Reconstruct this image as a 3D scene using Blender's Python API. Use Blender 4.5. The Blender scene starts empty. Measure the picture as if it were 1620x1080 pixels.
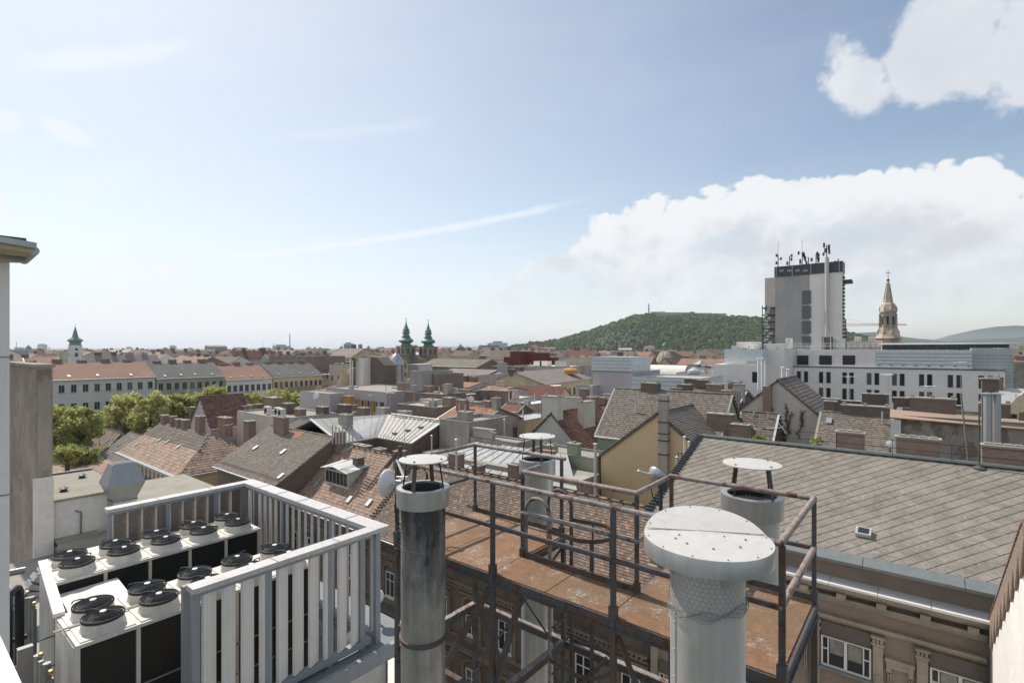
import bpy, math, random
from mathutils import Vector, Matrix
C = bpy.context.scene
COL = C.collection
rnd = random.Random(7)
PI = math.pi
# ---------------------------------------------------------------- camera
H = 28.0                      # height of the lens above the street
FP = 815.0
CF = (-0.62592, 0.77990)      # viewing direction over the ground
CR = (0.77990, 0.62592)       # direction to the right
cam_d = bpy.data.cameras.new('camera'); cam = bpy.data.objects.new('camera', cam_d); COL.objects.link(cam)
cam.location = (0, 0, H); cam.rotation_euler = (math.radians(90), 0, math.atan2(-CF[0], CF[1]))
cam_d.sensor_width = 36; cam_d.lens = FP/1620*36; cam_d.shift_y = 12/1620
cam_d.clip_start = 0.05; cam_d.clip_end = 40000
C.camera = cam
C.view_settings.view_transform = 'Standard'; C.view_settings.look = 'None'
C.view_settings.exposure = 0.5; C.view_settings.gamma = 1.0; C.view_settings.use_curve_mapping = False
# ---------------------------------------------------------------- sun
SUN_AZ = Vector((-0.995, 0.09, 0)).normalized(); SUN_EL = math.radians(48)
sl = bpy.data.lights.new('sun', 'SUN'); sl.energy = 3.2; sl.angle = math.radians(0.53); sl.color = (1, .945, .87)
so = bpy.data.objects.new('sun', sl); COL.objects.link(so)
sdir = Vector((SUN_AZ.x*math.cos(SUN_EL), SUN_AZ.y*math.cos(SUN_EL), math.sin(SUN_EL)))
so.rotation_euler = (-sdir).to_track_quat('-Z', 'Y').to_euler(); so.location = (-20, 0, 60)
# ---------------------------------------------------------------- sky with clouds
W = bpy.data.worlds.new('World'); C.world = W; W.use_nodes = True
nt = W.node_tree; N = nt.nodes; L = nt.links; N.clear()
def nd(t, **k):
    n = N.new(t)
    for a, b in k.items(): setattr(n, a, b)
    return n
def setin(n, i, v):
    if hasattr(v, 'is_linked') or hasattr(v, 'links'): nt.links.new(v, n.inputs[i])
    elif v is not None: n.inputs[i].default_value = v
def mth(op, a, b=None, c=None, clamp=False):
    n = N.new('ShaderNodeMath'); n.operation = op; n.use_clamp = clamp
    setin(n, 0, a); setin(n, 1, b); setin(n, 2, c)
    return n.outputs[0]
def srange(v, a, b, lo=0., hi=1.):
    n = N.new('ShaderNodeMapRange'); n.interpolation_type = 'SMOOTHSTEP'
    setin(n, 0, v); n.inputs[1].default_value = a; n.inputs[2].default_value = b; n.inputs[3].default_value = lo; n.inputs[4].default_value = hi
    return n.outputs[0]
out = nd('ShaderNodeOutputWorld'); bg = nd('ShaderNodeBackground'); L.new(bg.outputs[0], out.inputs[0])
SKY_S = 0.1
bg.inputs[1].default_value = SKY_S
sky = nd('ShaderNodeTexSky'); sky.sky_type = 'NISHITA'; sky.sun_disc = False
sky.sun_elevation = SUN_EL; sky.sun_rotation = math.atan2(SUN_AZ.x, SUN_AZ.y)
sky.air_density = 1.0; sky.dust_density = .7; sky.ozone_density = 1.0; sky.altitude = 150
tc = nd('ShaderNodeTexCoord'); sep = nd('ShaderNodeSeparateXYZ'); L.new(tc.outputs['Generated'], sep.inputs[0])
X, Y, Z = sep.outputs
fr = mth('ADD', mth('MULTIPLY', X, CF[0]), mth('MULTIPLY', Y, CF[1]))
rr = mth('ADD', mth('MULTIPLY', X, CR[0]), mth('MULTIPLY', Y, CR[1]))
AZ = mth('ARCTAN2', rr, fr); EL = mth('ARCSINE', Z)
def azel(px, py):
    u = (px-810)/FP; v = (552-py)/FP; a = math.atan(u)
    return a, math.atan(v*math.cos(a))
def noise(scale, detail, rough=.55, off=(0, 0, 0), st=(1, 1, 1), dist=0):
    m = nd('ShaderNodeMapping'); L.new(tc.outputs['Generated'], m.inputs[0]); m.inputs['Location'].default_value = off; m.inputs['Scale'].default_value = st
    n = nd('ShaderNodeTexNoise'); L.new(m.outputs[0], n.inputs[0]); n.inputs['Scale'].default_value = scale
    n.inputs['Detail'].default_value = detail; n.inputs['Roughness'].default_value = rough; n.inputs['Distortion'].default_value = dist
    return n.outputs[0]
def blob(px, py, rx, ry, tilt=0.0, edge=1.0):
    """1 in the middle, 0 on the rim and below outside"""
    a0, e0 = azel(px, py); ca, sa = math.cos(tilt), math.sin(tilt)
    fx = rx/FP*math.cos(a0)**2; fy = ry/FP*math.cos(a0)
    da = mth('SUBTRACT', AZ, a0); de = mth('SUBTRACT', EL, e0)
    p = mth('DIVIDE', mth('ADD', mth('MULTIPLY', da, ca), mth('MULTIPLY', de, sa)), fx)
    q = mth('DIVIDE', mth('SUBTRACT', mth('MULTIPLY', de, ca), mth('MULTIPLY', da, sa)), fy)
    return mth('MULTIPLY', mth('SUBTRACT', 1.0, mth('SQRT', mth('ADD', mth('MULTIPLY', p, p), mth('MULTIPLY', q, q)))), edge)
def mx(*a):
    r = a[0]
    for b in a[1:]: r = mth('MAXIMUM', r, b)
    return r
n1 = noise(7, 8, .62, (1.3, .2, 0)); n2 = noise(3.2, 6, .55, (4, 1, 2)); n3 = noise(16, 6, .6, (0, 3, 1))
n5 = noise(9, 9, .7, (5, 1, 3), (1, 1, 1), .6)
nn = mth('ADD', mth('ADD', mth('MULTIPLY', mth('SUBTRACT', n1, .5), 1.5), mth('MULTIPLY', mth('SUBTRACT', n3, .5), 1.0)), mth('MULTIPLY', mth('SUBTRACT', n5, .5), 1.1))
def billow(off):
    """rounded lumps with creases between them, three sizes"""
    t = None
    for sc, w, k in ((7, .46, 0), (15, .30, 1), (33, .16, 2), (70, .08, 3)):
        v = mth('MULTIPLY', mth('ABSOLUTE', mth('SUBTRACT', noise(sc, 0, .5, (off[0]+k*3.1, off[1]+k, off[2]), (1, 1, 1.2)), .5)), 4*w)
        t = v if t is None else mth('ADD', t, v)
    return mth('SUBTRACT', t, .38)
bv = billow((2.1, .3, .2)); bv2 = billow((2.1+.018, .3, .2-.035))
bankA = mx(blob(1500, 62, 165, 78, .38), blob(1640, 50, 150, 98, .25), blob(1358, 135, 60, 66, .9), blob(1790, 20, 160, 100, .2))
mA = srange(mth('ADD', mth('ADD', bankA, mth('MULTIPLY', nn, .8)), mth('MULTIPLY', bv, .6)), .04, .42)
bankB = mx(blob(1130, 380, 215, 70, .05), blob(1385, 352, 220, 70, .03), blob(1560, 372, 150, 52, .05), blob(990, 392, 92, 60, .2), blob(905, 462, 190, 62, .22), blob(1340, 440, 330, 90), blob(1690, 318, 105, 50, .3), blob(1780, 400, 220, 80))
tB = mth('ADD', mth('ADD', bankB, mth('MULTIPLY', bv, .75)), mth('MULTIPLY', nn, .12))
mB = srange(tB, .03, .16)
mB = mth('MULTIPLY', mB, srange(mth('ADD', noise(5.5, 5, .6, (6, 2, 9), (1, 1, 1.8)), mth('MULTIPLY', EL, 1.3)), .58, .80, .50, 1))
lowl = mx(blob(180, 420, 175, 17, .0), blob(230, 486, 330, 46), blob(6, 190, 34, 20), blob(-8, 335, 36, 42), blob(110, 212, 60, 20, -.3), blob(-150, 430, 150, 60), blob(560, 505, 300, 40))
mC = mth('MULTIPLY', srange(mth('ADD', lowl, mth('MULTIPLY', nn, .4)), .0, .45), .55)
def streak(x0, y0, x1, y1, w, k):
    (a0, e0), (a1, e1) = azel(x0, y0), azel(x1, y1)
    cx, cy = (x0+x1)/2, (y0+y1)/2; ln = math.hypot(a1-a0, e1-e0); ca, sa = (a1-a0)/ln, (e1-e0)/ln
    am, em = (a0+a1)/2, (e0+e1)/2
    da = mth('SUBTRACT', AZ, am); de = mth('SUBTRACT', EL, em)
    p = mth('DIVIDE', mth('ABSOLUTE', mth('ADD', mth('MULTIPLY', da, ca), mth('MULTIPLY', de, sa))), ln/2)
    q = mth('DIVIDE', mth('ABSOLUTE', mth('SUBTRACT', mth('MULTIPLY', de, ca), mth('MULTIPLY', da, sa))), w/FP*.85)
    a = srange(p, .5, 1.05, 1, 0); b = srange(mth('ADD', q, mth('MULTIPLY', mth('SUBTRACT', n3, .5), 1.6)), .0, 1.1, 1, 0)
    return mth('MULTIPLY', mth('MULTIPLY', a, b), k)
st = mx(streak(255, 418, 960, 306, 9, .6), streak(-10, 105, 320, 68, 17, .45), streak(410, 216, 700, 190, 12, .2), streak(90, 283, 480, 296, 5, .15), streak(200, 380, 620, 374, 6, .14), streak(480, 398, 900, 382, 5, .16), streak(60, 315, 260, 255, 25, .14))
# scattered fair-weather clouds round the rest of the sky
oth = mth('MULTIPLY', srange(mth('ADD', n2, mth('MULTIPLY', mth('SUBTRACT', n1, .5), .5)), .52, .64), srange(mth('COSINE', AZ), .1, .55, 1, 0))
oth = mth('MULTIPLY', oth, srange(EL, .02, .2))
# high thin veil that pales the sky towards the sun and the horizon
veil = mth('MULTIPLY', srange(AZ, 1.15, -.6, .0, 1), .43)
hz = srange(EL, .42, 0.0, 0, 1)
veil = mth('ADD', veil, mth('MULTIPLY', mth('MULTIPLY', hz, hz), .5))
veil = mth('ADD', veil, mth('MULTIPLY', mth('SUBTRACT', noise(4, 5, .6, (7, 7, 7), (1, 1, 3.5)), .5), .22), None, True)
def mixc(f, a, b):
    n = N.new('ShaderNodeMix'); n.data_type = 'RGBA'; setin(n, 0, f)
    for i, v in ((6, a), (7, b)):
        if isinstance(v, tuple): n.inputs[i].default_value = (v[0], v[1], v[2], 1)
        else: L.new(v, n.inputs[i])
    return n.outputs[2]
K = 1/SKY_S
low = srange(EL, .33, .08, 0.0, 1)
lit = mth('ADD', mth('MULTIPLY', mth('SUBTRACT', bv, bv2), 1.25), mth('MULTIPLY', mth('SUBTRACT', noise(3.2, 4, .5, (2, 2, 5), (1, 1, 2.2)), .5), 1.7))
shade = srange(mth('ADD', mth('SUBTRACT', mth('MULTIPLY', tB, .75), lit), mth('MULTIPLY', low, .2)), -.05, 1.3)
cB = mixc(shade, (.66*K, .668*K, .68*K), (.50*K, .515*K, .54*K))
cA = mixc(srange(mth('ADD', n2, mth('MULTIPLY', n1, .3)), .45, .85), (.66*K, .67*K, .69*K), (.50*K, .525*K, .57*K))
SKYTINT = (1, 1, 1)
tn = nd('ShaderNodeMix', data_type='RGBA', blend_type='MULTIPLY'); tn.inputs[0].default_value = 1; L.new(sky.outputs[0], tn.inputs[6]); tn.inputs[7].default_value = (1.15, 1.075, .975, 1)
base = mixc(veil, tn.outputs[2], (.60*K, .635*K, .67*K))
c = mixc(st, base, (.68*K, .70*K, .73*K))
c = mixc(mC, c, (.66*K, .675*K, .69*K))
fadeB = mth('MULTIPLY', srange(EL, .02, .16, .40, .95), srange(mth('ADD', AZ, mth('MULTIPLY', EL, 1.6)), .15, .48, .5, 1))
c = mixc(mth('MULTIPLY', mB, fadeB), c, cB)
c = mixc(mth('MULTIPLY', mA, .93), c, cA)
c = mixc(mth('MULTIPLY', oth, .8), c, (.75*K, .76*K, .79*K))
L.new(c, bg.inputs[0])
# ---------------------------------------------------------------- pixel helpers (photograph pixels -> places in the world)
def ray(px, py):
    u = (px-810)/FP
    return (CF[0]+CR[0]*u, CF[1]+CR[1]*u, -(py-552)/FP)
def at(px, py, drop):
    r = ray(px, py); t = drop/(-r[2]); return Vector((r[0]*t, r[1]*t, H-drop))
def atd(px, py, Z):
    r = ray(px, py); return Vector((r[0]*Z, r[1]*Z, H+r[2]*Z))
def ony(px, py, y):
    r = ray(px, py); t = y/r[1]; return Vector((r[0]*t, y, H+r[2]*t))
def onx(px, py, x):
    r = ray(px, py); t = x/r[0]; return Vector((x, r[1]*t, H+r[2]*t))
# ---------------------------------------------------------------- objects
MW = {}
def thing(name, label, cat, loc=(0, 0, 0), rot=0.0, group=None, kind=None):
    o = bpy.data.objects.new(name, None); COL.objects.link(o)
    o.location = loc; o.rotation_euler = (0, 0, rot); o['label'] = label; o['category'] = cat
    o.empty_display_size = .3
    if group: o['group'] = group
    if kind: o['kind'] = kind
    MW[o.name] = Matrix.Translation(Vector(loc)) @ Matrix.Rotation(rot, 4, 'Z')
    return o
def tag(o, label, cat, group=None):
    o['label'] = label; o['category'] = cat
    if group: o['group'] = group
    return o
class MB:
    def __init__(s): s.v = []; s.f = []; s.m = []; s.k = 0
    def face(s, pts, m=0):
        i = len(s.v); s.v += [tuple(p) for p in pts]; s.f.append(tuple(range(i, i+len(pts)))); s.m.append(m)
    def mesh(s, V, Fs, m=0):
        i = len(s.v); s.v += [tuple(p) for p in V]
        for f in Fs: s.f.append(tuple(i+j for j in f)); s.m.append(m)
    def box(s, x0, y0, z0, x1, y1, z1, m=0):
        if x0 > x1: x0, x1 = x1, x0
        if y0 > y1: y0, y1 = y1, y0
        if z0 > z1: z0, z1 = z1, z0
        s.mesh([(x0, y0, z0), (x1, y0, z0), (x1, y1, z0), (x0, y1, z0), (x0, y0, z1), (x1, y0, z1), (x1, y1, z1), (x0, y1, z1)],
               [(0, 3, 2, 1), (4, 5, 6, 7), (0, 1, 5, 4), (1, 2, 6, 5), (2, 3, 7, 6), (3, 0, 4, 7)], m)
    def cbox(s, c, sx, sy, sz, rot=0, m=0):
        ca, sa = math.cos(rot), math.sin(rot); V = []
        for dz in (-.5, .5):
            for dx, dy in ((-.5, -.5), (.5, -.5), (.5, .5), (-.5, .5)):
                x, y = dx*sx, dy*sy; V.append((c[0]+x*ca-y*sa, c[1]+x*sa+y*ca, c[2]+dz*sz))
        s.mesh(V, [(0, 3, 2, 1), (4, 5, 6, 7), (0, 1, 5, 4), (1, 2, 6, 5), (2, 3, 7, 6), (3, 0, 4, 7)], m)
    def prism(s, poly, d, m=0, mcap=None):
        """poly: list of 3D points (planar), d: extrusion vector"""
        n = len(poly); d = Vector(d); A = [Vector(p) for p in poly]; B = [p+d for p in A]
        s.mesh(A+B, [tuple(range(n))], m if mcap is None else mcap)
        i = len(s.v)-2*n
        s.f.append(tuple(i+n+j for j in range(n-1, -1, -1))); s.m.append(m)
        for j in range(n):
            k = (j+1) % n; s.f.append((i+j, i+n+j, i+n+k, i+k)); s.m.append(m)
    def beam(s, p, q, w, h=None, m=0, up=(0, 0, 1)):
        p, q = Vector(p), Vector(q); h = w if h is None else h; t = (q-p).normalized(); u = Vector(up)
        if abs(t.dot(u)) > .97: u = Vector((0, 1, 0)) if abs(t.y) < .9 else Vector((1, 0, 0))
        a = t.cross(u).normalized()*w/2; b = t.cross(a).normalized()*h/2
        V = [p-a-b, p+a-b, p+a+b, p-a+b, q-a-b, q+a-b, q+a+b, q-a+b]
        s.mesh(V, [(0, 3, 2, 1), (4, 5, 6, 7), (0, 1, 5, 4), (1, 2, 6, 5), (2, 3, 7, 6), (3, 0, 4, 7)], m)
    def tube(s, pts, r, n=8, m=0, cap=True, closed=False):
        pts = [Vector(p) for p in pts]; K = len(pts); i0 = len(s.v); prev = None
        for j, p in enumerate(pts):
            if closed: t = (pts[(j+1) % K]-pts[j-1]).normalized()
            else: t = (pts[min(j+1, K-1)]-pts[max(j-1, 0)]).normalized()
            if prev is None: u = Vector((0, 0, 1)) if abs(t.z) < .9 else Vector((1, 0, 0))
            else: u = prev
            a = (u-t*u.dot(t)).normalized(); prev = a; b = t.cross(a)
            rr_ = r[j] if isinstance(r, (list, tuple)) else r
            for q in range(n):
                an = 2*PI*q/n; s.v.append(tuple(p+a*math.cos(an)*rr_+b*math.sin(an)*rr_))
        for j in range(K if closed else K-1):
            j2 = (j+1) % K
            for q in range(n):
                q2 = (q+1) % n; s.f.append((i0+j*n+q, i0+j*n+q2, i0+j2*n+q2, i0+j2*n+q)); s.m.append(m)
        if cap and not closed:
            s.f.append(tuple(i0+q for q in range(n-1, -1, -1))); s.m.append(m)
            s.f.append(tuple(i0+(K-1)*n+q for q in range(n))); s.m.append(m)
    def lathe(s, c, prof, n=32, m=0, phase=0):
        """prof: (r, z) pairs, revolved about the vertical through c"""
        i0 = len(s.v)
        for r, z in prof:
            for q in range(n):
                a = 2*PI*q/n+phase; s.v.append((c[0]+r*math.cos(a), c[1]+r*math.sin(a), c[2]+z))
        for j in range(len(prof)-1):
            for q in range(n):
                q2 = (q+1) % n; s.f.append((i0+j*n+q, i0+j*n+q2, i0+(j+1)*n+q2, i0+(j+1)*n+q)); s.m.append(m)
    def build(s, name, mats, parent=None, smooth=False, kind=None, label=None, local=False, bevel=0):
        me = bpy.data.meshes.new(name)
        V = s.v
        if parent is not None and not local:
            iv = MW[parent.name].inverted(); V = [iv @ Vector(p) for p in V]
        me.from_pydata(V, [], s.f)
        if not isinstance(mats, (list, tuple)): mats = [mats]
        for mt in mats: me.materials.append(mt)
        if any(s.m): me.polygons.foreach_set('material_index', s.m)
        if smooth: me.polygons.foreach_set('use_smooth', [True]*len(s.f))
        me.update()
        o = bpy.data.objects.new(name, me); COL.objects.link(o)
        if smooth and smooth != 'all':
            try: me.set_sharp_from_angle(angle=math.radians(38))
            except Exception: pass
        if parent is not None:
            o.parent = parent; MW[o.name] = MW[parent.name]
        else: MW[o.name] = Matrix.Identity(4)
        if kind: o['kind'] = kind
        if label: o['label'] = label
        if bevel:
            b = o.modifiers.new('edge', 'BEVEL'); b.width = bevel; b.segments = 2; b.limit_method = 'ANGLE'
        return o
def struct(mb, name, mt, **k): return mb.build(name, mt, None, kind='structure', **k)
def inst(src, parent, loc, rot=0, name=None):
    """another object on the same mesh, in the parent's own coordinates"""
    o = bpy.data.objects.new(name or src.name.split('.')[0], src.data); COL.objects.link(o)
    o.parent = parent; o.location = loc; o.rotation_euler = (0, 0, rot); MW[o.name] = MW[parent.name] @ Matrix.Translation(Vector(loc)) @ Matrix.Rotation(rot, 4, 'Z')
    for k in src.keys():
        if k in ('kind',): o[k] = src[k]
    return o
def arc(c, r, a0, a1, n, ax=(1, 0, 0), ay=(0, 0, 1)):
    c, ax, ay = Vector(c), Vector(ax), Vector(ay)
    return [c+ax*r*math.cos(a0+(a1-a0)*i/n)+ay*r*math.sin(a0+(a1-a0)*i/n) for i in range(n+1)]
# ---------------------------------------------------------------- materials
class NT:
    def __init__(s, name, rough=.8, metal=0., spec=.5):
        s.mt = bpy.data.materials.new(name); s.mt.use_nodes = True; s.t = s.mt.node_tree; s.N = s.t.nodes
        s.b = s.N['Principled BSDF']; s.b.inputs['Roughness'].default_value = rough; s.b.inputs['Metallic'].default_value = metal
        s.b.inputs['Specular IOR Level'].default_value = spec
        s.geo = s.N.new('ShaderNodeNewGeometry'); s.pos = s.geo.outputs['Position']
    def ln(s, a, b): s.t.links.new(a, b)
    def put(s, sock, v):
        if hasattr(v, 'links'): s.ln(v, sock)
        elif isinstance(v, tuple) and len(v) == 3 and sock.type == 'RGBA': sock.default_value = (*v, 1)
        else: sock.default_value = v
    def map(s, sc=(1, 1, 1), vec=None, rot=(0, 0, 0), loc=(0, 0, 0)):
        m = s.N.new('ShaderNodeMapping'); s.ln(vec or s.pos, m.inputs[0]); m.inputs['Scale'].default_value = sc; m.inputs['Rotation'].default_value = rot; m.inputs['Location'].default_value = loc; return m.outputs[0]
    def noise(s, scale, detail=5, rough=.6, st=None, vec=None, loc=(0, 0, 0), dist=0):
        v = vec or s.pos
        if st or loc != (0, 0, 0): v = s.map(st or (1, 1, 1), v, loc=loc)
        n = s.N.new('ShaderNodeTexNoise'); s.ln(v, n.inputs[0]); n.inputs['Scale'].default_value = scale; n.inputs['Detail'].default_value = detail; n.inputs['Roughness'].default_value = rough; n.inputs['Distortion'].default_value = dist
        return n.outputs[0]
    def rng(s, v, a, b, lo=0., hi=1.):
        n = s.N.new('ShaderNodeMapRange'); s.put(n.inputs[0], v); n.inputs[1].default_value = a; n.inputs[2].default_value = b; n.inputs[3].default_value = lo; n.inputs[4].default_value = hi; return n.outputs[0]
    def math(s, op, a, b=0., c=None):
        n = s.N.new('ShaderNodeMath'); n.operation = op; s.put(n.inputs[0], a); s.put(n.inputs[1], b)
        if c is not None: s.put(n.inputs[2], c)
        return n.outputs[0]
    def mix(s, f, a, b, mode='MIX'):
        n = s.N.new('ShaderNodeMix'); n.data_type = 'RGBA'; n.blend_type = mode; s.put(n.inputs[0], f); s.put(n.inputs[6], a); s.put(n.inputs[7], b); return n.outputs[2]
    def ramp(s, v, stops, interp='LINEAR'):
        n = s.N.new('ShaderNodeValToRGB'); s.ln(v, n.inputs[0]); cr = n.color_ramp; cr.interpolation = interp
        while len(cr.elements) < len(stops): cr.elements.new(.5)
        for e, (p, c) in zip(cr.elements, stops): e.position = p; e.color = (*c, 1)
        return n.outputs[0]
    def bump(s, v, strength=.3, dist=.02):
        n = s.N.new('ShaderNodeBump'); s.ln(v, n.inputs['Height']); n.inputs['Strength'].default_value = strength; n.inputs['Distance'].default_value = dist
        if getattr(s, 'lastb', None) is not None: s.ln(s.lastb, n.inputs['Normal'])
        s.lastb = n.outputs[0]; s.ln(s.lastb, s.b.inputs['Normal'])
    def col(s, c): s.put(s.b.inputs['Base Color'], c); return s
    def rough(s, c): s.put(s.b.inputs['Roughness'], c)
    def island(s):
        oi = s.N.new('ShaderNodeObjectInfo')
        return s.math('FRACT', s.math('ADD', s.geo.outputs['Random Per Island'], s.math('MULTIPLY', oi.outputs['Random'], 7.3)))
    def wallvec(s, k=1.0):
        sp = s.N.new('ShaderNodeSeparateXYZ'); s.ln(s.pos, sp.inputs[0]); cb = s.N.new('ShaderNodeCombineXYZ')
        s.ln(s.math('ADD', sp.outputs[0], sp.outputs[1]), cb.inputs[0]); s.ln(sp.outputs[2], cb.inputs[1]); return cb.outputs[0]
def cmul(c, k): return tuple(min(1, x*k) for x in c)
def plaster(name, c, dirt=(.12, .10, .085), amt=.5, streak=.5, scale=1.0, bump=.25, patch=None):
    c = (min(.82, c[0]*1.04), c[1]*1.0, c[2]*.94)
    n = NT(name, .9, spec=.25)
    big = n.noise(.35*scale, 6, .65); fine = n.noise(6*scale, 5, .7); stk = n.noise(1.6*scale, 4, .6, st=(1, 1, .12))
    col = n.mix(n.rng(fine, .3, .7), cmul(c, .88), cmul(c, 1.08))
    col = n.mix(n.math('MULTIPLY', n.rng(big, .42, .72), amt), col, dirt)
    col = n.mix(n.math('MULTIPLY', n.rng(stk, .5, .8), streak), col, cmul(dirt, 1.3))
    if patch:
        pn = n.noise(.55*scale, 5, .6, loc=(9, 3, 4)); col = n.mix(n.rng(pn, .53, .56), col, patch)
    n.col(col); n.bump(fine, bump, .012); return n.mt
def brick(name, c1=(.34, .215, .165), c2=(.25, .165, .13), mortar=(.32, .29, .25), scale=1.0, grime=.45):
    n = NT(name, .92, spec=.2); v = n.wallvec()
    b = n.N.new('ShaderNodeTexBrick'); n.ln(v, b.inputs['Vector']); b.inputs['Scale'].default_value = 1.0
    b.inputs['Brick Width'].default_value = .27*scale; b.inputs['Row Height'].default_value = .085*scale; b.inputs['Mortar Size'].default_value = .008*scale
    b.inputs['Color1'].default_value = (*c1, 1); b.inputs['Color2'].default_value = (*c2, 1); b.inputs['Mortar'].default_value = (*mortar, 1); b.inputs['Bias'].default_value = -.1
    g = n.noise(.8, 6, .7); f = n.noise(9, 4, .7)
    col = n.mix(n.math('MULTIPLY', n.rng(g, .4, .75), grime), b.outputs[0], (.09, .08, .07))
    col = n.mix(n.rng(f, .2, .9, 0, .35), col, cmul(c1, .6)); n.col(col)
    n.bump(b.outputs[1], -.5, .01); n.bump(f, .25, .01); return n.mt
def tilemat(name, stops, moss=.25, mosscol=(.11, .10, .075), big=.3, rough=.88):
    """each tile takes its own tone; lichen in patches"""
    n = NT(name, rough, spec=.25); r = n.island()
    col = n.ramp(r, stops, 'LINEAR')
    g = n.noise(big, 6, .7); f = n.noise(14, 4, .65)
    col = n.mix(n.math('MULTIPLY', n.rng(g, .42, .7), moss), col, mosscol)
    col = n.mix(n.rng(f, .3, .8, 0, .4), col, cmul(mosscol, .8)); n.col(col); n.bump(f, .3, .008); return n.mt
def farroof(name, c, c2=None, row=.35):
    n = NT(name, .9, spec=.2); g = n.noise(.25, 6, .7); f = n.noise(1.8, 5, .7); c2 = c2 or cmul(c, .6)
    sp = n.N.new('ShaderNodeSeparateXYZ'); n.ln(n.pos, sp.inputs[0])
    w = n.math('SINE', n.math('MULTIPLY', sp.outputs[2], 2*PI/(row*.5)))
    col = n.mix(n.rng(g, .35, .7), c, c2); col = n.mix(n.rng(f, .35, .75, 0, .55), col, cmul(c2, .75))
    col = n.mix(n.rng(w, .5, 1, 0, .25), col, cmul(c2, .5)); n.col(col); n.bump(f, .4, .03); return n.mt
def metalm(name, c, rough=.45, metal=.8, streak=.35, dirt=(.2, .19, .17), sc=1.0):
    c = (c[0]*1.03, c[1], c[2]*.95)
    n = NT(name, rough, metal); s1 = n.noise(3*sc, 5, .65, st=(1, 1, .08)); s2 = n.noise(2*sc, 5, .6); s3 = n.noise(30*sc, 3, .6, st=(1, 1, .05))
    col = n.mix(n.math('MULTIPLY', n.rng(s1, .45, .75), streak), c, dirt); col = n.mix(n.rng(s2, .45, .8, 0, .35), col, cmul(dirt, 1.1)); n.col(col)
    n.rough(n.math('ADD', n.rng(s1, .3, .7, -.08, .12), n.rng(s3, .3, .7, rough-.05, rough+.08))); n.bump(s3, .06, .003); return n.mt
def plain(name, c, rough=.6, metal=0, var=.12, sc=4.0, bump=.08):
    n = NT(name, rough, metal); a = n.noise(sc, 5, .65); n.col(n.mix(n.rng(a, .3, .7), cmul(c, 1-var), cmul(c, 1+var))); n.bump(a, bump, .005); return n.mt

M = {}
M['facade_brown'] = plaster('soot stained brown render', (.275, .225, .19), (0.168, 0.151, 0.129), .8, .6, 1.2)
M['facade_dark'] = plaster('dark sooty yard render', (.185, .155, .125), (.07, .062, .053), .8, .6, 1.2)
M['trim_dark'] = plaster('dark sooty trim', (.21, .185, .15), (.085, .075, .065), .7, .6, 2)
M['facade_trim'] = plaster('weathered stone trim', (.35, .315, .26), (.16, .145, .125), .7, .7, 2)
M['cream'] = plaster('cream render', (0.609, 0.536, 0.392), amt=.35)
M['ochre'] = plaster('ochre render', (.64, .515, .315), (.44, .36, .25), .45, .25, 1.0)
M['pale'] = plaster('pale render', (0.588, 0.567, 0.532), (0.336, 0.308, 0.280), .4, .35)
M['white'] = plaster('white render', (0.759, 0.747, 0.724), (0.437, 0.414, 0.380), .3, .35)
M['greenish'] = plaster('faded green render', (0.338, 0.377, 0.286), (0.182, 0.195, 0.156), .55, .5)
M['cement'] = plaster('old cement render', (0.405, 0.385, 0.358), (0.189, 0.169, 0.149), .65, .7, 1.4, .4)
M['cementpatch'] = plaster('cement render fallen to brick', (0.365, 0.338, 0.304), (0.176, 0.149, 0.135), .6, .5, 1.3, .4, patch=(.22, .17, .13))
M['lilac'] = plaster('lilac render', (.49, .465, .475), (0.336, 0.322, 0.350), .3, .2)
M['modwhite'] = plaster('modern pale grey render', (.80, .765, .745), (0.497, 0.483, 0.483), .3, .25, .6, .08)
M['modblue'] = plaster('light blue cladding', (0.630, 0.672, 0.700), (0.420, 0.490, 0.546), .25, .15, .6, .05)
M['towergrey'] = plaster('stained grey concrete', (0.405, 0.405, 0.398), (0.225, 0.225, 0.225), .5, .7, .35, .1)
M['partywall'] = plaster('patched party wall', (.38, .33, .29), (.17, .14, .12), .9, .08, 1.5, .6, patch=(.30, .235, .195))
M['avenue1'] = plaster('pale grey green facade', (.60, .62, .61), (0.438, 0.455, 0.438), .35, .3, .5)
M['avenue2'] = plaster('grey facade', (0.449, 0.442, 0.419), (0.232, 0.232, 0.217), .5, .3, .5)
M['avenue3'] = plaster('blue white facade', (0.725, 0.768, 0.797), (0.478, 0.493, 0.522), .3, .2, .5)
M['avenue4'] = plaster('yellow facade', (0.667, 0.551, 0.377), (0.435, 0.362, 0.261), .35, .2, .5)
M['pink'] = plaster('pale pink facade', (0.588, 0.490, 0.448), (0.378, 0.308, 0.280), .4, .2, .5)
M['brick'] = brick('red chimney brick'); M['brickdark'] = brick('sooty dark brick', (.20, .145, .115), (.145, .115, .092), (.22, .20, .175), 1, .5)
M['brickbrown'] = brick('brown brick', (.31, .22, .17), (.23, .165, .13), (.32, .29, .25))
M['cap'] = plaster('cement coping', (.36, .34, .31), (.18, .165, .15), .5, .3, 3)
M['tile_brown'] = tilemat('brown clay tiles', [(0, (.15, .115, .092)), (.5, (.225, .165, .13)), (.9, (.29, .21, .165)), (.945, (.42, .25, .175)), (1, (.50, .29, .20))], .3)
M['tile_pink'] = tilemat('weathered pink clay tiles', [(0, (.24, .165, .125)), (.35, (.36, .25, .185)), (.8, (.43, .30, .22)), (1, (.50, .36, .275))], .3, (.2, .15, .11))
M['tile_dark'] = tilemat('dark brown tiles', [(0, (.13, .108, .092)), (.6, (.19, .155, .13)), (1, (.245, .195, .16))], .35)
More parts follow.
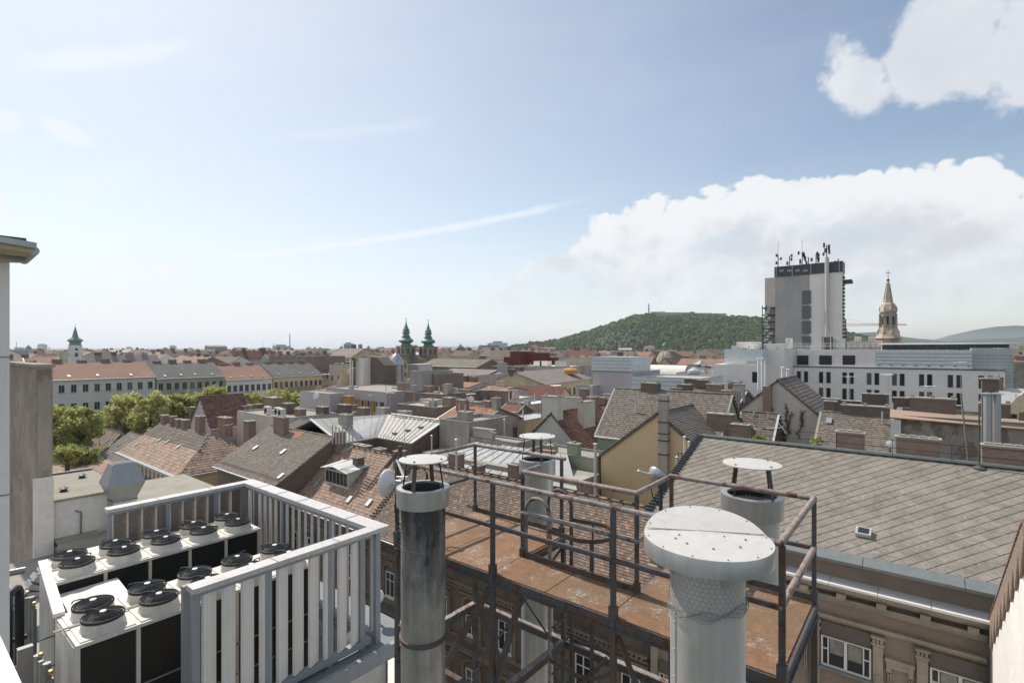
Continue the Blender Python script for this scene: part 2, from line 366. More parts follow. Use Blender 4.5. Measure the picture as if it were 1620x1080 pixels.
M['tile_grey'] = tilemat('grey brown tiles', [(0, (.165, .14, .12)), (.6, (.235, .20, .172)), (1, (.29, .245, .21))], .25)
M['tile_orange'] = tilemat('orange clay tiles', [(0, (.29, .15, .10)), (.5, (.39, .215, .145)), (1, (.46, .26, .18))], .25, (.16, .1, .07))
M['tile_red'] = tilemat('dark red tiles', [(0, (.16, .08, .06)), (.6, (.24, .125, .095)), (1, (.29, .155, .12))], .2, (.09, .06, .05))
M['far_orange'] = farroof('orange roof seen far', (.37, .215, .16), (.28, .17, .13)); M['far_brown'] = farroof('brown roof seen far', (.22, .16, .13), (.15, .115, .095))
M['far_grey'] = farroof('grey roof seen far', (.20, .19, .175), (.13, .125, .115)); M['far_taupe'] = farroof('taupe roof seen far', (.30, .25, .225), (.24, .2, .185)); M['far_red'] = farroof('dark red roof seen far', (.20, .085, .07), (.14, .07, .06))
M['far_moss'] = farroof('mossy grey roof', (.24, .22, .17), (.17, .155, .12))
M['zinc'] = metalm('zinc sheet', (.52, .53, .53), .5, .35, .4, (.3, .3, .29)); M['zinc_light'] = metalm('pale roof sheet', (.33, .325, .305), .6, .05, .35, (.35, .33, .30))
M['bluesheet'] = metalm('bluish roof sheet', (.30, .32, .33), .6, .05, .4, (.25, .27, .28))
M['duct'] = metalm('galvanised duct sheet', (.42, .45, .47), .38, .65, .3, (.28, .29, .28))
M['darkmetal'] = plain('dark painted metal', (.045, .048, .052), .5); M['lead'] = plain('dull lead flashing', (.19, .205, .20), .6, .3)
n = NT('window glass', .09, 0); oi_ = n.N.new('ShaderNodeObjectInfo'); n.col(n.ramp(oi_.outputs['Random'], [(0, (.018, .022, .026)), (.55, (.03, .034, .038)), (.7, (.11, .11, .105)), (.85, (.05, .05, .05)), (1, (.22, .215, .20))], 'CONSTANT')); M['glass'] = n.mt; M['frame'] = plain('white window frame', (.60, .60, .58), .5, 0, .08)
M['frame_grey'] = plain('grey window frame', (.32, .32, .30), .5); M['curtain'] = plain('net curtain behind glass', (.23, .225, .21), .25, 0, .3, 3)
M['shutter'] = plain('roller shutter', (.13, .115, .10), .6)
M['towerwin'] = plain('dark tower louvre', (.085, .088, .088), .5)
M['fencegrey'] = None; M['fencecap'] = None
def painted(name, c, dirt, amt=.35, rough=.45, sc=1.0, rust=0.0):
    n = NT(name, rough, 0); s1 = n.noise(5*sc, 5, .7, st=(1, 1, .07)); s2 = n.noise(1.7*sc, 6, .7); s3 = n.noise(28*sc, 3, .6)
    col = n.mix(n.rng(s1, .46, .78, 0, amt), c, dirt); col = n.mix(n.rng(s2, .48, .78, 0, amt*.8), col, cmul(dirt, 1.15)); col = n.mix(n.rng(s3, .62, .74, 0, amt*.5), col, dirt)
    if rust: col = n.mix(n.rng(n.noise(3.1*sc, 5, .75, loc=(4, 9, 1)), .62, .72, 0, rust), col, (.26, .13, .07))
    n.col(col); n.rough(n.rng(s2, .3, .7, rough-.08, rough+.2)); n.bump(s3, .05, .002); return n.mt
M['blade'] = painted('white louvre blade', (.80, .775, .735), (.46, .43, .385), .38); M['fencecap'] = painted('pale dusty cover sheet', (.56, .535, .52), (.33, .29, .27), .6, .5, 1.6, .35); M['fencegrey'] = painted('blue grey painted steel', (.30, .32, .34), (.18, .18, .18), .4, .5, 1.5, .1); M['absorb'] = plain('perforated louvre back', (.23, .195, .16), .9, 0, .25, 14, .3)
M['unitwhite'] = painted('cream painted unit sheet', (.66, .63, .56), (.36, .32, .26), .5, .5, 1, .25); M['coil'] = plain('black coil fins', (.012, .011, .010), .6, 0, .3, 30)
M['fanblack'] = plain('black fan plastic', (.026, .026, .028), .6); M['brass'] = plain('brass fitting', (.5, .33, .12), .35, .8)
M['insul'] = plain('black pipe insulation', (.02, .02, .021), .55); M['pipegrey'] = plain('grey clad pipe', (.22, .22, .215), .4, .3)
M['bitumen'] = plaster('bitumen felt roof', (0.345, 0.328, 0.287), (0.172, 0.161, 0.138), .4, .0, 2.2, .5); M['gravelroof'] = plaster('pale gritty flat roof', (0.460, 0.437, 0.380), (0.230, 0.213, 0.172), .5, 0, 2, .5)
M['terrace'] = plaster('pale concrete slabs', (.40, .38, .34), (.26, .24, .21), .4, 0, 1.2, .2); M['redpaint'] = plain('faded red rail paint', (.26, .11, .085), .6)
M['platform'] = plain('grey roof sheet under units', (.20, .205, .21), .6); M['white_paint'] = plain('white enamel', (.74, .73, .71), .35, 0, .05)
M['copper'] = NT('green copper', .6, .1); _c = M['copper']; _n = _c.noise(1.2, 5, .7); _c.col(_c.mix(_c.rng(_n, .35, .7), (.19, .30, .24), (.08, .15, .12))); M['copper'] = _c.mt
M['stone'] = plaster('pale tower stone', (0.552, 0.480, 0.396), (0.168, 0.138, 0.114), .75, .8, .7); M['stonebrown'] = plaster('brown tower stone', (.31, .26, .21), (0.125, 0.106, 0.088), .6, .6, .6)
M['orange_panel'] = plaster('orange render', (.46, .27, .09), (.3, .18, .08), .3, .2); M['rust_red'] = plaster('deep red cladding', (.16, .045, .04), (.09, .035, .03), .3, .2)
M['street'] = plaster('asphalt', (.055, .055, .057), (.035, .035, .035), .5, 0, .4); M['courtyard'] = plaster('courtyard paving', (.16, .15, .14), (.09, .085, .08), .5, 0, .6)
M['ground'] = NT('city ground', .95, spec=.1); _c = M['ground']; _n = _c.noise(.02, 8, .75); _m = _c.noise(.004, 5, .6)
_c.col(_c.mix(_c.rng(_m, .4, .65), _c.mix(_c.rng(_n, .35, .7), (.16, .145, .13), (.075, .08, .065)), (.06, .075, .045))); M['ground'] = _c.mt
# rusted, flaking painted pipe
def rustpaint(name, paint, k0, k1, dark=(.035, .026, .02)):
    n = NT(name, .75, .15, .4); a = n.noise(5, 7, .72); b = n.noise(22, 5, .7, st=(1, 1, .5)); d = n.noise(2.2, 5, .6, loc=(3, 1, 7))
    rust = n.mix(n.rng(b, .3, .7), (.10, .05, .03), (.24, .115, .06)); rust = n.mix(n.rng(d, .45, .7), rust, dark)
    f = n.rng(n.math('ADD', n.math('MULTIPLY', a, .7), n.math('MULTIPLY', b, .3)), k0, k1)
    n.col(n.mix(f, rust, n.mix(n.rng(b, .4, .7), paint, cmul(paint, .62)))); n.bump(f, .5, .004); n.bump(b, .3, .003); return n.mt
M['pipe'] = rustpaint('flaking rail paint over rust', (.34, .305, .285), .42, .50); M['postpaint'] = rustpaint('black rusting steel', (.115, .118, .122), .42, .51, (.035, .027, .022)); M['pinkpipe'] = rustpaint('rail with old pink primer', (.37, .295, .26), .40, .47)
# rusted chequer plate
n = NT('rusted chequer plate', .8, .15, .35)
ch = n.N.new('ShaderNodeTexVoronoi'); ch.distance = 'CHEBYCHEV'; n.ln(n.map((24, 40, 1), rot=(0, 0, .7)), ch.inputs['Vector']); ch.inputs['Scale'].default_value = 1
ch.inputs['Randomness'].default_value = .15
a = n.noise(1.1, 7, .7); b = n.noise(9, 6, .75); e = n.noise(2.4, 5, .7, loc=(5, 2, 0)); f = n.noise(45, 4, .7)
rc = n.mix(n.rng(a, .35, .68), (.21, .12, .07), (.33, .172, .09)); rc = n.mix(n.rng(b, .4, .75, 0, .7), rc, (.12, .082, .055)); rc = n.mix(n.rng(n.noise(.6, 4, .6, loc=(1, 7, 0)), .5, .75, 0, .8), rc, (.175, .135, .085))
stud = n.rng(ch.outputs['Distance'], .10, .26, 1, 0)
worn = n.math('MULTIPLY', n.math('MULTIPLY', n.rng(e, .50, .60), n.rng(f, .46, .60)), n.rng(b, .40, .56))
rc = n.mix(n.math('MULTIPLY', stud, .62), rc, (.075, .045, .03)); rc = n.mix(worn, rc, (.44, .40, .33)); n.col(rc); n.bump(stud, .8, .008); n.bump(b, .3, .004); M['chequer'] = n.mt
# stainless flue
def fluem(name, c, sootz=None, rough=.38, metal=.75):
    n = NT(name, rough, metal, .5); s1 = n.noise(7, 5, .65, st=(1, 1, .05)); s2 = n.noise(3, 6, .7, st=(1, 1, .5)); s3 = n.noise(60, 3, .6, st=(1, 1, .02))
    col = n.mix(n.rng(s1, .4, .75, 0, .5), c, cmul(c, .6)); col = n.mix(n.rng(s2, .52, .8, 0, .4), col, (.23, .20, .165))
    if sootz:
        sp = n.N.new('ShaderNodeSeparateXYZ'); n.ln(n.pos, sp.inputs[0]); h = n.rng(sp.outputs[2], sootz[0], sootz[1])
        g = n.rng(n.math('ADD', n.math('ADD', h, n.math('MULTIPLY', n.math('SUBTRACT', s2, .5), 1.9)), n.math('MULTIPLY', n.math('SUBTRACT', s1, .5), .9)), .10, 1.0, 0, .95); col = n.mix(g, col, (.035, .033, .031)); n.put(n.b.inputs['Metallic'], n.math('SUBTRACT', metal, n.math('MULTIPLY', g, metal*.8)))
        n.rough(n.math('ADD', n.math('MULTIPLY', g, .35), rough))
    else: n.rough(n.rng(s3, .3, .7, rough-.06, rough+.1))
    n.col(col); n.bump(s3, .05, .002); return n.mt
M['flue'] = fluem('brushed stainless flue', (.50, .50, .49)); M['flue_matt'] = fluem('dull galvanised flue', (.56, .55, .525), None, .46, .45); M['flue_soot'] = fluem('stainless flue blackened by soot', (.48, .47, .45), (26.1, 25.2), .4)
M['flue_soot'] = fluem('stainless flue blackened by soot', (.48, .47, .45), (24.3, 26.0), .4)
M['capwhite'] = painted('pale aluminium cap', (.57, .545, .505), (.38, .345, .30), .5, .42, 2.2, .12)
# big grey diamond slabs
n = NT('fibre cement diamonds', .9, spec=.2); r = n.island(); g = n.noise(1.1, 6, .7); f = n.noise(9, 6, .75); q = n.noise(3.2, 4, .6, loc=(4, 4, 0))
cc = n.ramp(r, [(0, (.222, .194, .160)), (.5, (.25, .219, .182)), (1, (.28, .248, .207))]); cc = n.mix(n.rng(n.noise(4.5, 6, .75, loc=(2, 0, 9)), .42, .66, 0, .55), cc, (.33, .305, .27)); cc = n.mix(n.rng(g, .45, .7, 0, .6), cc, (.135, .12, .105)); cc = n.mix(n.rng(f, .5, .75, 0, .6), cc, (.11, .10, .09)); cc = n.mix(n.rng(n.noise(11, 3, .5, loc=(8, 1, 2)), .70, .74, 0, .9), cc, (.55, .53, .48))
n.col(cc); n.bump(f, .35, .006); M['diamond'] = n.mt
def leafm(name, a, b, c):
    n = NT(name, .6, spec=.3); r = n.island(); g = n.noise(.35, 4, .6); col = n.ramp(r, [(0, a), (.5, b), (1, c)]); col = n.mix(n.rng(g, .35, .7, 0, .5), col, a); n.col(col)
    tr = n.N.new('ShaderNodeBsdfTranslucent'); n.ln(col, tr.inputs[0]); mxs = n.N.new('ShaderNodeMixShader'); mxs.inputs[0].default_value = .5
    n.ln(n.b.outputs[0], mxs.inputs[1]); n.ln(tr.outputs[0], mxs.inputs[2]); n.ln(mxs.outputs[0], n.N['Material Output'].inputs[0]); return n.mt
M['leaf1'] = leafm('fresh spring leaves', (.32, .34, .10), (.45, .46, .16), (.56, .55, .24)); M['leaf2'] = leafm('yellow green leaves', (.44, .45, .15), (.58, .57, .23), (.68, .66, .33))
M['leaf3'] = leafm('deep green leaves', (.20, .24, .08), (.29, .33, .11), (.38, .41, .16)); M['bark'] = plain('bark', (.10, .08, .06), .95, 0, .3, 6, .5)
M['forest'] = NT('forested slope', .95, spec=.1); _c = M['forest']; _r = _c.island(); _g = _c.noise(.006, 5, .6); _f = _c.noise(.35, 4, .7)
_k = _c.ramp(_r, [(0, (.040, .065, .020)), (.55, (.095, .130, .036)), (1, (.175, .20, .065))]); _k = _c.mix(_c.rng(_g, .4, .65, 0, .7), _k, (.046, .066, .030)); _k = _c.mix(_c.rng(_f, .35, .7, 0, .55), _k, (.020, .032, .013)); _c.col(_k); _c.bump(_f, .8, 1.0); M['forest'] = _c.mt
M['rock'] = plaster('dolomite cliff', (.22, .212, .19), (.10, .10, .09), .6, .6, .06, .6)
M['farhill'] = plain('distant wooded hill', (.06, .08, .05), .95, 0, .3, .01, .1)
M['citywall'] = NT('far walls', .9, spec=.2); _c = M['citywall']; _c.col(_c.ramp(_c.island(), [(0, (.30, .27, .23)), (.3, (.42, .39, .34)), (.6, (.36, .36, .35)), (.8, (.5, .48, .44)), (1, (.33, .27, .22))])); M['citywall'] = _c.mt
M['cityroof'] = NT('far roofs', .9, spec=.2); _c = M['cityroof']; _c.col(_c.ramp(_c.island(), [(0, (.17, .12, .10)), (.25, (.29, .15, .105)), (.45, (.20, .185, .17)), (.7, (.33, .20, .15)), (.85, (.14, .135, .13)), (1, (.42, .41, .39))])); M['cityroof'] = _c.mt
# ---------------------------------------------------------------- building helpers
def clip_ok(poly, x, y):
    c = False; n = len(poly); j = n-1
    for i in range(n):
        xi, yi = poly[i]; xj, yj = poly[j]
        if (yi > y) != (yj > y) and x < (xj-xi)*(y-yi)/(yj-yi)+xi: c = not c
        j = i
    return c
def plane_basis(poly):
    P = [Vector(p) for p in poly]; nrm = (P[1]-P[0]).cross(P[2]-P[0]).normalized()
    if nrm.z < 0: nrm = -nrm
    u = Vector((0, 0, 1)).cross(nrm)
    u = u.normalized() if u.length > 1e-4 else Vector((1, 0, 0))
    return P[0], u, nrm.cross(u).normalized(), nrm
def tile_fill(mb, poly, tw, th, m=0, lift=.012, tip=.03, jit=.004, inset=0.0):
    """separate overlapping tiles over a roof plane; each is a thin wedge of its own"""
    o, u, v, n = plane_basis(poly)
    P2 = [((Vector(p)-o).dot(u), (Vector(p)-o).dot(v)) for p in poly]
    x0, x1 = min(p[0] for p in P2), max(p[0] for p in P2); y0, y1 = min(p[1] for p in P2), max(p[1] for p in P2)
    rows = int((y1-y0)/th)+1; cols = int((x1-x0)/tw)+2
    for r in range(rows):
        yb = y0+r*th; off = (r % 2)*.5*tw
        for c in range(-1, cols):
            xa = x0+c*tw+off; xm = xa+tw/2; ym = yb+th*.5
            if not clip_ok(P2, xm, ym): continue
            g = tw*.018; j = rnd.uniform(-jit, jit); xs, xe = xa+g, xa+tw-g; ye = yb+th*1.08
            b0, b1 = lift+tip+j, lift+j*.5
            def q(x, y, h): return o+u*x+v*y+n*h
            V = [q(xs, yb+j, b0), q(xe, yb-j, b0), q(xe, ye, b1), q(xs, ye, b1), q(xs, yb, 0), q(xe, yb, 0)]
            mb.mesh(V, [(0, 1, 2, 3), (4, 5, 1, 0), (0, 3, 4), (1, 5, 2)], m)
def slab(mb, poly, t=.14, m=0):
    """roof plane with thickness downwards"""
    n = plane_basis(poly)[3]; mb.prism([Vector(p) for p in poly], -n*t, m)
WCACHE = {}
def win_mesh(w, h, style='plain', fm='frame', sill=True):
    """window in its own frame: x along the wall, -y outwards, z up; origin at centre bottom"""
    key = (round(w, 2), round(h, 2), style, fm, sill)
    if key in WCACHE: return WCACHE[key]
    f = MB(); t = .07 if w > .8 else .05
    f.box(-w/2, -.05, 0, -w/2+t, .0, h); f.box(w/2-t, -.05, 0, w/2, .0, h); f.box(-w/2+t, -.05, h-t, w/2-t, .0, h); f.box(-w/2+t, -.05, 0, w/2-t, .0, t)
    if style in ('plain', 'cross'): f.box(-.03, -.047, t, .03, -.002, h-t)
    if style == 'cross': f.box(-w/2+t, -.046, h*.66-.025, -.03, -.003, h*.66+.025); f.box(.03, -.046, h*.66-.025, w/2-t, -.003, h*.66+.025)
    if sill: f.box(-w/2-.08, -.16, -.09, w/2+.08, -.0, -.003, 0)
    p = MB(); p.box(-w/2+t, -.025, t, w/2-t, -.004, h-t)
    WCACHE[key] = (f, p, {}); return WCACHE[key]
def add_window(T, pos, nrm, w, h, style='plain', fm='frame', sill=True, pane='glass'):
    """pos: centre bottom in T's own coordinates; nrm: outward direction in the ground plane (degrees, 0 = facing -y)"""
    f, p, cache = win_mesh(w, h, style, fm, sill)
    if 'f' not in cache:
        fo = f.build('window', M[fm]); po = p.build('pane', M[pane], fo, local=True)
        cache['f'] = fo.data; cache['p'] = po.data
    else:
        fo = bpy.data.objects.new('window', cache['f']); COL.objects.link(fo)
        po = bpy.data.objects.new('pane', cache['p']); COL.objects.link(po); po.parent = fo
    fo.parent = T; fo.location = pos; fo.rotation_euler = (0, 0, math.radians(nrm)); MW[fo.name] = MW[T.name]; MW[po.name] = MW[T.name]
    return fo
def chimney_mb(x, y, z0, z1, w, d, rot=0, pots=0, cap=.09, over=.07):
    b = MB(); b.cbox((x, y, (z0+z1)/2), w, d, z1-z0, rot, 0); b.cbox((x, y, z1+cap/2), w+over*2, d+over*2, cap, rot, 1)
    for i in range(pots):
        px = (i-(pots-1)/2)*(max(w, d)-.3)/max(pots-1, 1); dx, dy = (px, 0) if w >= d else (0, px)
        b.cbox((x+dx, y+dy, z1+cap+.08), .24, .24, .16, rot, 1)
    return b
DR = random.Random(11)
def house(label, x0, x1, y0, y1, ze, zr, axis='x', wall='pale', roof='tile_brown', rot=0., tile=None, hip=(0, 0), wins=(), chims=(), cat='house', name='house', over=.35, group=None,
          ridgeoff=0., wmat2=None, shed=False, base=0., gutter=True, winargs={}, lights=(), rooflabel=None, rname='roof', auto=True):
    """gabled (or hipped) house in world numbers; local x runs along the ridge"""
    cx, cy = (x0+x1)/2, (y0+y1)/2; Lx, Ly = x1-x0, y1-y0; r = math.radians(rot)
    if axis == 'y': r += PI/2; Lx, Ly = Ly, Lx
    T = thing(name, label, cat, (cx, cy, base), r, group); hx, hy = Lx/2, Ly/2; ze -= base; zr -= base
    ro = ridgeoff; w = MB(); w.box(-hx, -hy, 0, hx, hy, ze-.02)
    if not shed:
        if hip[0] == 0: w.prism([(-hx, -hy, ze-.02), (-hx, hy, ze-.02), (-hx, ro, zr-.12)], (.3, 0, 0))
        if hip[1] == 0: w.prism([(hx, -hy, ze-.02), (hx, ro, zr-.12), (hx, hy, ze-.02)], (-.3, 0, 0))
    else:
        w.prism([(-hx, -hy, ze-.02), (-hx, hy, ze-.02), (-hx, hy, zr-.12)], (.3, 0, 0)); w.prism([(hx, -hy, ze-.02), (hx, hy, zr-.12), (hx, hy, ze-.02)], (-.3, 0, 0)); w.box(-hx, hy-.3, ze-.02, hx, hy, zr-.15)
    w.build('wall', M[wall], T, local=True)
    gx = .12
    xl = -hx-gx if hip[0] == 0 else -hx-over; xr = hx+gx if hip[1] == 0 else hx+over
    if shed:
        s = (zr-ze)/(2*hy); planes = [[(xl, -hy-over, ze-over*s), (xr, -hy-over, ze-over*s), (xr, hy+.1, zr+.1*s), (xl, hy+.1, zr+.1*s)]]
    else:
        s = (zr-ze)/(hy+ro); s2 = (zr-ze)/(hy-ro)
        rl = xl if hip[0] == 0 else -hx+hip[0]; rr_ = xr if hip[1] == 0 else hx-hip[1]
        planes = [[(xl, -hy-over, ze-over*s), (xr, -hy-over, ze-over*s), (rr_, ro, zr), (rl, ro, zr)], [(xr, hy+over, ze-over*s2), (xl, hy+over, ze-over*s2), (rl, ro, zr), (rr_, ro, zr)]]
        if hip[0]: planes.append([(xl, hy+over, ze-over*s2), (xl, -hy-over, ze-over*s), (rl, ro, zr)])
        if hip[1]: planes.append([(xr, -hy-over, ze-over*s), (xr, hy+over, ze-over*s2), (rr_, ro, zr)])
    rb = MB()
    for p in planes: slab(rb, p)
    R = rb.build(rname, M[roof] if not tile else M['tile_dark'], T, local=True, label=rooflabel)
    if tile:
        tb = MB()
        for p in planes: tile_fill(tb, p, *tile)
        tb.build('roof_tiles', M[roof], R, local=True, kind='stuff')
        rc = MB()                                             # ridge tiles
        if not shed:
            k = int((rr_-rl)/.38)
            for i in range(k):
                a = rl+(rr_-rl)*i/k; b_ = rl+(rr_-rl)*(i+1)/k+.03
                rc.tube([(a, ro, zr+.015), (b_, ro, zr+.03)], .10, 6, cap=True)
            rc.build('ridge_tiles', M[roof], R, local=True, kind='stuff')
    if gutter:
        g = MB(); g.tube([(xl, -hy-over-.07, ze-over*s-.06), (xr, -hy-over-.07, ze-over*s-.06)], .075, 6)
        g.build('gutter', M['zinc'], R, local=True)
    for c in chims:                                           # (x, y, w, d, height above the ridge, material, pots)
        x, y, cw, cd, h, cm = c[:6]; pots = c[6] if len(c) > 6 else 1
        chimney_mb(x*hx, y*hy, ze+(zr-ze)*(1-abs(y))-.6, zr+h, cw, cd, 0, pots).build('chimney', [M[cm], M['cap']], R, local=True)
    for face, zs, n, ww, wh, *ex in wins:
        st_ = ex[0] if ex else 'plain'
        a0, a1 = (ex[1] if len(ex) > 1 else (.0, 1.))
        for z in zs:
            for i in range(n):
                t = a0+(a1-a0)*(i+.5)/n
                if face == 'f': pos = (-hx+2*hx*t, -hy-.004, z); an = 0
                elif face == 'b': pos = (hx-2*hx*t, hy+.004, z); an = 180
                elif face == 'r': pos = (hx+.004, -hy+2*hy*t, z); an = 90
                else: pos = (-hx-.004, hy-2*hy*t, z); an = -90
                add_window(T, pos, an, ww, wh, st_, **winargs)
    if auto and not wins and zr+base > 14:                    # attic windows, flashings and vents nobody would model for show but every old roof has
        wst = 'frame_grey' if DR.random() < .5 else 'frame'
        for face, half, other in (('f', hx, hy), ('r', hy, hx)):
            if DR.random() < .25: continue
            n_w = max(1, int(half*2/DR.uniform(2.4, 3.6)))
            for zz in (ze-2.4, ze-5.9):
                for i in range(n_w):
                    if DR.random() < .22: continue
                    t = -half+2*half*(i+.5)/n_w
                    add_window(T, (t, -other-.004, zz) if face == 'f' else (other+.004, t, zz), 0 if face == 'f' else 90, .9, 1.45, 'plain', wst)
        fb = MB(); p0 = planes[0]
        fb.beam(Vector(p0[0])+Vector((0, 0, .03)), Vector(p0[3])+Vector((0, 0, .03)), .16, .05); fb.build('verge_flashing', M[DR.choice(('zinc', 'lead', 'cap'))], R, local=True)
        fb = MB(); fb.beam(Vector(p0[1])+Vector((0, 0, .03)), Vector(p0[2])+Vector((0, 0, .03)), .16, .05); fb.build('verge_flashing', M[DR.choice(('zinc', 'lead', 'cap'))], R, local=True)
        for i in range(DR.randint(1, 4)):
            q = Vector(p0[0]).lerp(Vector(p0[1]), DR.uniform(.1, .9)).lerp(Vector(p0[3]).lerp(Vector(p0[2]), DR.uniform(.1, .9)), DR.uniform(.3, .9)); vb = MB()
            vb.tube([q, q+Vector((0, 0, DR.uniform(.4, 1.3)))], .06, 5); vb.build('vent_pipe', M['zinc'], R, local=True)
    for lx, ly in lights:                                    # roof hatches: fractions along and up the front plane
        p = planes[0]; o = Vector(p[0]); e = Vector(p[1])-o; v = Vector(p[3])-o; q = o+Vector((e.x*lx, 0, 0))+Vector((0, v.y*ly, v.z*ly)); _, u_, v_, n_ = plane_basis(p)
        hb = MB(); a = q+n_*.03; hb.prism([a, a+u_*.38, a+u_*.38+v_*.6, a+v_*.6], n_*.12, 0)
        hb.build('roof_hatch', M['duct'], R, local=True)
    T['hx'] = hx; return T, R, planes
def block(label, x0, x1, y0, y1, z, wall='pale', top='bitumen', name='house', cat='house', par=.35, group=None, wins=(), rot=0., base=0., chims=(), winargs={}, extra=None, auto=True):
    """flat roofed block with a parapet; wall, roof and windows as parts"""
    cx, cy = (x0+x1)/2, (y0+y1)/2; T = thing(name, label, cat, (cx, cy, base), math.radians(rot), group); hx, hy = (x1-x0)/2, (y1-y0)/2; z = z-base
    w = MB(); w.box(-hx, -hy, 0, hx, hy, z-par)
    if par:
        w.box(-hx, -hy, z-par, hx, -hy+.25, z); w.box(-hx, hy-.25, z-par, hx, hy, z); w.box(-hx, -hy+.25, z-par, -hx+.25, hy-.25, z); w.box(hx-.25, -hy+.25, z-par, hx, hy-.25, z)
    w.build('wall', M[wall], T, local=True)
    r = MB(); r.box(-hx+.26, -hy+.26, z-par+.002, hx-.26, hy-.26, z-par+.03) if par else r.box(-hx-.1, -hy-.1, z+.002, hx+.1, hy+.1, z+.14)
    if par:
        for a in ((-hx-.04, -hy-.04, hx+.04, -hy+.29), (-hx-.04, hy-.29, hx+.04, hy+.04), (-hx-.04, -hy+.29, -hx+.29, hy-.29), (hx-.29, -hy+.29, hx+.04, hy-.29)): r.box(a[0], a[1], z+.002, a[2], a[3], z+.05, 1)
    R = r.build('roof', [M[top], M['lead']], T, local=True)
    if auto and hx > 1.5 and hy > 1.5:
        for i in range(DR.randint(2, 6)):
            x, y = DR.uniform(-.85, .85)*hx, DR.uniform(-.8, .5)*hy; vb = MB()
            if DR.random() < .5: vb.tube([(x, y, z-par), (x, y, z-par+DR.uniform(.6, 1.5))], .07, 5); vb.build('vent_pipe', M['zinc'], R, local=True)
            else: vb.box(x-.4, y-.3, z-par+.03, x+.4, y+.3, z-par+DR.uniform(.35, .9)); vb.build('vent_box', M[DR.choice(('zinc', 'pale', 'cement'))], R, local=True)
        if not wins and z > 12:
            for zz in (z-3.0, z-6.4):
                for face, half, other in (('f', hx, hy), ('r', hy, hx)):
                    n_w = int(half*2/3.4)
                    for i in range(n_w):
                        if DR.random() < .45: continue
                        t = -half+2*half*(i+.5)/n_w; add_window(T, (t, -other-.004, zz) if face == 'f' else (other+.004, t, zz), 0 if face == 'f' else 90, .85, 1.3, 'plain', 'frame_grey')
    for c in chims:
        x, y, cw, cd, h, cm = c[:6]; chimney_mb(x*hx, y*hy, z-par-.05, z+h, cw, cd, 0, c[6] if len(c) > 6 else 1).build('chimney', [M[cm], M['cap']], R, local=True)
    for face, zs, n, ww, wh, *ex in wins:
        st_ = ex[0] if ex else 'plain'; a0, a1 = (ex[1] if len(ex) > 1 else (.0, 1.))
        for zz in zs:
            for i in range(n):
                t = a0+(a1-a0)*(i+.5)/n
                if face == 'f': pos = (-hx+2*hx*t, -hy-.004, zz-base); an = 0
                elif face == 'r': pos = (hx+.004, -hy+2*hy*t, zz-base); an = 90
                elif face == 'l': pos = (-hx-.004, hy-2*hy*t, zz-base); an = -90
                add_window(T, pos, an, ww, wh, st_, **winargs)
    return T, R
def stack(label, x, y, z0, z1, w, d, mat='brick', rot=0, pots=2, group=None):
    """a free chimney stack standing on a roof"""
    T = thing('chimney_stack', label, 'chimney', (x, y, z0), rot, group)
    b = MB(); b.box(-w/2, -d/2, 0, w/2, d/2, z1-z0); b.build('shaft', M[mat], T, local=True)
    c = MB(); c.box(-w/2-.07, -d/2-.07, z1-z0+.001, w/2+.07, d/2+.07, z1-z0+.08)
    for i in range(pots):
        t = (i+.5)/pots-.5; a, b2 = (t*(w-.1), 0) if w >= d else (0, t*(d-.1)); c.box(a-.13, b2-.13, z1-z0+.081, a+.13, b2+.13, z1-z0+.15)
    c.build('coping', M['cap'], T, local=True); return T
def pole(label, x, y, z0, z1, r, mat='zinc', cat='flue pipe', name='flue_pipe', cap=True, group=None):
    T = thing(name, label, cat, (x, y, z0), 0, group); b = MB(); b.tube([(0, 0, 0), (0, 0, z1-z0)], r, 10); b.build('pipe', M[mat], T, True, local=True)
    if cap: c = MB(); c.lathe((0, 0, z1-z0+.06), [(0, .07), (r*1.7, 0), (r*1.7, -.03), (0, -.03)], 12); c.build('rain_cap', M[mat], T, True, local=True)
    return T
# ================================================================ near roof plant: chillers inside the louvre screen
# ---------------- ground
g = MB(); g.face([(-16000, -4000, 0), (9000, -4000, 0), (9000, 16000, 0), (-16000, 16000, 0)]); struct(g, 'ground', M['ground'])
g = MB(); g.box(-14, 9.5, .004, 1.4, 22.7, .06); struct(g, 'courtyard', M['courtyard'])
g = MB(); g.box(-131.8, -30, .004, -112, 160, .05); struct(g, 'road', M['street'])
# ---------------- own building: roof slab under the chillers, penthouse wall, pale terrace
T = thing('plant_building', 'grey roof slab with white wall carrying the cooling units and their louvre screen', 'building', (-15, 2, 0))
b = MB(); b.box(-20.6, -3, 0, -10.75, 8.3, 20.35); b.box(-30.0, -3, 0, -20.61, 8.6, 18.9); b.build('wall', M['white'], T)
b = MB(); b.box(-20.7, -3, 20.352, -10.6, 8.45, 20.55); b.box(-29.95, -3, 18.902, -20.72, 8.7, 19.0, 2); b.box(-29.9, 5.1, 19.0, -28.9, 7.0, 19.5, 2); b.box(-24.5, 1.5, 19.0, -21.5, 5.5, 19.9, 2); b.box(-10.75, -3, 20.56, -10.6, 8.3, 20.66, 1); b.build('roof', [M['platform'], M['lead'], M['bitumen']], T)
b = MB(); b.box(-9.95, 3.2, 21.28, -9.3, 8.25, 21.42); b.box(-16.3, 7.0, 21.28, -9.95, 8.0, 21.42); b.box(-9.28, 3.2, 21.2, -9.16, 8.25, 21.5, 1); b.box(-9.95, 8.26, 21.2, -9.16, 8.36, 21.5, 1)
b.build('service_walkway', [M['platform'], M['fencegrey']], T)
